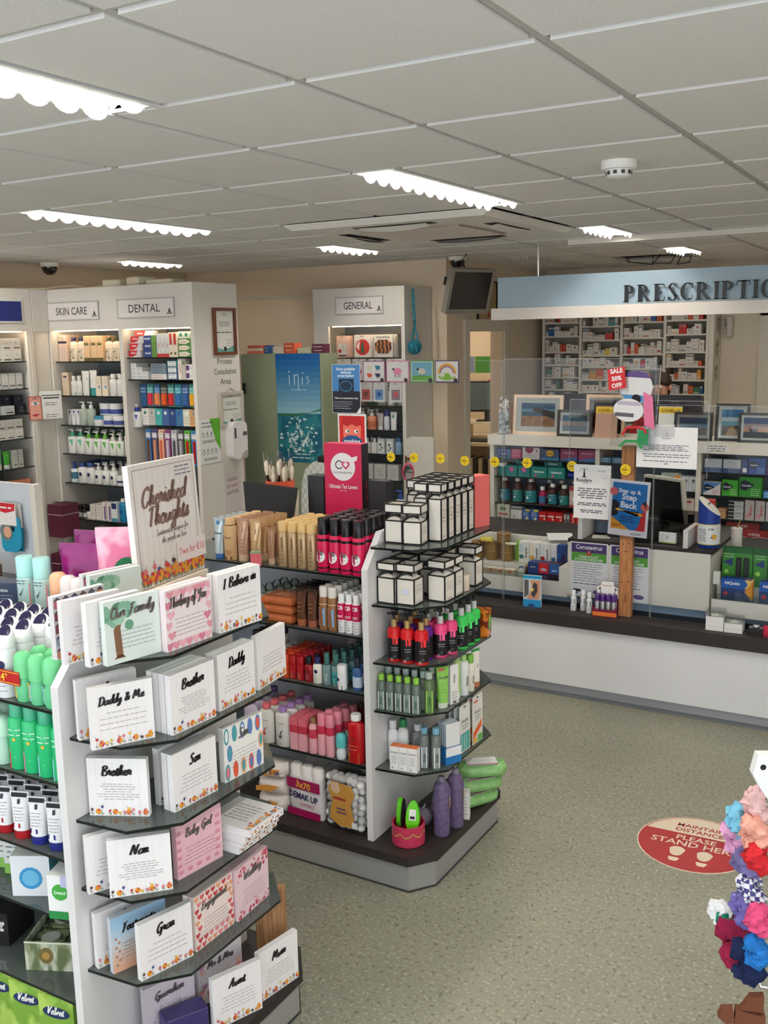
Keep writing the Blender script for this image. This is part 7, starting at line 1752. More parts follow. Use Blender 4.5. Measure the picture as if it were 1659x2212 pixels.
po=thing('wooden_post','rough timber post standing on the counter ledge','post',(-1.527,5.152,LZ),0,None,MB(wood((150,96,56),(190,132,84),(30,30,2.5))).bevbox(.068,.04,.925,.002))
for zz in(.19,.195,.40,.405):
 ob('screw_hole',MB(mat((70,40,24))).disc(-.016 if zz in(.19,.40)else .016,zz,.004,-.0206,None,8),po)
b=MB();b.disc(0,.36,.008,-.0206,mat((110,64,36)),10,rz=.004);b.disc(.004,.1,.004,-.0206,mat((120,70,40)),8,rz=.03);ob('knot',b,po)
PSX=clear((253,254,254),.012,1.22)
YS=5.178
def screen(x0,x1,z0,z1,y,label,bend=None):
 o=thing('clear_screen',label,'screen',(0,y,0),0,None,MB(PSX).box(x0,0,z0,x1,.004,z1))
 ob('polished_edge',MB(clear((215,230,228),.05,1.5,.35,(235,242,240))).box(x0-.002,-.0005,z0,x0,.0045,z1).box(x1,-.0005,z0,x1+.002,.0045,z1).box(x0,-.0005,z1,x1,.0045,z1+.002),o)
 return o
screen(-3.24,-2.262,LZ+.0005,1.85,YS,'clear screen behind the row of sheep cards')
screen(-2.25,-1.405,LZ+.0005,1.858,YS,'clear screen fixed before the wooden post')
screen(-1.397,.25,LZ+.0005,1.62,YS,'clear screen right of the wooden post')
screen(-1.845,-1.12,1.26,1.645,5.126,'smaller clear sheet hung in front of the post')
rz=random.Random(2)
for i,x in enumerate((-2.99,-2.832,-2.655,-2.497,-2.308,-2.111,-1.848,-1.536)):
 s_=thing('screen_sticker',['round yellow sticker below the green sheep card end of the row','round yellow sticker second along the screen edge','round yellow sticker third along the screen edge','round yellow sticker at the right of the sheep screen','round yellow sticker at the joint of two screens','round yellow sticker before the medicine bottles','round yellow sticker beside the pharmacy notice','round yellow sticker over the wooden post'][i],'sticker',(x,(YS if i<7 else 5.1255)-.0005,1.278+.003*(i%3)),0,'round yellow stickers on the screens',MB(mat((240,206,30),.5)).plate([(.029*math.cos(2*PI*q/20),.029*math.sin(2*PI*q/20))for q in range(20)],-.0006,0))
 b=MB();b.lines(-.017,.017,.004,-.004,2,.006,-.001,(110,90,10));b.rect(-.022,-.008,-.02,.008,-.001,(90,74,10));b.rect(.02,-.008,.022,.008,-.001);b.lines(-.01,.01,.017,.017,1,.004,-.001,(120,100,20));b.lines(-.01,.01,-.017,-.017,1,.004,-.001,(120,100,20));ob('small_print',b,s_)
def sheep(b,x,zz,s,c_,leg=(50,44,44)):
 b.disc(x,zz,s,-.0032,c_,14,rz=s*.72);b.disc(x-s*1.0,zz+s*.45,s*.3,-.0034,leg,10,rz=s*.25)
 for q in(-.6,-.3,.3,.6):b.rect(x+q*s-s*.05,zz-s*1.25,x+q*s+s*.05,zz-s*.5,-.0031,leg)
CARDS=[((150,90,130),'four coloured sheep'),((226,140,170),'one pink sheep'),((90,160,80),'one cream sheep in a field'),((96,84,120),'two sheep and a rainbow')]
for i,(bc,d)in enumerate(CARDS):
 x=-3.17+.0+i*.163+.075
 o=thing('greeting_card','greeting card of %s clipped to the screen'%d,'greeting card',(x,YS-.004,1.726),0,'sheep cards on the screen',MB(mat(bc)).box(-.077,-.001,0,.077,.001,.128))
 b=MB(mat((240,236,232)));b.rect(-.071,.008,.071,.122,-.0018);ob('card_face',b,o)
 b=MB()
 if i==0:
  for q,c_ in enumerate(((232,222,190),(20,130,160),(226,90,30),(70,40,110))):sheep(b,-.03+.058*(q%2),.088-.046*(q//2),.017,c_,c_)
 elif i==1:sheep(b,.0,.065,.028,(240,140,176));
 elif i==2:b.rect(-.066,.04,.066,.118,-.0024,(120,186,206));b.rect(-.066,.012,.066,.04,-.0024,(110,180,70));sheep(b,0,.065,.026,(222,216,196))
 else:
  for q,c_ in enumerate(((236,200,60),(240,150,60),(150,120,170))):b.ring2(0,.05,.055-.008*q,.062-.008*q,-.0024-q*1e-4,c_,14,0,PI)
  b.disc(.0,.035,.055,-.0029,(140,190,60),16,rz=.02);sheep(b,-.03,.045,.016,(236,232,222),(236,232,222));sheep(b,.035,.045,.016,(236,232,222),(236,232,222))
 ob('picture',b,o)
 b=MB();b.disc(.056,.014,.013,-.0038,(44,48,56),14);ob('round_seal',b,o)
 ob('cellophane',MB(clear((250,250,250),.04,1.35)).box(-.079,-.006,-.002,.079,-.0055,.142),o)
def sheet(label,x,zb,w,h,y,rzr=0.0,name='wall_notice',col=(238,237,238),cat='notice'):
 return thing(name,label,cat,(x,y,zb),rot=(0,rzr,0),me=MB(mat(col,.5)).box(-w/2,-.001,0,w/2,.001,h))
n_=sheet('blue and black notice Now available without prescription on the screen',-3.297,1.535,.205,.298,YS-.002)
b=MB();b.rect(-.1,.135,.1,.296,-.0015,(70,130,190));ob('blue_field',b,n_)
b=MB();b.poly([(-.1,.003),(.07,.003),(.1,.04),(.1,.135),(-.1,.135)],-.0015,(26,30,46));ob('black_field',b,n_)
for k,w_ in enumerate(('Now available','without','prescription')):ob('word_line',MB().text(w_,0,.262-.02*k,.024,-.002,(240,246,250),.02,width=.14),n_)
b=MB();b.rect(-.052,.122,.056,.21,-.002,(20,32,56));b.disc(0,.166,.046,-.0023,(60,120,160),20,rz=.034);b.disc(0,.166,.04,-.0026,(20,44,70),20,rz=.028);ob('pack_picture',b,n_)
ob('word_line',MB().text('Talk to our pharmacist today',0,.088,.016,-.002,(240,242,246),.015,width=.17),n_)
b=MB();b.lines(-.09,.05,.07,.03,4,.004,-.002,(190,196,206));ob('small_print',b,n_)
n_=sheet('red masking poster with masked face below the blue notice',-3.262,1.235,.205,.297,YS-.002)
b=MB();b.rect(-.092,.03,.092,.285,-.0015,(206,44,40));ob('red_field',b,n_)
b=MB();b.poly([(-.06,.1),(.06,.1),(.065,.24),(-.065,.24)],-.002,(240,120,100));ob('face',b,n_)
b=MB();b.poly([(-.08,.2),(-.06,.285),(.06,.285),(.08,.2),(.065,.23),(.03,.22),(0,.235),(-.03,.22),(-.065,.23)],-.0023,(190,30,34));ob('fringe',b,n_)
for s in(-1,1):
 b=MB();b.disc(s*.032,.19,.017,-.0026,(246,246,246),12,rz=.011);b.disc(s*.032+.006,.19,.007,-.0029,(30,24,24));ob('eye',b,n_)
b=MB();b.poly([(-.075,.06),(.075,.06),(.07,.14),(.03,.165),(-.03,.165),(-.07,.14)],-.0026,(40,84,140));ob('mask',b,n_)
ob('lettering',MB().text('masking',0,.118,.036,-.003,(246,246,246),.02,width=.13),n_)
def lighthouse(b,x,zz,s,y,c_=(44,44,60)):
 b.poly([(x-s*.14,zz),(x+s*.14,zz),(x+s*.06,zz+s*.7),(x-s*.06,zz+s*.7)],y,c_);b.rect(x-s*.09,zz+s*.72,x+s*.09,zz+s*.85,y);b.ring2(x,zz+s*.45,s*.5,s*.54,y,c_,14,.5,2.9);b.poly([(x-s*.35,zz-s*.05),(x+s*.35,zz-s*.05),(x+s*.2,zz+.001),(x-s*.2,zz+.001)],y)
n_=sheet('white Rosslare click and collect letter on the screen',-1.733,.995,.207,.296,YS-.0015)
b=MB();lighthouse(b,-.045,.228,.05,-.0016);ob('lighthouse_logo',b,n_)
ob('logo_name',MB().text('Rosslare',-.045,.202,.027,-.0016,(40,40,60),.02,width=.085),n_);ob('logo_subtitle',MB().text('PHARMACY',-.03,.192,.009,-.0016,(90,90,110)),n_)
b=MB();b.text('CLICK',.05,.258,.017,-.0016,(120,120,124));b.ring2(.065,.235,.012,.0135,-.0016,(150,150,154));ob('click_badge',b,n_)
b=MB();b.lines(-.085,.085,.165,.115,5,.009,-.0016,(110,110,124),center=True,ragged=.4);b.lines(-.085,.085,.085,.075,2,.009,-.0016,(110,110,124),center=True,ragged=.4);b.lines(-.07,.07,.045,.035,2,.009,-.0016,(110,110,124),center=True);ob('small_print',b,n_)
n_=sheet('large white landscape letter taped to the right-hand screen',-1.325,1.30,.31,.212,5.1235)
b=MB();lighthouse(b,0,.165,.03,-.0016);ob('lighthouse_logo',b,n_);ob('logo_name',MB().text('Rosslare',0,.15,.014,-.0016,(60,60,80)),n_)
b=MB();b.lines(-.12,.12,.118,.092,4,.006,-.0016,(120,120,130),center=True);b.lines(-.13,.13,.07,.058,2,.006,-.0016,(110,110,120),center=True);b.lines(-.12,.12,.035,.035,1,.006,-.0016,(110,110,120));b.lines(-.01,.01,.022,.022,1,.006,-.0016);ob('small_print',b,n_)
ob('tape',MB(clear((250,250,250),.2,1.3,.4)).box(-.06,-.002,.16,.04,-.0015,.225),n_)
n_=sheet('blue Step up and Step Back poster in a clear sleeve on the post',-1.522,.925,.212,.30,5.1295,.05)
b=MB();b.rect(-.092,.035,.092,.285,-.0015,(20,120,190));ob('blue_field',b,n_)
b=MB();b.poly([(-.092,.035),(.01,.035),(-.092,.10)],-.002,(240,166,50));ob('orange_field',b,n_)
b=MB();b.poly([(.04,.035),(.092,.035),(.092,.15),(.07,.13),(.06,.07)],-.002,(206,44,50));b.poly([(-.092,.1),(-.06,.11),(-.05,.17),(-.07,.19),(-.092,.19)],-.002,(24,28,36));b.disc(.085,.165,.022,-.0023,(230,110,90));b.disc(-.085,.235,.022,-.0023,(226,110,110));b.poly([(.065,.18),(.092,.2),(.092,.15),(.08,.18)],-.0026,(30,26,30));ob('people_picture',b,n_)
for k,(w_,sz,zz)in enumerate((('Step up &',.03,.232),('Step',.046,.195),('Back',.046,.152))):ob('word',MB().text(w_,0,zz,sz,-.003,(246,248,250),.03,rot=-.04),n_)
b=MB();b.poly([(-.075,.142),(-.05,.15),(-.05,.145),(.055,.122),(.05,.112),(.08,.118),(.06,.135),(.057,.129),(-.048,.136),(-.052,.13)],-.0035,(240,170,60));ob('yellow_arrow',b,n_)
b=MB();b.lines(-.05,.04,.105,.08,3,.009,-.003,(14,70,130),center=True);b.lines(-.085,-.03,.06,.05,2,.007,-.003,(150,80,20));b.lines(.02,.085,.018,.012,2,.004,-.003,(110,110,116));ob('small_print',b,n_)
ob('clear_sleeve',MB(clear((250,250,252),.03,1.35)).box(-.108,-.006,-.012,.108,-.0055,.305),n_)
bg_=thing('mask_bag','clear bag of masks and badges hung at the post top','bag',(-1.50,5.098,1.405),rot=(0,.06,0))
ob('clear_bag',MB(clear((248,250,250),.06,1.3)).loft([[(x,-.02*s,zz)for x,s in((-.115,-1),(.115,-1),(.115,.2),(-.115,.2))]for zz in(0,.2,.43)]),bg_)
b=MB();b.disc(.0,.31,.085,-.003,(236,232,232),26);ob('round_leaflet',b,bg_)
b=MB();b.poly([(-.07,.36),(.07,.36),(.05,.385),(0,.395),(-.05,.385)],-.0035,(86,50,130));b.poly([(-.075,.27),(.075,.27),(.05,.24),(0,.225),(-.05,.24)],-.0035,(60,140,196));b.disc(.005,.25,.025,-.004,(60,50,60));ob('leaflet_bands',b,bg_)
b=MB();b.disc(-.03,.19,.08,-.006,(232,230,232),26,rz=.06);b.rect(-.1,.155,.0,.175,-.0063,(90,90,96));b.rect(-.09,.215,.03,.235,-.0063,(190,180,200));ob('second_leaflet',b,bg_)
b=MB();b.poly([(.04,.29),(.09,.27),(.115,.1),(.06,.12),(.05,.2)],-.008,(226,120,160));ob('pink_card',b,bg_)
b=MB();b.rect(.03,.02,.085,.1,-.008,(40,140,84));ob('green_card',b,bg_)
b=MB(mat((196,30,40)));vs,fs=[],[];ribbon([(-.05,.06),(-.03,.1),(.02,.108),(.06,.1),(.075,.08)],.008,vs,fs,False);b.add([(x,-.012,zz)for x,zz in vs],fs);ob('red_strap',b,bg_)
b=MB(mat((30,150,70)));vs,fs=[],[];ribbon([(-.06,.0),(-.03,.03),(.03,.035),(.06,.0)],.008,vs,fs,False);b.add([(x,-.012,zz)for x,zz in vs],fs);ob('green_strap',b,bg_)
sl=ob('sale_ticket',MB(mat((204,26,32),.4)).plate([(-.135,.285),(-.045,.305),(-.062,.415),(-.15,.392)],-.026,-.0245),bg_)
for k,(w_,zz)in enumerate((('SALE',.378),('50%',.34),('OFF',.304))):ob('word',MB().text(w_,-.101+.004*k,zz,.031,-.0265,(248,244,244),.04,width=.066,rot=.2),sl)
TT=.8704
mn=thing('till_monitor','dark till monitor seen at an angle behind the poster','monitor',(-1.47,5.62,TT),rot=(0,0,math.radians(-28)))
ob('foot',MB(mat((30,30,32),.4)).box(-.1,-.06,0,.1,.06,.02).box(-.03,.0,.02,.03,.03,.1),mn)
ob('casing',MB(mat((206,200,188),.4)).plate([(-.16,.06),(.17,.06),(.14,.31),(-.14,.31)],.0,.03),mn)
ob('dark_back',MB(mat((24,23,25),.3)).plate([(-.15,.07),(.16,.07),(.13,.295),(-.13,.295)],-.006,0),mn)
pr_=thing('receipt_printer','black receipt printer on the till top','printer',(-1.52,5.38,TT),8,None,MB(mat((26,25,27),.35)).bevbox(.2,.17,.12,.02))
ob('paper_slot',MB(mat((60,58,60))).cb(.12,.01,.002,z=.12),pr_)
thing('till_cables','coil of black cables on the till top','cable',(0,0,0),me=MB(BK).tube([(-1.68,5.31,TT+.012),(-1.62,5.27,TT+.02),(-1.5,5.245,TT+.008),(-1.43,5.25,TT+.014),(-1.42,5.29,TT+.008)],.006,6))
mg_=jar(.045,.1,(60,40,56),(50,34,48),.006,band=(.1,.85,(110,130,150)),name='printed_tin').put((-1.745,5.42,TT),'round printed tin with red lettering by the till','tin')
ob('lettering',wrap(MB().text('Far Rosa',0,.075,.018,0,(200,60,80)),.0475),mg_)
thing('note_pad','cream note pad lying beside the printed tin','note pad',(-1.715,5.30,TT),15,None,MB(mat((226,222,206))).cb(.1,.07,.006))
ch=thing('card_holder','clear holder of white business cards on the till','card holder',(-1.345,5.285,TT),-4,None,MB(clear((240,244,244),.03,1.4)).box(-.055,-.02,0,.055,.02,.004).box(-.055,.016,.004,.055,.02,.1))
ob('cards',MB(mat((240,240,236))).box(-.045,-.01,.0045,.045,.012,.06),ch)
b=MB();lighthouse(b,0,.03,.018,-.0106);b.rect(-.045,.005,.045,.01,-.0106,(190,190,90));ob('card_print',b,ch)
thing('clear_divider','smoky clear divider standing on the till top','screen',(-1.33,5.50,TT),-8,None,MB(clear((190,190,190),.05,1.4)).box(-.12,0,0,.1,.004,.15))
cy=thing('charity_tin','blue slant-topped charity collection tin with white label','collection tin',(-1.135,5.30,TT))
n=20
def rgc(r_,z0,tl):return[(r_*math.cos(2*PI*j/n),r_*math.sin(2*PI*j/n),z0-tl*math.cos(2*PI*j/n))for j in range(n)]
ob('body',MB(mat((30,60,150),.35)).loft([rgc(.055,0,0),rgc(.057,.004,0),rgc(.057,.15,0),rgc(.056,.215,.045)],True),cy)
ob('slanted_lid',MB(mat((232,226,214),.35)).loft([rgc(.056,.2155,.045),rgc(.05,.224,.042)],True),cy)
ob('coin_slot',MB(mat((30,28,30))).box(-.006,-.016,.232,.006,.016,.234),cy)
ob('label',MB(mat((238,238,238))).lathe([(.0578,.022),(.0578,.125)],n,cap=False),cy)
b=MB();b.lines(-.045,.0,.1,.04,8,.005,0,(110,110,116));b.lines(.01,.045,.105,.1,2,.006,0,(110,110,116));ob('small_print',wrap(b,.0582),cy)
b=MB();b.disc(.04,.062,.015,0,(236,180,50));b.rect(.02,.056,.032,.062,-.0004,(90,110,190));ob('sun_logo',wrap(b,.0584),cy)
ob('yellow_rings',MB(mat((226,206,70))).lathe([(.0582,.124),(.0582,.128)],n,cap=False).lathe([(.0582,.019),(.0582,.023)],n,cap=False),cy)
rc=thing('red_collection_box','tall red collection box behind the charity tin','collection tin',(-1.165,5.40,TT),4,None,MB(mat((196,24,26),.35)).bevbox(.07,.06,.235,.004))
ob('label',MB(mat((200,214,226))).box(-.02,-.0315,.14,.03,-.0302,.165),rc)
wc_=jar(.03,.125,(232,224,216),(226,216,206),.01,name='lidded_beaker').put((-1.04,5.545,.8105+.0),'tall cream beaker with a spoon behind the charity tin','beaker')
ob('spoon',MB(mat((150,110,60))).tube([(0,0,.12),(.015,0,.165)],.004,5),wc_)
gK='nicotine packs in the right counter bin'
nq=carded(.155,.165,(26,60,120),(('p',((0,.68),(.75,.68),(.85,.83),(.75,.98),(0,.98)),(20,90,180)),('t','NiQuitin',.36,.8,.13,(246,246,250),.03),('p',((.75,.68),(1,.68),(1,.98),(.75,.98),(.85,.83)),(240,200,120)),('p',((.75,.6),(1,.3),(1,.95)),(226,150,40)),('c',.15,.5,.08,(190,60,70))),(.4,.05,.72,.6,.015,(70,84,130)))
for i in range(2):
 for r_ in range(3):
  nq.put((-.972+.19*i,5.242+.022*r_,.5605),nth('NiQuitin blister pack with orange flash in the right bin',i,2,'till',r_,3),'hanging pack',gK,3)
nq2=carded(.19,.16,(26,50,110),(('p',((0,.7),(.8,.7),(.9,.85),(.8,.98),(0,.98)),(20,90,180)),('t','NiQuitin',.4,.8,.12,(246,246,250),.03),('r',.88,.7,1,.98,(240,220,180))),(.1,.05,.9,.6,.02,(90,100,150)))
for r_ in range(2):
 nq2.put((-.60,5.243+.03*r_,.5605),nth('wide NiQuitin lozenge pack in the right bin',r=r_,nr=2),'hanging pack',gK,3)
ni=carded(.15,.2,(60,140,50),(('r',0,.86,1,1,(30,96,44)),('p',((.02,.6),(.35,.5),(.35,.72)),(40,60,120)),('l',.05,.75,.4,.82,2,.02,(220,240,200)),('c',.15,.35,.08,(160,220,90))),None)
for i in range(5):
 for r_ in range(2):
  o=ni.put((-.995+.158*i,5.352+.035*r_,.6655),nth('green Nicorette spray card in the right bin',i,5,'till',r_,2),'hanging pack',gK,2)
  for s in(0,1):
   ob('spray_device',MB(mat((34,36,38),.3)).bevbox(.026,.018,.12,.004,x=.01+.038*s,y=-.0125,z=.03),o)
   # ==== MEDICINE UNIT BEHIND THE COUNTER
MU=thing('medicine_unit','white shelving unit of boxed medicines behind the counter','shelving unit',(0,6.4,0))
MX0,MX1=-2.875,1.4
MUW=mat((226,218,204),.45)
divs=[-2.875,-2.11,-1.449,-.74,-.03,.68,1.38]
ob('top_slab',MB(MUW).box(MX0-.02,-.03,1.235,MX1+.02,.36,1.305),MU)
for x in divs:ob('upright',MB(MUW).box(x-.015,0,0,x+.015,.3,1.235),MU)
ob('back_panel',MB(mat((120,132,146),.4)).box(MX0,.3,0,MX1,.315,1.235),MU)
ob('low_deck',MB(DARKW).box(MX0,-.02,.62,MX1,.3,.70).xf(Matrix.Identity(4)),MU)
ob('lower_front',MB(MUW).box(MX0,-.005,0,MX1,.01,.62),MU)
BZ=[(1.138,1.012,.822),(1.138,.98,.83),(1.11,.966,.82),(1.11,.966,.82),(1.11,.966,.82),(1.11,.966,.82)]
for k in range(6):
 for zz in BZ[k]:glass_shelf(MU,divs[k]+.016,divs[k+1]-.016,.01,.298,zz)
ln=thing('shelf_label','small printed contact label on the unit slab edge','label',(-1.335,6.3695,1.243),0,None,MB(mat((232,230,226))).box(-.075,-.001,0,.075,0,.05))
b=MB();b.lines(-.06,.06,.04,.01,3,.007,-.0014,(90,90,94),center=True);ob('small_print',b,ln)
FM=Frame((0,6.4,0),0)
gL='medicines on the unit behind the counter'
def med(w,h,c_,*art,d=.06):return carton(w,d,h,c_,tuple(art))
fill(FM,-2.85,1.138,.06,[(med(.1,.06,(70,110,160),('p',((.1,.1),(.9,.1),(.8,.8),(.2,.8)),(40,50,110)),('t','Lemsip',.5,.4,.25,(240,230,240))),.104,1,'blue arched medicine carton on the first bay top shelf','carton',gL),(med(.075,.065,(176,60,100),('l',.1,.3,.9,.8,3,.06,(230,180,200))),.078,1,'crimson medicine carton on the first bay top shelf','carton',gL),(med(.125,.08,(226,216,218),('c',.4,.9,.4,(150,30,80)),('l',.1,.15,.9,.4,3,.04),('c',.85,.7,.08,(160,60,90))),.13,1,'white carton with crimson disc, first bay top shelf','carton',gL),(med(.13,.075,(60,84,120),('c',.5,.6,.4,(226,170,40),.28),('t','Nexium',.5,.5,.25,(50,40,40),.02),('r',0,0,1,.18,(70,140,190))),.14,1,'navy Nexium carton with yellow oval','carton',gL),(med(.12,.08,(150,60,100),('t','EMAZOLE',.5,.6,.22,(230,200,215)),('p',((0,0),(1,0),(1,.35),(0,.1)),(60,110,170))),.124,2,'plum Emazole carton with blue foot','carton',gL)])
gv=(('t','Gaviscon',.5,.45,.28,(236,244,240),.03),('c',.3,.2,.12,(220,90,130)))
fill(FM,-2.85,1.012,.06,[(jar(.03,.09,(40,130,126),(236,234,228),.025),.064,1,'teal pill tub with white lid, first bay second shelf','tub',gL),(med(.085,.075,(28,128,122),('c',.5,.6,.35,(60,110,140)),('c',.5,.65,.22,(206,90,140))),.088,2,'teal rounded antacid carton, first bay second shelf','carton',gL),(med(.12,.075,(20,124,116),*gv),.124,2,'teal Gaviscon carton, first bay second shelf','carton',gL)])
for i,x in enumerate((-2.72,-2.51)):
 med(.13,.035,(20,118,112),('t','Gaviscon',.5,.3,.5,(230,240,236),.03)).put(FM.w(x+.06,.11,1.0885 if i==0 else 1.0885),['flat teal Gaviscon carton lying on the antacids','second flat teal Gaviscon carton lying on top'][i],'carton',gL)
for k in range(2):
 thing('blue_bottle',['lower','upper'][k]+' royal blue bottle lying at the end of the second shelf','bottle',(-2.255,6.47,1.0125+.022+.043*k),rot=(0,PI/2,0),group=gL,me=MB(mat((30,50,150),.3)).lathe([(.02,-.08),(.021,-.06),(.021,.04),(.01,.06),(.01,.08)],12))
gb_=lambda h,r_,lc,foot:bottle(r_,h,(60,26,22),(238,236,232),.025,.018,lab=(.08,.62,lc),art=(('l',.15,.5,.8,.66,2,.03,(230,240,240)),('c',.35,.35,.13,(230,230,240)),('r',0,.09,1,.13,foot)),sh=.28)
fill(FM,-2.845,.822,.06,[(gb_(.178,.036,(30,110,130),(206,60,60)),.092,1,'brown medicine bottle with teal and red label','bottle',gL),(gb_(.178,.036,(30,124,124),(120,200,60)),.092,1,'brown medicine bottle with teal and lime label','bottle',gL),(gb_(.178,.042,(30,124,134),(226,110,130)),.1,1,'largest brown medicine bottle with teal label','bottle',gL),(bottle(.025,.125,(176,24,84),(240,238,236),.025,.016,lab=(.1,.6,(60,110,150)),sh=.28),.062,1,'small magenta medicine bottle','bottle',gL),(gb_(.15,.033,(30,120,140),(240,240,240)),.08,1,'middle-sized brown bottle with teal label','bottle',gL),(gb_(.145,.033,(30,124,124),(120,200,60)),.08,1,'shorter brown bottle with teal and lime label','bottle',gL),(med(.07,.14,(196,170,168),('r',0,.8,1,1,(170,40,50)),('c',.5,.4,.3,(226,220,214)),('r',0,0,1,.1,(176,50,50))),.075,1,'pink and maroon carton beside the brown bottles','carton',gL),(med(.06,.15,(190,206,216),('l',.2,.2,.8,.8,5,.03)),.064,1,'pale blue carton at the end of the bottle shelf','carton',gL)])
for i in range(3):gb_(.165,.03,(150,30,60)if i==0 else(40,110,130),(240,240,240)).put(FM.w(-2.5+.09*i,.15,.8225),['magenta-labelled','teal-labelled inner','teal-labelled outer'][i]+' brown bottle in the rear row','bottle',gL)
fill(FM,-2.85,.70,.05,[(med(.095,.11,(206,206,190),('c',.5,.7,.25,(90,110,60),.15),('r',.15,.3,.85,.42,(196,60,70)),('c',.25,.1,.1,(200,50,50))),.104,1,'pale green carton with red band on the low deck','carton',gL),(med(.085,.095,(216,216,212),('r',0,.8,1,.95,(110,110,116)),('c',.3,.3,.06,(60,60,60))),.09,1,'grey and white carton on the low deck','carton',gL),(med(.058,.085,(60,100,170),('r',.4,.85,1,1,(226,206,60)),('c',.6,.25,.2,(220,216,190)),('l',.1,.5,.8,.75,3,.05,(220,230,240))),.06,2,'blue carton with pale flower on the low deck','carton',gL,2,.065),(med(.055,.075,(196,26,30),('r',.1,.55,.9,.68,(240,230,228)),('c',.75,.35,.14,(240,200,190))),.057,3,'red medicine carton on the low deck','carton',gL,3,.062),(med(.022,.07,(110,104,104),('r',.2,.5,.8,.9,(200,190,190))),.024,2,'slim grey carton between red cartons','carton',gL,2,.065),(med(.035,.075,(200,24,26),('v','Nurofen',.5,.5,.5,(240,230,226))),.037,3,'slim red carton with white upright lettering','carton',gL,3,.062)],.002)
fill(FM,-2.13,1.138,.06,[(med(.1,.036,(90,130,160),('l',.15,.3,.85,.7,2,.15,(210,224,230))),.105,2,'steel-blue flat carton, second bay top shelf','carton',gL),(med(.06,.05,(226,140,60),('l',.2,.3,.8,.7,2,.15)),.1,1,'small orange carton, second bay top shelf','carton',gL),.2,(med(.06,.06,(206,210,214),('l',.2,.3,.8,.7,2,.1)),.064,2,'grey carton, second bay top shelf','carton',gL)])
for k in range(2):med(.11,.055,(190,206,196),('l',.2,.3,.8,.75,3,.1,(90,130,120)),('p',((0,0),(.3,0),(.1,.5)),(90,160,150))).put(FM.w(-1.655-.02*(k==0)+.02,.06,.98+.056*k),['lower','upper'][k]+' pale teal carton, second bay middle shelf','carton',gL)
fill(FM,-1.61,.98,.06,[(med(.045,.1,(238,222,196),('r',.1,.5,.9,1,(236,150,60)),('l',.2,.1,.8,.3,2,.04)),.047,1,'orange and cream upright carton, second bay','carton',gL),(med(.045,.095,(214,216,220),('c',.6,.7,.25,(110,116,126)),('l',.2,.1,.8,.5,3,.04)),.047,2,'grey and white upright carton, second bay','carton',gL)],.001)
fill(FM,-1.67,.83,.06,[(med(.03,.1,(226,100,50),('r',.2,.2,.8,.8,(240,230,220))),.034,1,'slim orange carton, second bay lower shelf','carton',gL),(med(.075,.1,(30,124,110),('c',.5,.8,.3,(226,226,220),.12),('l',.2,.2,.8,.6,4,.04,(200,226,220))),.079,1,'green carton with white oval, second bay lower shelf','carton',gL),(med(.07,.1,(226,206,196),('c',.5,.8,.3,(176,60,70),.12),('l',.2,.2,.8,.6,4,.04)),.074,1,'pinkish carton with red oval, second bay lower shelf','carton',gL)])
pn=lambda c_,c2_:(('p',((.05,.75),(.25,.85),(.7,.6),(.25,.3),(.05,.4)),(20,26,50)),('t','Panadol',.32,.52,.14,(240,240,246),.02),('l',.5,.1,.95,.4,4,.04,c2_))
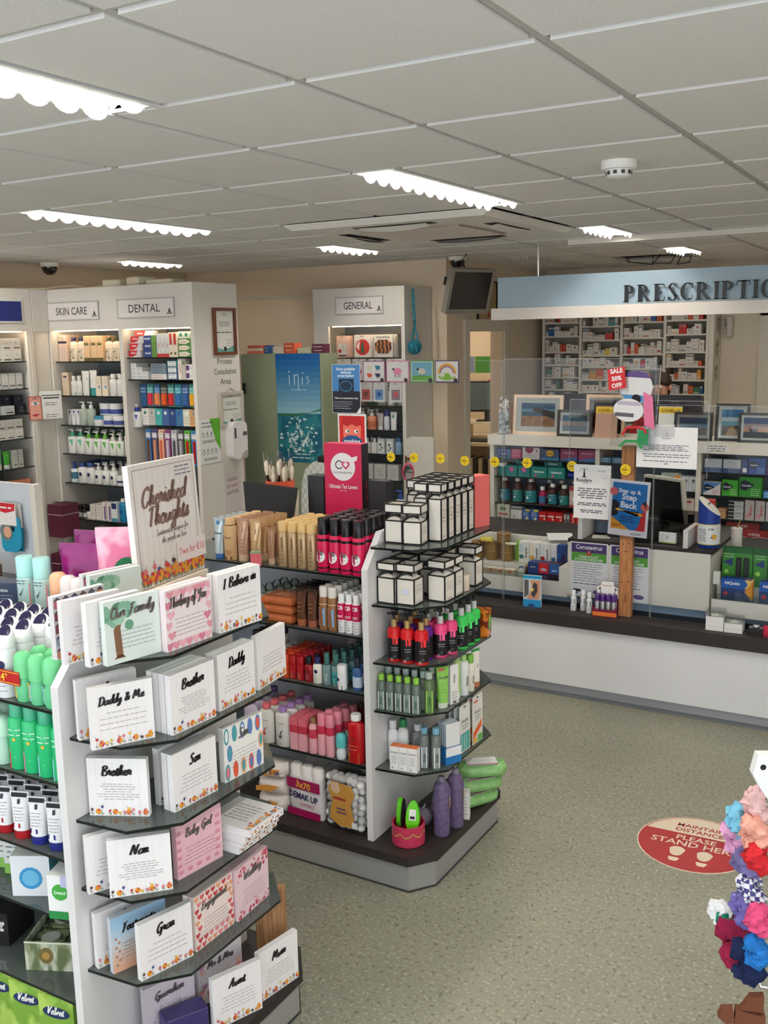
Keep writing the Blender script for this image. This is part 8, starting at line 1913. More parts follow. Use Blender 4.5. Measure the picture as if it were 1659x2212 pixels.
for k in range(3):
 b0=divs[2+k]+.025
 nm=['third','fourth','fifth'][k]+' bay'
 fill(FM,b0,1.11,.06,[(med(.105,.085,(190,194,200),('r',0,0,1,.35,(60,84,130)),('t','Otrivine',.4,.8,.1,(60,64,80)),('l',.3,.1,.9,.25,2,.04,(220,226,236))),.112,2,'silver and blue carton, %s top shelf'%nm,'carton',gL),(med(.03,.09,(40,60,130),('r',.1,.1,.9,.4,(236,236,240))),.033,1,'slim navy carton, %s top shelf'%nm,'carton',gL),(med(.1,.1,(30,70,150),*pn((0,0,0),(150,190,230))),.107,1,'blue Panadol carton, %s top shelf'%nm,'carton',gL),(med(.1,.095,(110,40,130),*pn((0,0,0),(210,170,220))),.105,2,'purple Panadol carton, %s top shelf'%nm,'carton',gL)])
 fill(FM,b0,.966,.06,[(med(.105,.08,(220,214,214),('p',((0,.1),(1,.9),(1,.98),(0,.98)),(70,130,190)),*pn(0,(190,60,70))),.11,1,'white, red and blue Panadol carton, %s'%nm,'carton',gL),(med(.095,.1,(60,160,40),*pn(0,(200,236,180))),.1,1,'bright green Panadol carton, %s'%nm,'carton',gL),(med(.135,.125,(40,140,40),*pn(0,(190,230,170))),.14,1,'large green Panadol carton, %s'%nm,'carton',gL),(med(.08,.04,(70,150,206),('l',.1,.3,.9,.7,2,.15,(220,236,246))),.085,3,'low sky blue carton, %s'%nm,'carton',gL)])
 fill(FM,b0,.82,.06,[(med(.085,.1,(60,96,40),('r',0,.05,.5,1,(196,50,40)),('v','Acnecide',.8,.5,.3,(236,240,220))),.09,1,'green and red carton, %s lower shelf'%nm,'carton',gL),(med(.05,.06,(206,160,110),('l',.1,.3,.9,.7,2,.1)),.054,1,'tan carton, %s lower shelf'%nm,'carton',gL)])
 for q in range(5):med(.09,.022,(190,192,194)if q%2 else(210,210,210),('r',0,.1,.4,.9,(40,40,46)),('l',.5,.3,.9,.7,1,.2)).put(FM.w(b0+.205,.06,.8205+.0225*q),ORD[q]+' flat silver carton up in the pile, '+nm,'carton',gL)
 fill(FM,b0+.26,.82,.06,[(med(.055,.125,(196,186,184),('v','Brupro',.6,.5,.4,(190,40,60)),('c',.3,.2,.25,(220,150,160))),.058,2,'silver Brupro carton with red lettering, %s'%nm,'carton',gL)])
 for q in range(4):med(.13,.03,(206,190,196),('r',.7,0,1,1,(110,50,120)),('c',.62,.5,.35,(236,120,60)),('l',.1,.3,.5,.7,1,.2)).put(FM.w(b0+.45,.06,.8205+.0305*q),ORD[q]+' pink and violet flat carton up in the pile, '+nm,'carton',gL)
 for q in range(2):med(.2,.055,(150,28,34),('t','DUPLEX',.45,.45,.35,(240,226,226),.03),('p',((0,.25),(.3,.12),(.6,.3),(1,.1),(1,.16),(.6,.37),(.3,.19),(0,.32)),(230,190,190))).put(FM.w(b0+.12+.215*q,.05,.7005),nth('long dark red DUPLEX carton on the low deck, '+nm,q,2,'upright'),'carton',gL)
 med(.2,.04,(140,26,32),('t','DUPLEX',.5,.4,.4,(230,210,210),.03)).put(FM.w(b0+.25,.07,.756),'dark red DUPLEX carton lying on two others, '+nm,'carton',gL)
def photo(w,h,x,fc,fw,mw,bands,label,lean=6,y=6.46,rz_=0,extra=None):
 o=thing('framed_photo',label,'picture frame',(x,y,1.3055),rot=(math.radians(-lean),0,math.radians(rz_)))
 m_=mat(fc,.4)
 ob('frame',MB(m_).box(-w/2,0,0,w/2,.018,fw).box(-w/2,0,h-fw,w/2,.018,h).box(-w/2,0,fw,-w/2+fw,.018,h-fw).box(w/2-fw,0,fw,w/2,.018,h-fw),o)
 ob('mount',MB(mat((236,232,224))).box(-w/2+fw,.006,fw,w/2-fw,.012,h-fw),o)
 a0,a1,c0,c1=-w/2+fw+mw,w/2-fw-mw,fw+mw,h-fw-mw
 b=MB();y_=.0055
 for(t0,t1,c_)in bands:b.rect(a0,c0+(c1-c0)*t0,a1,c0+(c1-c0)*t1,y_-t0*1e-4,c_)
 if extra:extra(b,a0,a1,c0,c1,y_-.0004)
 ob('photograph',b,o)
 ob('glass',MB(clear((250,252,252),.01,1.4)).box(-w/2+fw,.003,fw,w/2-fw,.0035,h-fw),o)
 return o
sea=[(0,.45,two_tone('noise',(176,120,80),(206,150,104),20)),(.45,.62,(60,100,130)),(.62,.75,(120,170,190)),(.75,1,(40,96,140))]
def groyne(b,a0,a1,c0,c1,y):b.poly([(a0+.08,c0+.11),(a1,c0+.05),(a1,c0+.1),(a0+.1,c0+.135)],y,(52,44,40))
photo(.36,.275,-2.565,(232,206,178),.022,.035,sea,'pale wood framed photo of a beach with groyne',extra=groyne)
photo(.245,.18,-2.285,(46,38,36),.018,.018,[(0,.35,(60,76,90)),(.35,.6,(176,110,70)),(.6,1,(110,150,176))],'small dark framed coast photo before the tan frame',y=6.425)
photo(.27,.28,-2.10,(226,190,160),.022,.03,[(0,.3,(120,50,40)),(.3,.6,(150,70,60)),(.6,1,(70,60,80))],'tan framed sunset photo behind the covid card',y=6.5)
photo(.24,.18,-1.505,(30,27,26),.016,.018,[(0,.4,(150,110,80)),(.4,.65,(120,160,190)),(.65,1,(40,90,140))],'black framed landscape photo of a rocky shore',y=6.44)
def pier(b,a0,a1,c0,c1,y):b.poly([((a0+a1)/2-.04,c0),((a0+a1)/2+.04,c0),((a0+a1)/2+.01,c0+.06),((a0+a1)/2-.01,c0+.06)],y,(190,150,100))
photo(.205,.235,-1.272,(28,25,24),.018,.018,[(0,.38,(110,80,56)),(.38,.55,(130,190,206)),(.55,.7,(226,236,240)),(.7,1,(60,140,196))],'black framed upright photo of a boardwalk',y=6.47,extra=pier)
def tree_(b,a0,a1,c0,c1,y):b.poly([(a0+.05,c0+.02),(a0+.07,c0+.02),(a0+.09,c0+.06),(a0+.05,c0+.055),(a0+.03,c0+.06)],y,(30,26,30))
photo(.25,.185,-1.10,(24,22,22),.016,.014,[(0,.3,(36,36,46)),(.3,.5,(226,150,100)),(.5,.7,(190,160,150)),(.7,1,(50,84,140))],'black framed landscape photo of a wind-bent tree at dusk',y=6.425,extra=tree_)
for k,(x,y_)in enumerate(((-2.06,6.405),(-1.665,6.49))):
 o=thing('notice_card',['yellow-headed COVID card leaning before the tan frame','yellow-headed COVID card beside the rocky shore photo'][k],'notice',(x,y_,1.3055),rot=(math.radians(-8),0,0),me=MB(mat((190,150,130)if k==0 else(232,228,220))).box(-.075,0,0,.075,.003,.21))
 b=MB();b.rect(-.075,.165,.075,.205,-.0005,(236,196,40));ob('yellow_header',b,o)
 ob('lettering',MB().text('COVID-19',0,.172,.028,-.001,(60,50,20),.02,width=.12),o)
lh=thing('leaflet_rack','clear rack of folded leaflets at the slab end','leaflet rack',(-2.80,6.44,1.3055),10,None,MB(clear((240,244,244),.04,1.4)).box(-.035,-.02,0,.035,-.018,.16).box(-.035,.018,0,.035,.02,.26).box(-.035,-.018,0,.035,.018,.004))
for k in range(3):thing('leaflet',['front','middle','rear'][k]+' printed leaflet in the clear rack','leaflet',(-2.80,6.43+.009*k,1.3105),10,'leaflets in the rack',MB(two_tone('noise',(236,230,224),(120,100,96),34)).box(-.03,-.001,0,.03,.001,.22+.015*k))
thing('wood_panel','narrow brown wooden board beside the pale frame','board',(-2.765,6.52,1.3055),5,None,MB(wood((150,104,66),(180,132,90),(20,20,2))).box(-.02,0,0,.03,.02,.21))
for k,(x,w_)in enumerate(((-2.36,.32),(-1.68,.33))):
 o=thing('computer_monitor',['dark monitor behind the pale frame','dark monitor in front of the seated person'][k],'monitor',(x,6.72,1.3055),0)
 ob('stand',MB(mat((30,29,31),.4)).box(-.08,-.05,0,.08,.05,.012).box(-.02,-.01,.012,.02,.02,.08),o)
 ob('screen_back',MB(mat((36,28,34),.4)).box(-w_/2,-.012,.05,w_/2,.02,.265),o)
 ob('bezel',MB(mat((16,15,16),.3)).box(-w_/2,-.014,.25,w_/2,-.012,.27).box(-w_/2,.02,.05,w_/2,.024,.265),o)
 # ==== DISPENSARY
DU=thing('dispensary_shelving','cream pigeon-hole shelving full of medicine cartons on the far wall','shelving unit',(0,9.0,0))
cols=[-3.512,-3.151,-2.764,-2.373,-2.002]
DW=mat((228,220,206),.5)
for x in cols:ob('upright',MB(DW).box(x-.012,0,0,x+.012,.28,2.4),DU)
ob('back_board',MB(mat((196,188,174),.6)).box(cols[0],.28,0,cols[-1],.292,2.4),DU)
ob('end_return',MB(DW).box(cols[-1]+.012,.02,0,cols[-1]+.05,.28,2.35),DU)
dz=[[2.2,2.09,1.965,1.82,1.70,1.585,1.47,1.33,1.15,.9,.6],[2.2,2.05,1.925,1.785,1.68,1.565,1.45,1.33,1.15,.9,.6],[2.2,2.08,1.94,1.795,1.665,1.55,1.44,1.33,1.15,.9,.6],[2.2,2.088,1.965,1.81,1.685,1.565,1.44,1.33,1.15,.9,.6]]
r=random.Random(21)
PAL=[((232,226,216),'white',12),((224,216,204),'cream',6),((206,46,36),'red',2),((40,96,160),'blue',2),((226,160,60),'amber',1),((60,160,150),'teal',1),((214,90,40),'orange',2),((60,120,70),'green',1),((200,190,200),'lilac-grey',2),((236,206,70),'yellow',1)]
PALW=[p for p in PAL for _ in range(p[2]*(3 if p[1]in('white','cream')else 1))]
STR=[(190,110,100),(110,130,160),(130,150,130),(150,146,140),(200,190,176),(210,160,110)]
for c in range(4):
 for q,zz in enumerate(dz[c]):
  ob('shelf_board',MB(DW).box(cols[c]+.012,.004,zz-.014,cols[c+1]-.012,.28,zz),DU)
  if q==0 or zz<1.3:continue
  x=cols[c]+.02
  top=dz[c][q-1]-.016-zz
  k=0
  while True:
   w=r.choice([.022,.03,.038,.045,.055,.065]);h_=min(top-.006,r.choice([.045,.06,.07,.085,.1,.11]))
   if x+w>cols[c+1]-.02:break
   if r.random()<.1:x+=w*.6;continue
   cc,cn,_=r.choice(PALW);s_=r.choice(STR);kind=r.randrange(3)
   art=((('r',.1,.1,.9,.3,s_),('l',.15,.5,.85,.8,2,.05)),(('r',0,.75,1,.92,s_),('l',.15,.2,.85,.5,2,.05)),(('c',.5,.65,.22,s_),('l',.15,.15,.85,.3,2,.05)))[kind]
   lab='%s %s medicine carton, %s dispensary column, %s shelf down, %s along'%(['squat','low','middling','tall'][0 if h_<.05 else 1 if h_<.065 else 2 if h_<.09 else 3],cn,ORD[c],ORD[q],ORD[min(k,11)])
   carton(w,.07,round(h_,3),cc,art,'medicine_carton').put((x+w/2,9.045,zz),lab,'carton','medicine cartons in the dispensary',r.uniform(-3,3))
   if h_<.06 and top>.125 and r.random()<.6:
    carton(w,.07,round(h_,3),cc,art,'medicine_carton').put((x+w/2,9.047,zz+round(h_,3)+.0003),'upper '+lab,'carton','medicine cartons in the dispensary',r.uniform(-2,2))
   x+=w+.003;k+=1
for k,(zz,h_)in enumerate(((1.98,.12),(1.75,.16),(1.55,.14))):
 thing('wall_leaflet',['upper','middle','lower'][k]+' grey leaflet on the end of the dispensary shelving','leaflet',(cols[-1]+.0515,9.15,zz),90,None,MB(two_tone('noise',(206,196,184),(140,124,116),20)).box(-.05,-.002,0,.05,0,h_))
o=thing('wall_phone','cream wall phone beside the dispensary shelving','phone',(-1.88,9.298,1.93),0,None,MB(mat((206,198,184),.4)).bevbox(.07,.06,.18,.01,y=-.03))
ob('handset',MB(mat((190,182,168),.4)).tube([(-.02,-.075,.02),(-.02,-.085,.09),(-.02,-.075,.16)],.012,8),o)
pe=thing('person','seated person with short brown hair in a red top behind the monitor','person',(-2.18,8.2,0),0)
def skinned(name,verts,edges,radii,m_,parent,sub=2):
 me=bpy.data.meshes.new(name);me.from_pydata([(x,y,zz)for x,y,zz in verts],edges,[]);me.materials.append(m_)
 o=ob(name,me,parent)
 md=o.modifiers.new('skin','SKIN');md.use_smooth_shade=True
 for i,sv in enumerate(me.skin_vertices[0].data):
  q=radii[i];sv.radius=q if isinstance(q,tuple)else(q,q)
  sv.use_root=(i==0)
 o.modifiers.new('subdivision','SUBSURF').levels=sub
 o.modifiers['subdivision'].render_levels=sub
 return o
SKN=mat((214,160,132),.5);REDT=mat((176,36,36),.8);TRO=mat((44,46,58),.8)
V=[(0,.05,.78),(0,.04,.95),(0,.03,1.12),(0,.02,1.28),(0,-.0,1.36),(0,-.02,1.43),(0,-.035,1.5),(0,-.04,1.57),(0,-.035,1.615),(.15,.01,1.26),(-.15,.01,1.26),(.25,-.06,1.06),(-.25,-.06,1.06),(.16,-.3,1.0),(-.16,-.3,1.0),(.14,-.38,.99),(-.14,-.38,.99),(.1,.02,.76),(-.1,.02,.76),(.13,-.36,.74),(-.13,-.36,.74),(.13,-.34,.4),(-.13,-.34,.4),(.13,-.32,.32),(-.13,-.32,.32),(.13,-.42,.30),(-.13,-.42,.30)]
E_=[(0,1),(1,2),(2,3),(3,4),(4,5),(5,6),(6,7),(7,8),(3,9),(3,10),(9,11),(10,12),(11,13),(12,14),(13,15),(14,16),(0,17),(0,18),(17,19),(18,20),(19,21),(20,22),(21,23),(22,24),(23,25),(24,26)]
RD=[(.15,.1),(.14,.1),(.15,.1),(.13,.09),.055,.058,(.072,.088),(.075,.092),(.06,.075),.06,.06,.043,.043,.033,.033,.035,.035,.085,.085,.06,.06,.045,.045,.04,.04,.035,.035]
skinned('body',V,E_,RD,SKN,pe)
keep=[0,1,2,3,9,10,11,12,13,14];ix={v:i for i,v in enumerate(keep)}
skinned('red_top',[V[k]for k in keep],[(ix[a_],ix[b_])for a_,b_ in E_ if a_ in ix and b_ in ix],[tuple(q+.012 for q in RD[k])if isinstance(RD[k],tuple)else RD[k]+.012 for k in keep],REDT,pe)
keep=[0,17,18,19,20,21,22,23,24];ix={v:i for i,v in enumerate(keep)}
skinned('trousers',[V[k]for k in keep],[(ix[a_],ix[b_])for a_,b_ in E_ if a_ in ix and b_ in ix],[tuple(q+.012 for q in RD[k])if isinstance(RD[k],tuple)else RD[k]+.012 for k in keep],TRO,pe)
hr=MB(mat((52,36,26),.8,var=.3,scale=60,bump=.7))
hr.lathe([(.082,1.555),(.092,1.575),(.093,1.6),(.085,1.63),(.06,1.655),(.025,1.665),(.004,1.667)],18,x=0,y=-.02,sx=.95,sy=1.12)
hr.lathe([(.06,1.46),(.078,1.5),(.088,1.56)],16,x=0,y=.012,sx=.95,sy=.95)
ob('hair',hr,pe)
for s in(-1,1):
 ob('ear',MB(SKN).ball(.016,s*.082,-.03,1.54,8,6,1.6),pe);ob('eye',MB(mat((240,238,236),.2)).ball(.011,s*.03,-.117,1.55,8,6),pe)
 h_=MB(SKN);h_.bevbox(.075,.09,.025,.01,x=s*.14,y=-.42,z=.985)
 ob('palm',h_,pe)
 for f_ in range(4):ob('finger',MB(SKN).tube([(s*.14-.03+.02*f_,-.46,1.0),(s*.14-.03+.02*f_,-.5-.008*(f_ in(1,2)),.998),(s*.14-.03+.02*f_,-.525-.012*(f_ in(1,2)),.985)],[.009,.0085,.007],7),pe)
 ob('thumb',MB(SKN).tube([(s*.105,-.43,1.0),(s*.085,-.46,.998),(s*.08,-.485,.992)],[.011,.0095,.008],7),pe)
ob('nose',MB(SKN).loft([[(-.012,-.12,1.515),(.012,-.12,1.515),(.0,-.148,1.52)],[(-.005,-.125,1.555),(.005,-.125,1.555),(0,-.132,1.553)]],True),pe)
ob('mouth',MB(mat((176,96,88),.5)).box(-.022,-.126,1.488,.022,-.118,1.494),pe)
sl_=thing('stool','dark round-seated stool under the seated person','stool',(-2.18,8.24,-.0),0)
ob('seat',MB(mat((40,40,44),.6)).lathe([(.16,.60),(.17,.61),(.17,.625),(.15,.63)],20),sl_)
for k in range(4):ob('leg',MB(mat((120,120,122),.3,.8)).tube([(.1*math.cos(PI/4+k*PI/2),.1*math.sin(PI/4+k*PI/2),.60),(.18*math.cos(PI/4+k*PI/2),.18*math.sin(PI/4+k*PI/2),.0)],.012,8),sl_)
ob('foot_ring',MB(mat((120,120,122),.3,.8)).tube([(.15*math.cos(2*PI*i/20),.15*math.sin(2*PI*i/20),.27)for i in range(20)],.009,6,closed=True),sl_)
dk=thing('dispensary_bench','white bench behind the medicine unit holding monitors','bench',(0,0,0))
ob('bench_top',MB(MUW).box(-2.9,7.3,.88,.4,7.85,.92),dk)
for x in(-2.85,-1.2,.35):ob('bench_leg',MB(MUW).box(x-.02,7.32,0,x+.02,7.83,.88),dk)
de=thing('office_desk','cream desk in the office beyond the doorway','desk',(0,0,0))
ob('desk_top',MB(mat((226,214,194),.5)).box(-4.95,8.45,.965,-3.72,9.28,.995),de)
ob('desk_side',MB(mat((206,192,170),.5)).box(-3.76,8.5,0,-3.73,9.28,.965),de);ob('desk_side',MB(mat((206,192,170),.5)).box(-4.95,8.5,0,-4.92,9.28,.965),de)
for zz in(.25,.45,.62):ob('desk_shelf',MB(mat((226,214,194),.5)).box(-4.92,8.5,zz,-3.76,9.2,zz+.02),de)
for i in range(7):thing('folder',nth('upright %s folder on the office shelf'%['black','cream'][i%2],i//2,4,'desk side'),'folder',(-3.80-.05*i,8.62,.6405),90,'folders under the office desk',MB(mat((36,34,32)if i%2==0 else(206,196,170),.5)).bevbox(.2,.04,.2,.003))
om=thing('office_monitor','office computer screen on its foot beyond the doorway','monitor',(-4.03,8.86,1.165),18)
ob('foot',MB(mat((26,26,28),.4)).box(-.1,-.07,0,.1,.07,.012).box(-.025,.0,.012,.025,.03,.12),om)
ob('casing',MB(mat((30,30,33),.4)).box(-.21,-.012,.09,.21,.03,.385),om)
ob('screen',MB(mat((96,116,126),.15)).box(-.195,-.0135,.11,.195,-.012,.37),om)
mr=thing('monitor_riser','white monitor riser on the office desk','shelf',(-4.03,8.9,.9955),0)
ob('riser_top',MB(mat((232,224,208),.5)).box(-.26,-.18,.15,.26,.15,.169),mr)
for s in(-1,1):ob('riser_leg',MB(mat((222,212,196),.5)).box(s*.25-.01,-.17,0,s*.25+.01,.15,.15),mr)
kb_=thing('keyboard','black computer keyboard on the office desk edge','keyboard',(-4.08,8.57,.9955),4,None,MB(mat((28,27,28),.5)).bevbox(.42,.14,.02,.004))
for j in range(4):ob('key_row',MB(mat((46,44,46),.5)).cb(.39,.024,.005,y=-.045+.03*j,z=.02),kb_)
ph=thing('desk_phone','black handset standing on the office desk','phone',(-4.2,8.66,.9955),30,None,MB(mat((28,26,26),.4)).bevbox(.05,.05,.05,.008))
ob('handset',MB(mat((24,22,22),.4)).tube([(0,0,.045),(.0,.01,.12),(.0,0,.17)],.018,8),ph)
cl=thing('wall_calendar','wall calendar with green panel on the office wall','calendar',(-4.36,9.297,1.12),0,None,MB(mat((214,200,176))).box(-.19,-.004,0,.19,0,.66))
b=MB();b.rect(-.0,.49,.18,.655,-.0045,(70,140,60));b.rect(-.19,.49,-.005,.655,-.0045,(120,140,170));b.disc(-.1,.56,.04,-.005,(190,110,70));ob('picture_panel',b,cl)
b=MB(mat((170,156,134)))
for i in range(7):b.rect(-.18,.06+.06*i,.18,.062+.06*i,-.0045)
for i in range(7):b.rect(-.18+.055*i,.06,-.178+.055*i,.45,-.0045)
ob('date_grid',b,cl)
b=MB(mat((200,60,50)))
for i in range(4):b.rect(.145,.12+.09*i,.172,.155+.09*i,-.005)
ob('red_dates',b,cl)
olm=thing('office_lamp','lit round ceiling lamp in the office','ceiling light',(-4.5,8.3,CZ),me=MB(mat((236,232,226))).lathe([(.16,0),(.16,-.03),(.15,-.035)],24))
ob('diffuser',MB(mat((255,240,214),emit=45)).lathe([(.15,-.03),(.14,-.06),(.08,-.085),(.01,-.09)],24),olm)
# ==== PRESCRIPTION SIGN
SG=thing('overhead_sign','long pale blue overhead sign lettered PRESCRIPTIONS in black serifs','sign',(0,6.5,0))
ob('blue_board',MB(mat((164,186,200),.35)).box(-2.876,.0,2.17,.9,.06,2.378),SG)
ob('white_shelf',MB(mat((236,226,216),.4)).box(-2.908,-.04,2.092,.95,.075,2.17),SG)
ob('letter_rail',MB(clear((235,240,240),.03,1.4,.2)).box(-1.99,-.036,2.1705,-.85,-.033,2.182),SG)
for x in(-2.59,-.9,.6):ob('hanging_rod',MB(mat((196,192,186),.25,.8)).tube([(x,.03,2.378),(x,.03,2.42),(x,.03,2.584)],[.007,.011,.009],8),SG)
def serif_glyph(ch):
 o=[]
 def R_(x0,z0,x1,z1):o.append([(x0,z0),(x1,z0),(x1,z1),(x0,z1)])
 def ring(cx_,cz_,rx,rz_,ix,iz,a0,a1,n=18):
  for i in range(n):
   p,q=a0+(a1-a0)*i/n,a0+(a1-a0)*(i+1)/n
   o.append([(cx_+ix*math.cos(p),cz_+iz*math.sin(p)),(cx_+rx*math.cos(p),cz_+rz_*math.sin(p)),(cx_+rx*math.cos(q),cz_+rz_*math.sin(q)),(cx_+ix*math.cos(q),cz_+iz*math.sin(q))])
 def stem(x,w=.21,top=True):R_(x,0,x+w,1);R_(x-.07,0,x+w+.07,.05);R_(x-.07,.95,x+w+.07,1)
 if ch in 'PR':
  stem(.07);ring(.26,.735,.38,.265,.17,.205,-PI/2,PI/2)
  if ch=='P':return o,.72
  o.append([(.30,.5),(.42,.5),(.78,.035),(.6,.035)]);R_(.58,0,.88,.035);return o,.88
 if ch=='E':
  stem(.07);R_(.24,.94,.62,1);R_(.24,0,.64,.06);R_(.24,.47,.5,.53);o.append([(.57,.96),(.62,.96),(.64,.76),(.62,.76)]);o.append([(.59,.04),(.64,.04),(.68,.26),(.66,.26)]);R_(.47,.4,.5,.6);return o,.74
 if ch=='I':stem(.08);return o,.36
 if ch=='T':stem(.28);R_(.02,.94,.72,1);o.append([(.02,.96),(.07,.96),(.03,.74),(.0,.74)]);o.append([(.67,.96),(.72,.96),(.74,.74),(.71,.74)]);return o,.76
 if ch=='O':ring(.42,.5,.41,.52,.19,.455,0,2*PI,28);return o,.86
 if ch=='C':ring(.42,.5,.41,.52,.19,.455,PI*.28,PI*1.72,22);R_(.66,.68,.7,.98);R_(.68,.1,.71,.3);return o,.78
 if ch=='S':
  ring(.28,.755,.26,.265,.11,.2,PI*.15,PI*1.05,12);ring(.28,.245,.28,.265,.11,.2,-PI*.95,PI*.1,12)
  o.append([(.02,.76),(.18,.78),(.56,.26),(.39,.24)]);R_(.49,.74,.52,.98);R_(.02,.02,.05,.27);return o,.62
 if ch=='N':R_(.07,0,.14,1);R_(.64,0,.71,1);o.append([(.07,1),(.28,1),(.71,0),(.56,0)]);R_(0,.965,.24,1);R_(0,0,.2,.035);R_(.58,.965,.8,1);return o,.82
x=-1.98;LH=.108
for ch in 'PRESCRIPTIONS':
 gl_,adv=serif_glyph(ch)
 b=MB(mat((24,23,26),.3))
 for pts in gl_:
  a_=sum(pts[i][0]*pts[(i+1)%len(pts)][1]-pts[(i+1)%len(pts)][0]*pts[i][1]for i in range(len(pts)))
  if a_<0:pts=pts[::-1]
  b.plate([(p[0]*LH,p[1]*LH)for p in pts],-.008,0)
 ob('letter',b,SG,(x,-.024,2.1825))
 x+=adv*LH*1.03+.0085
 # ==== FAR GONDOLA, CHAIR, RIGHT-HAND STAND
FGn=thing('gondola','white perforated gondola panel with hanging baby bibs','shelving unit',(-3.86,3.27,0))
ob('panel',MB(mat((206,212,220),.45)).box(-1.2,-.012,.14,-.035,.012,1.322),FGn)
ob('end_upright',MB(mat((226,220,208),.45)).box(-.035,-.03,.0,0,.012,1.325),FGn)
ob('base_deck',MB(DARKW).box(-1.2,-.36,0,-.035,-.012,.14),FGn)
b=MB(mat((70,74,80)))
for i in range(14):
 b.rect(-.105,.2+.08*i,-.098,.203+.08*i,-.0125);b.rect(-.36,.2+.08*i,-.353,.203+.08*i,-.0125)
ob('peg_holes',b,FGn)
glass_shelf(FGn,-1.2,-.037,-.33,-.014,.86)
bb_=thing('bib_pack','turquoise baby bib on red-topped card hanging on the perforated panel','hanging pack',(-4.02,3.215,.985),0)
ob('bib',MB(mat((30,150,186),.7)).plate([(-.07,.02),(-.05,0),(.03,0),(.065,.03),(.075,.09),(.06,.17),(.03,.185),(.03,.11),(-.02,.08),(-.07,.11)],-.004,.004),bb_)
ob('card',MB(mat((238,232,230),.4)).box(-.08,-.008,.135,.05,-.004,.245),bb_)
b=MB();b.poly([(-.08,.245),(.05,.245),(.045,.21),(-.02,.195),(-.08,.205)],-.0085,(206,36,50));b.lines(-.06,.03,.222,.222,1,.012,-.009,(240,226,226));ob('red_header',b,bb_)
b=MB();b.disc(-.03,.1,.045,-.006,(110,130,130));b.disc(-.02,.1,.028,-.007,(226,170,140));ob('baby_picture',b,bb_)
bb2=thing('bib_pack','second bib card hanging behind the turquoise one','hanging pack',(-4.03,3.24,.985),0,None,MB(mat((226,222,216))).box(-.08,-.003,.12,.06,.003,.24))
ob('bib',MB(mat((40,150,180),.7)).plate([(-.06,0),(.05,0),(.06,.12),(-.06,.12)],.004,.009),bb2)
for i,(x,c_,lab)in enumerate(((-3.97,(70,50,40),'dark brown jar on the perforated gondola shelf'),(-4.06,(190,60,110),'pink jar on the perforated gondola shelf'),(-4.15,(50,40,50),'black jar on the perforated gondola shelf'))):
 jar(.035,.1,c_,(90,66,50),.03).put((x,3.06,.8605),lab,'jar','jars on the perforated gondola')
cr=thing('office_chair','chair with a white checked jacket over its back by the green cupboard','chair',(-3.93,5.62,0),-15)
ob('seat',MB(mat((40,40,46),.7)).bevbox(.45,.44,.06,.02,z=.43),cr)
ob('backrest',MB(mat((36,36,40),.7)).bevbox(.40,.04,.5,.015,y=.2,z=.56),cr)
for sx in(-1,1):
 for sy in(-1,1):ob('leg',MB(mat((50,50,54),.4,.5)).tube([(sx*.18,sy*.18,.43),(sx*.2,sy*.2,0)],.013,8),cr)
jk=thing('checked_jacket','white finely checked jacket draped over the chair back','jacket',(-3.93,5.62,0),-15,None,None)
CHK=two_tone('checker',(238,236,230),(206,212,206),28,.85)
ob('jacket_body',MB(CHK).loft([[(x*s,y,zz)for x,y in((-.24,.155),(.24,.155),(.24,.255),(-.24,.255))]for s,zz in((1.0,.62),(1.02,.8),(.98,.95),(.8,1.07),(.4,1.13))],True),jk)
ob('collar',MB(mat((30,28,30),.8)).bevbox(.14,.09,.05,.02,y=.2,z=1.125),jk)
o=pump(.035,.19,(232,232,228),(40,70,150),.8,ph=.06).put((-3.18,5.62,.8105),'white hand-gel bottle with blue pump on the worktop end','pump bottle')
o=thing('mirror','small pink-rimmed oval mirror beside the black carton','mirror',(-1.965,3.54,1.1475),40)
ob('rim',MB(mat((190,60,90),.4)).tube([(.022*math.cos(2*PI*i/18),0,.30+.035*math.sin(2*PI*i/18))for i in range(18)],.004,6,closed=True),o)
ob('glass',MB(mat((200,206,210),.05,.9)).plate([(.021*math.cos(2*PI*i/18),.30+.034*math.sin(2*PI*i/18))for i in range(18)],-.001,.001),o)
ob('stem',MB(mat((40,36,40),.4)).lathe([(.03,0),(.03,.006),(.004,.012),(.004,.265)],12),o)
SD=thing('display_stand','white wire spinner stand of hair accessories by the aisle','display stand',(.12,2.32,0))
ob('pole',MB(mat((225,225,225),.3,.5)).tube([(0,0,0),(0,0,1.6)],.018,10),SD)
ob('foot',MB(mat((220,220,220),.4,.4)).lathe([(.22,0),(.22,.015),(.03,.03)],24),SD)
PEG=[]
pegs=[(-.36,2.20,1.02),(-.355,2.18,.95),(-.37,2.22,.86),(-.40,2.26,.66),(-.35,2.22,.47),(-.34,2.16,.80)]
pegz=[1.02,.96,.88,.70,.50,.79]
for k,zz in enumerate(pegz):
 a_=math.radians(188+(k%3)*9)
 tip=(-.455+.015*(k%3),-.10-.0*k,zz)
 ob('wire_peg',MB(mat((200,200,200),.25,.8)).tube([(0,0,zz),(tip[0]*.9,tip[1]*.9,zz),tip,(tip[0]-.008,tip[1],zz+.02)],.004,6),SD)
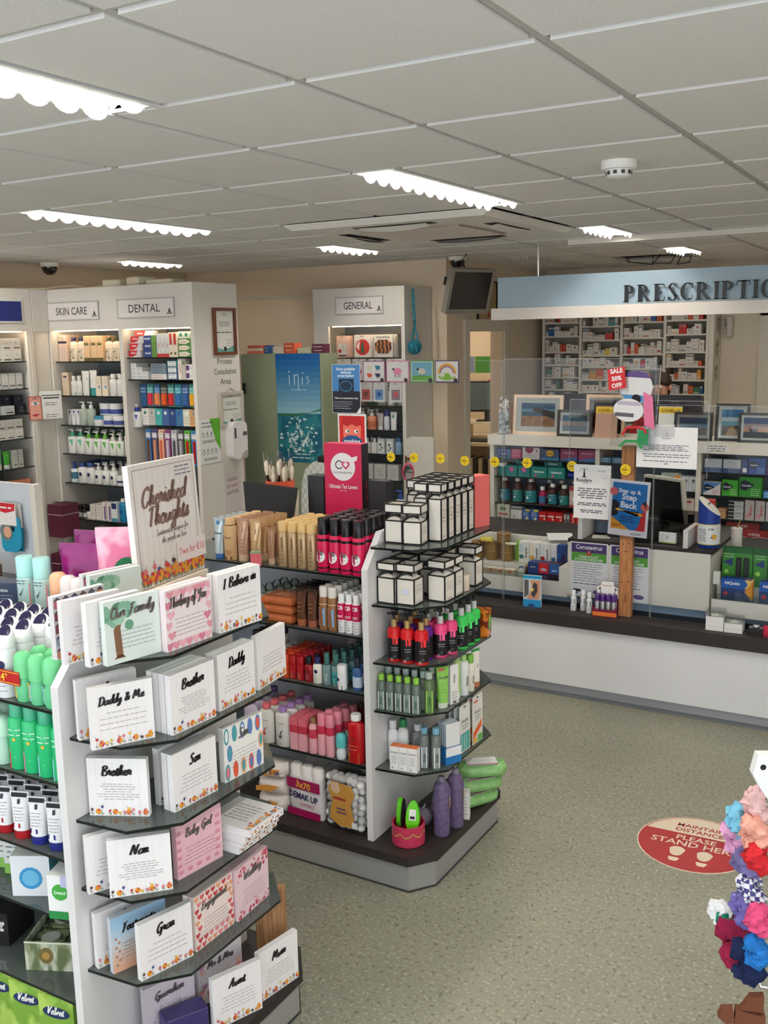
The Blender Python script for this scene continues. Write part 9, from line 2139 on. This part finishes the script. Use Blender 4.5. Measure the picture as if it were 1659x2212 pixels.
def scrunchie(x,y,zz,rr0,rr1,c_,label,rx=1.2,rz_=0,seed=1,m_=None):
 rr0,rr1=rr0*.72,rr1*1.3
 q=random.Random(seed);n,k=40,10;rings=[]
 ph=[q.uniform(0,6.3)for _ in range(4)]
 for i in range(n):
  t=2*PI*i/n
  R0=rr0*(1+.18*math.sin(2*t+ph[0])+.1*math.sin(3*t+ph[1]))
  cx_,cy_,cz_=R0*math.cos(t),R0*math.sin(t),rr1*.35*math.sin(2*t+ph[2])
  ring=[]
  for j in range(k):
   a_=2*PI*j/k
   rad=rr1*(1.0+.16*math.sin(9*t+2*a_+ph[3])+.12*math.sin(5*t-3*a_+ph[1])+q.uniform(-.13,.13))
   ring.append((cx_+rad*math.cos(a_)*math.cos(t),cy_+rad*math.cos(a_)*math.sin(t),cz_+rad*math.sin(a_)))
  rings.append(ring)
 rings.append(rings[0])
 return thing('scrunchie',label,'scrunchie',(x,y,zz),0,'scrunchies on the wire stand',MB(m_ or mat(c_,.85,var=.12,scale=60)).loft(rings,True,False),(0,PI/2+(rx-1.3)*1.5-.25,rz_+.35))
GING=two_tone('checker',(236,236,240),(70,70,130),90,.8)
scrunchie(-.345,2.2,.955,.03,.015,(236,190,190),'pale pink crochet headband end at the top peg',1.4,.2,3)
scrunchie(-.385,2.23,.885,.026,.017,(120,190,220),'pale blue scrunchie on the wire stand',1.3,.3,4)
scrunchie(-.345,2.18,.90,.026,.017,(240,170,150),'peach scrunchie on the wire stand',1.3,.5,14)
scrunchie(-.392,2.24,.845,.024,.017,(222,160,200),'pink scrunchie below the pale blue one',1.35,.3,5)
scrunchie(-.365,2.22,.808,.028,.018,(126,116,170),'lilac scrunchie below the pink one',1.3,.2,6)
scrunchie(-.335,2.17,.845,.022,.016,(206,36,44),'red scrunchie on the inner peg',1.3,.2,16)
scrunchie(-.352,2.21,.735,.03,.018,(90,90,150),'navy gingham scrunchie on the wire stand',1.5,.1,7,GING)
scrunchie(-.36,2.2,.69,.026,.016,(110,100,170),'purple scrunchie below the gingham one',1.3,.1,8)
scrunchie(-.325,2.16,.70,.02,.016,(226,80,130),'hot pink scrunchie on the inner peg',1.3,.1,18)
scrunchie(-.42,2.27,.622,.022,.015,(238,240,244),'white scrunchie at the outer peg tip',1.2,.3,9)
scrunchie(-.405,2.26,.612,.022,.015,(20,130,100),'green scrunchie behind the crimson one',1.2,.3,10)
scrunchie(-.385,2.24,.585,.034,.022,(140,14,60),'large crimson velvet scrunchie on the wire stand',1.45,.2,11)
scrunchie(-.352,2.21,.565,.032,.02,(16,32,76),'navy velvet scrunchie behind the crimson one',1.4,.2,12)
scrunchie(-.325,2.17,.62,.022,.016,(30,120,200),'bright blue scrunchie on the inner peg',1.4,.2,13)
mk=thing('white_mask','white fabric child mask with black eye dot on the top peg','mask',(-.315,2.15,1.02),rot=(0,.2,.5),me=MB(mat((238,238,238),.8)).plate([(-.045,.075),(-.02,.08),(.03,.09),(.05,.04),(.03,-.01),(0,-.02),(-.025,.005),(-.045,.03)],-.012,.012))
b=MB();b.disc(-.028,.05,.0065,-.0125,(20,20,22));ob('eye_dot',b,mk)
bo=thing('fabric_bow','brown spotted fabric hair bow low on the wire stand','hair bow',(-.335,2.17,.40),rot=(0,0,.3))
SPOT=two_tone('voronoi',(50,26,18),(112,62,38),120,.8,(1,1,1),.1,.2)
ob('tail',MB(SPOT).plate([(-.03,.07),(.035,.06),(.03,-.04),(.005,-.085),(-.015,-.05),(-.032,.0)],-.012,.012),bo)
ob('ear_loop',MB(SPOT).plate([(-.035,.07),(-.06,.065),(-.068,.045),(-.05,.03),(-.03,.035)],-.01,.01),bo)
ob('ear_loop',MB(SPOT).plate([(-.02,.07),(.0,.105),(.03,.11),(.03,.07)],-.01,.01),bo)
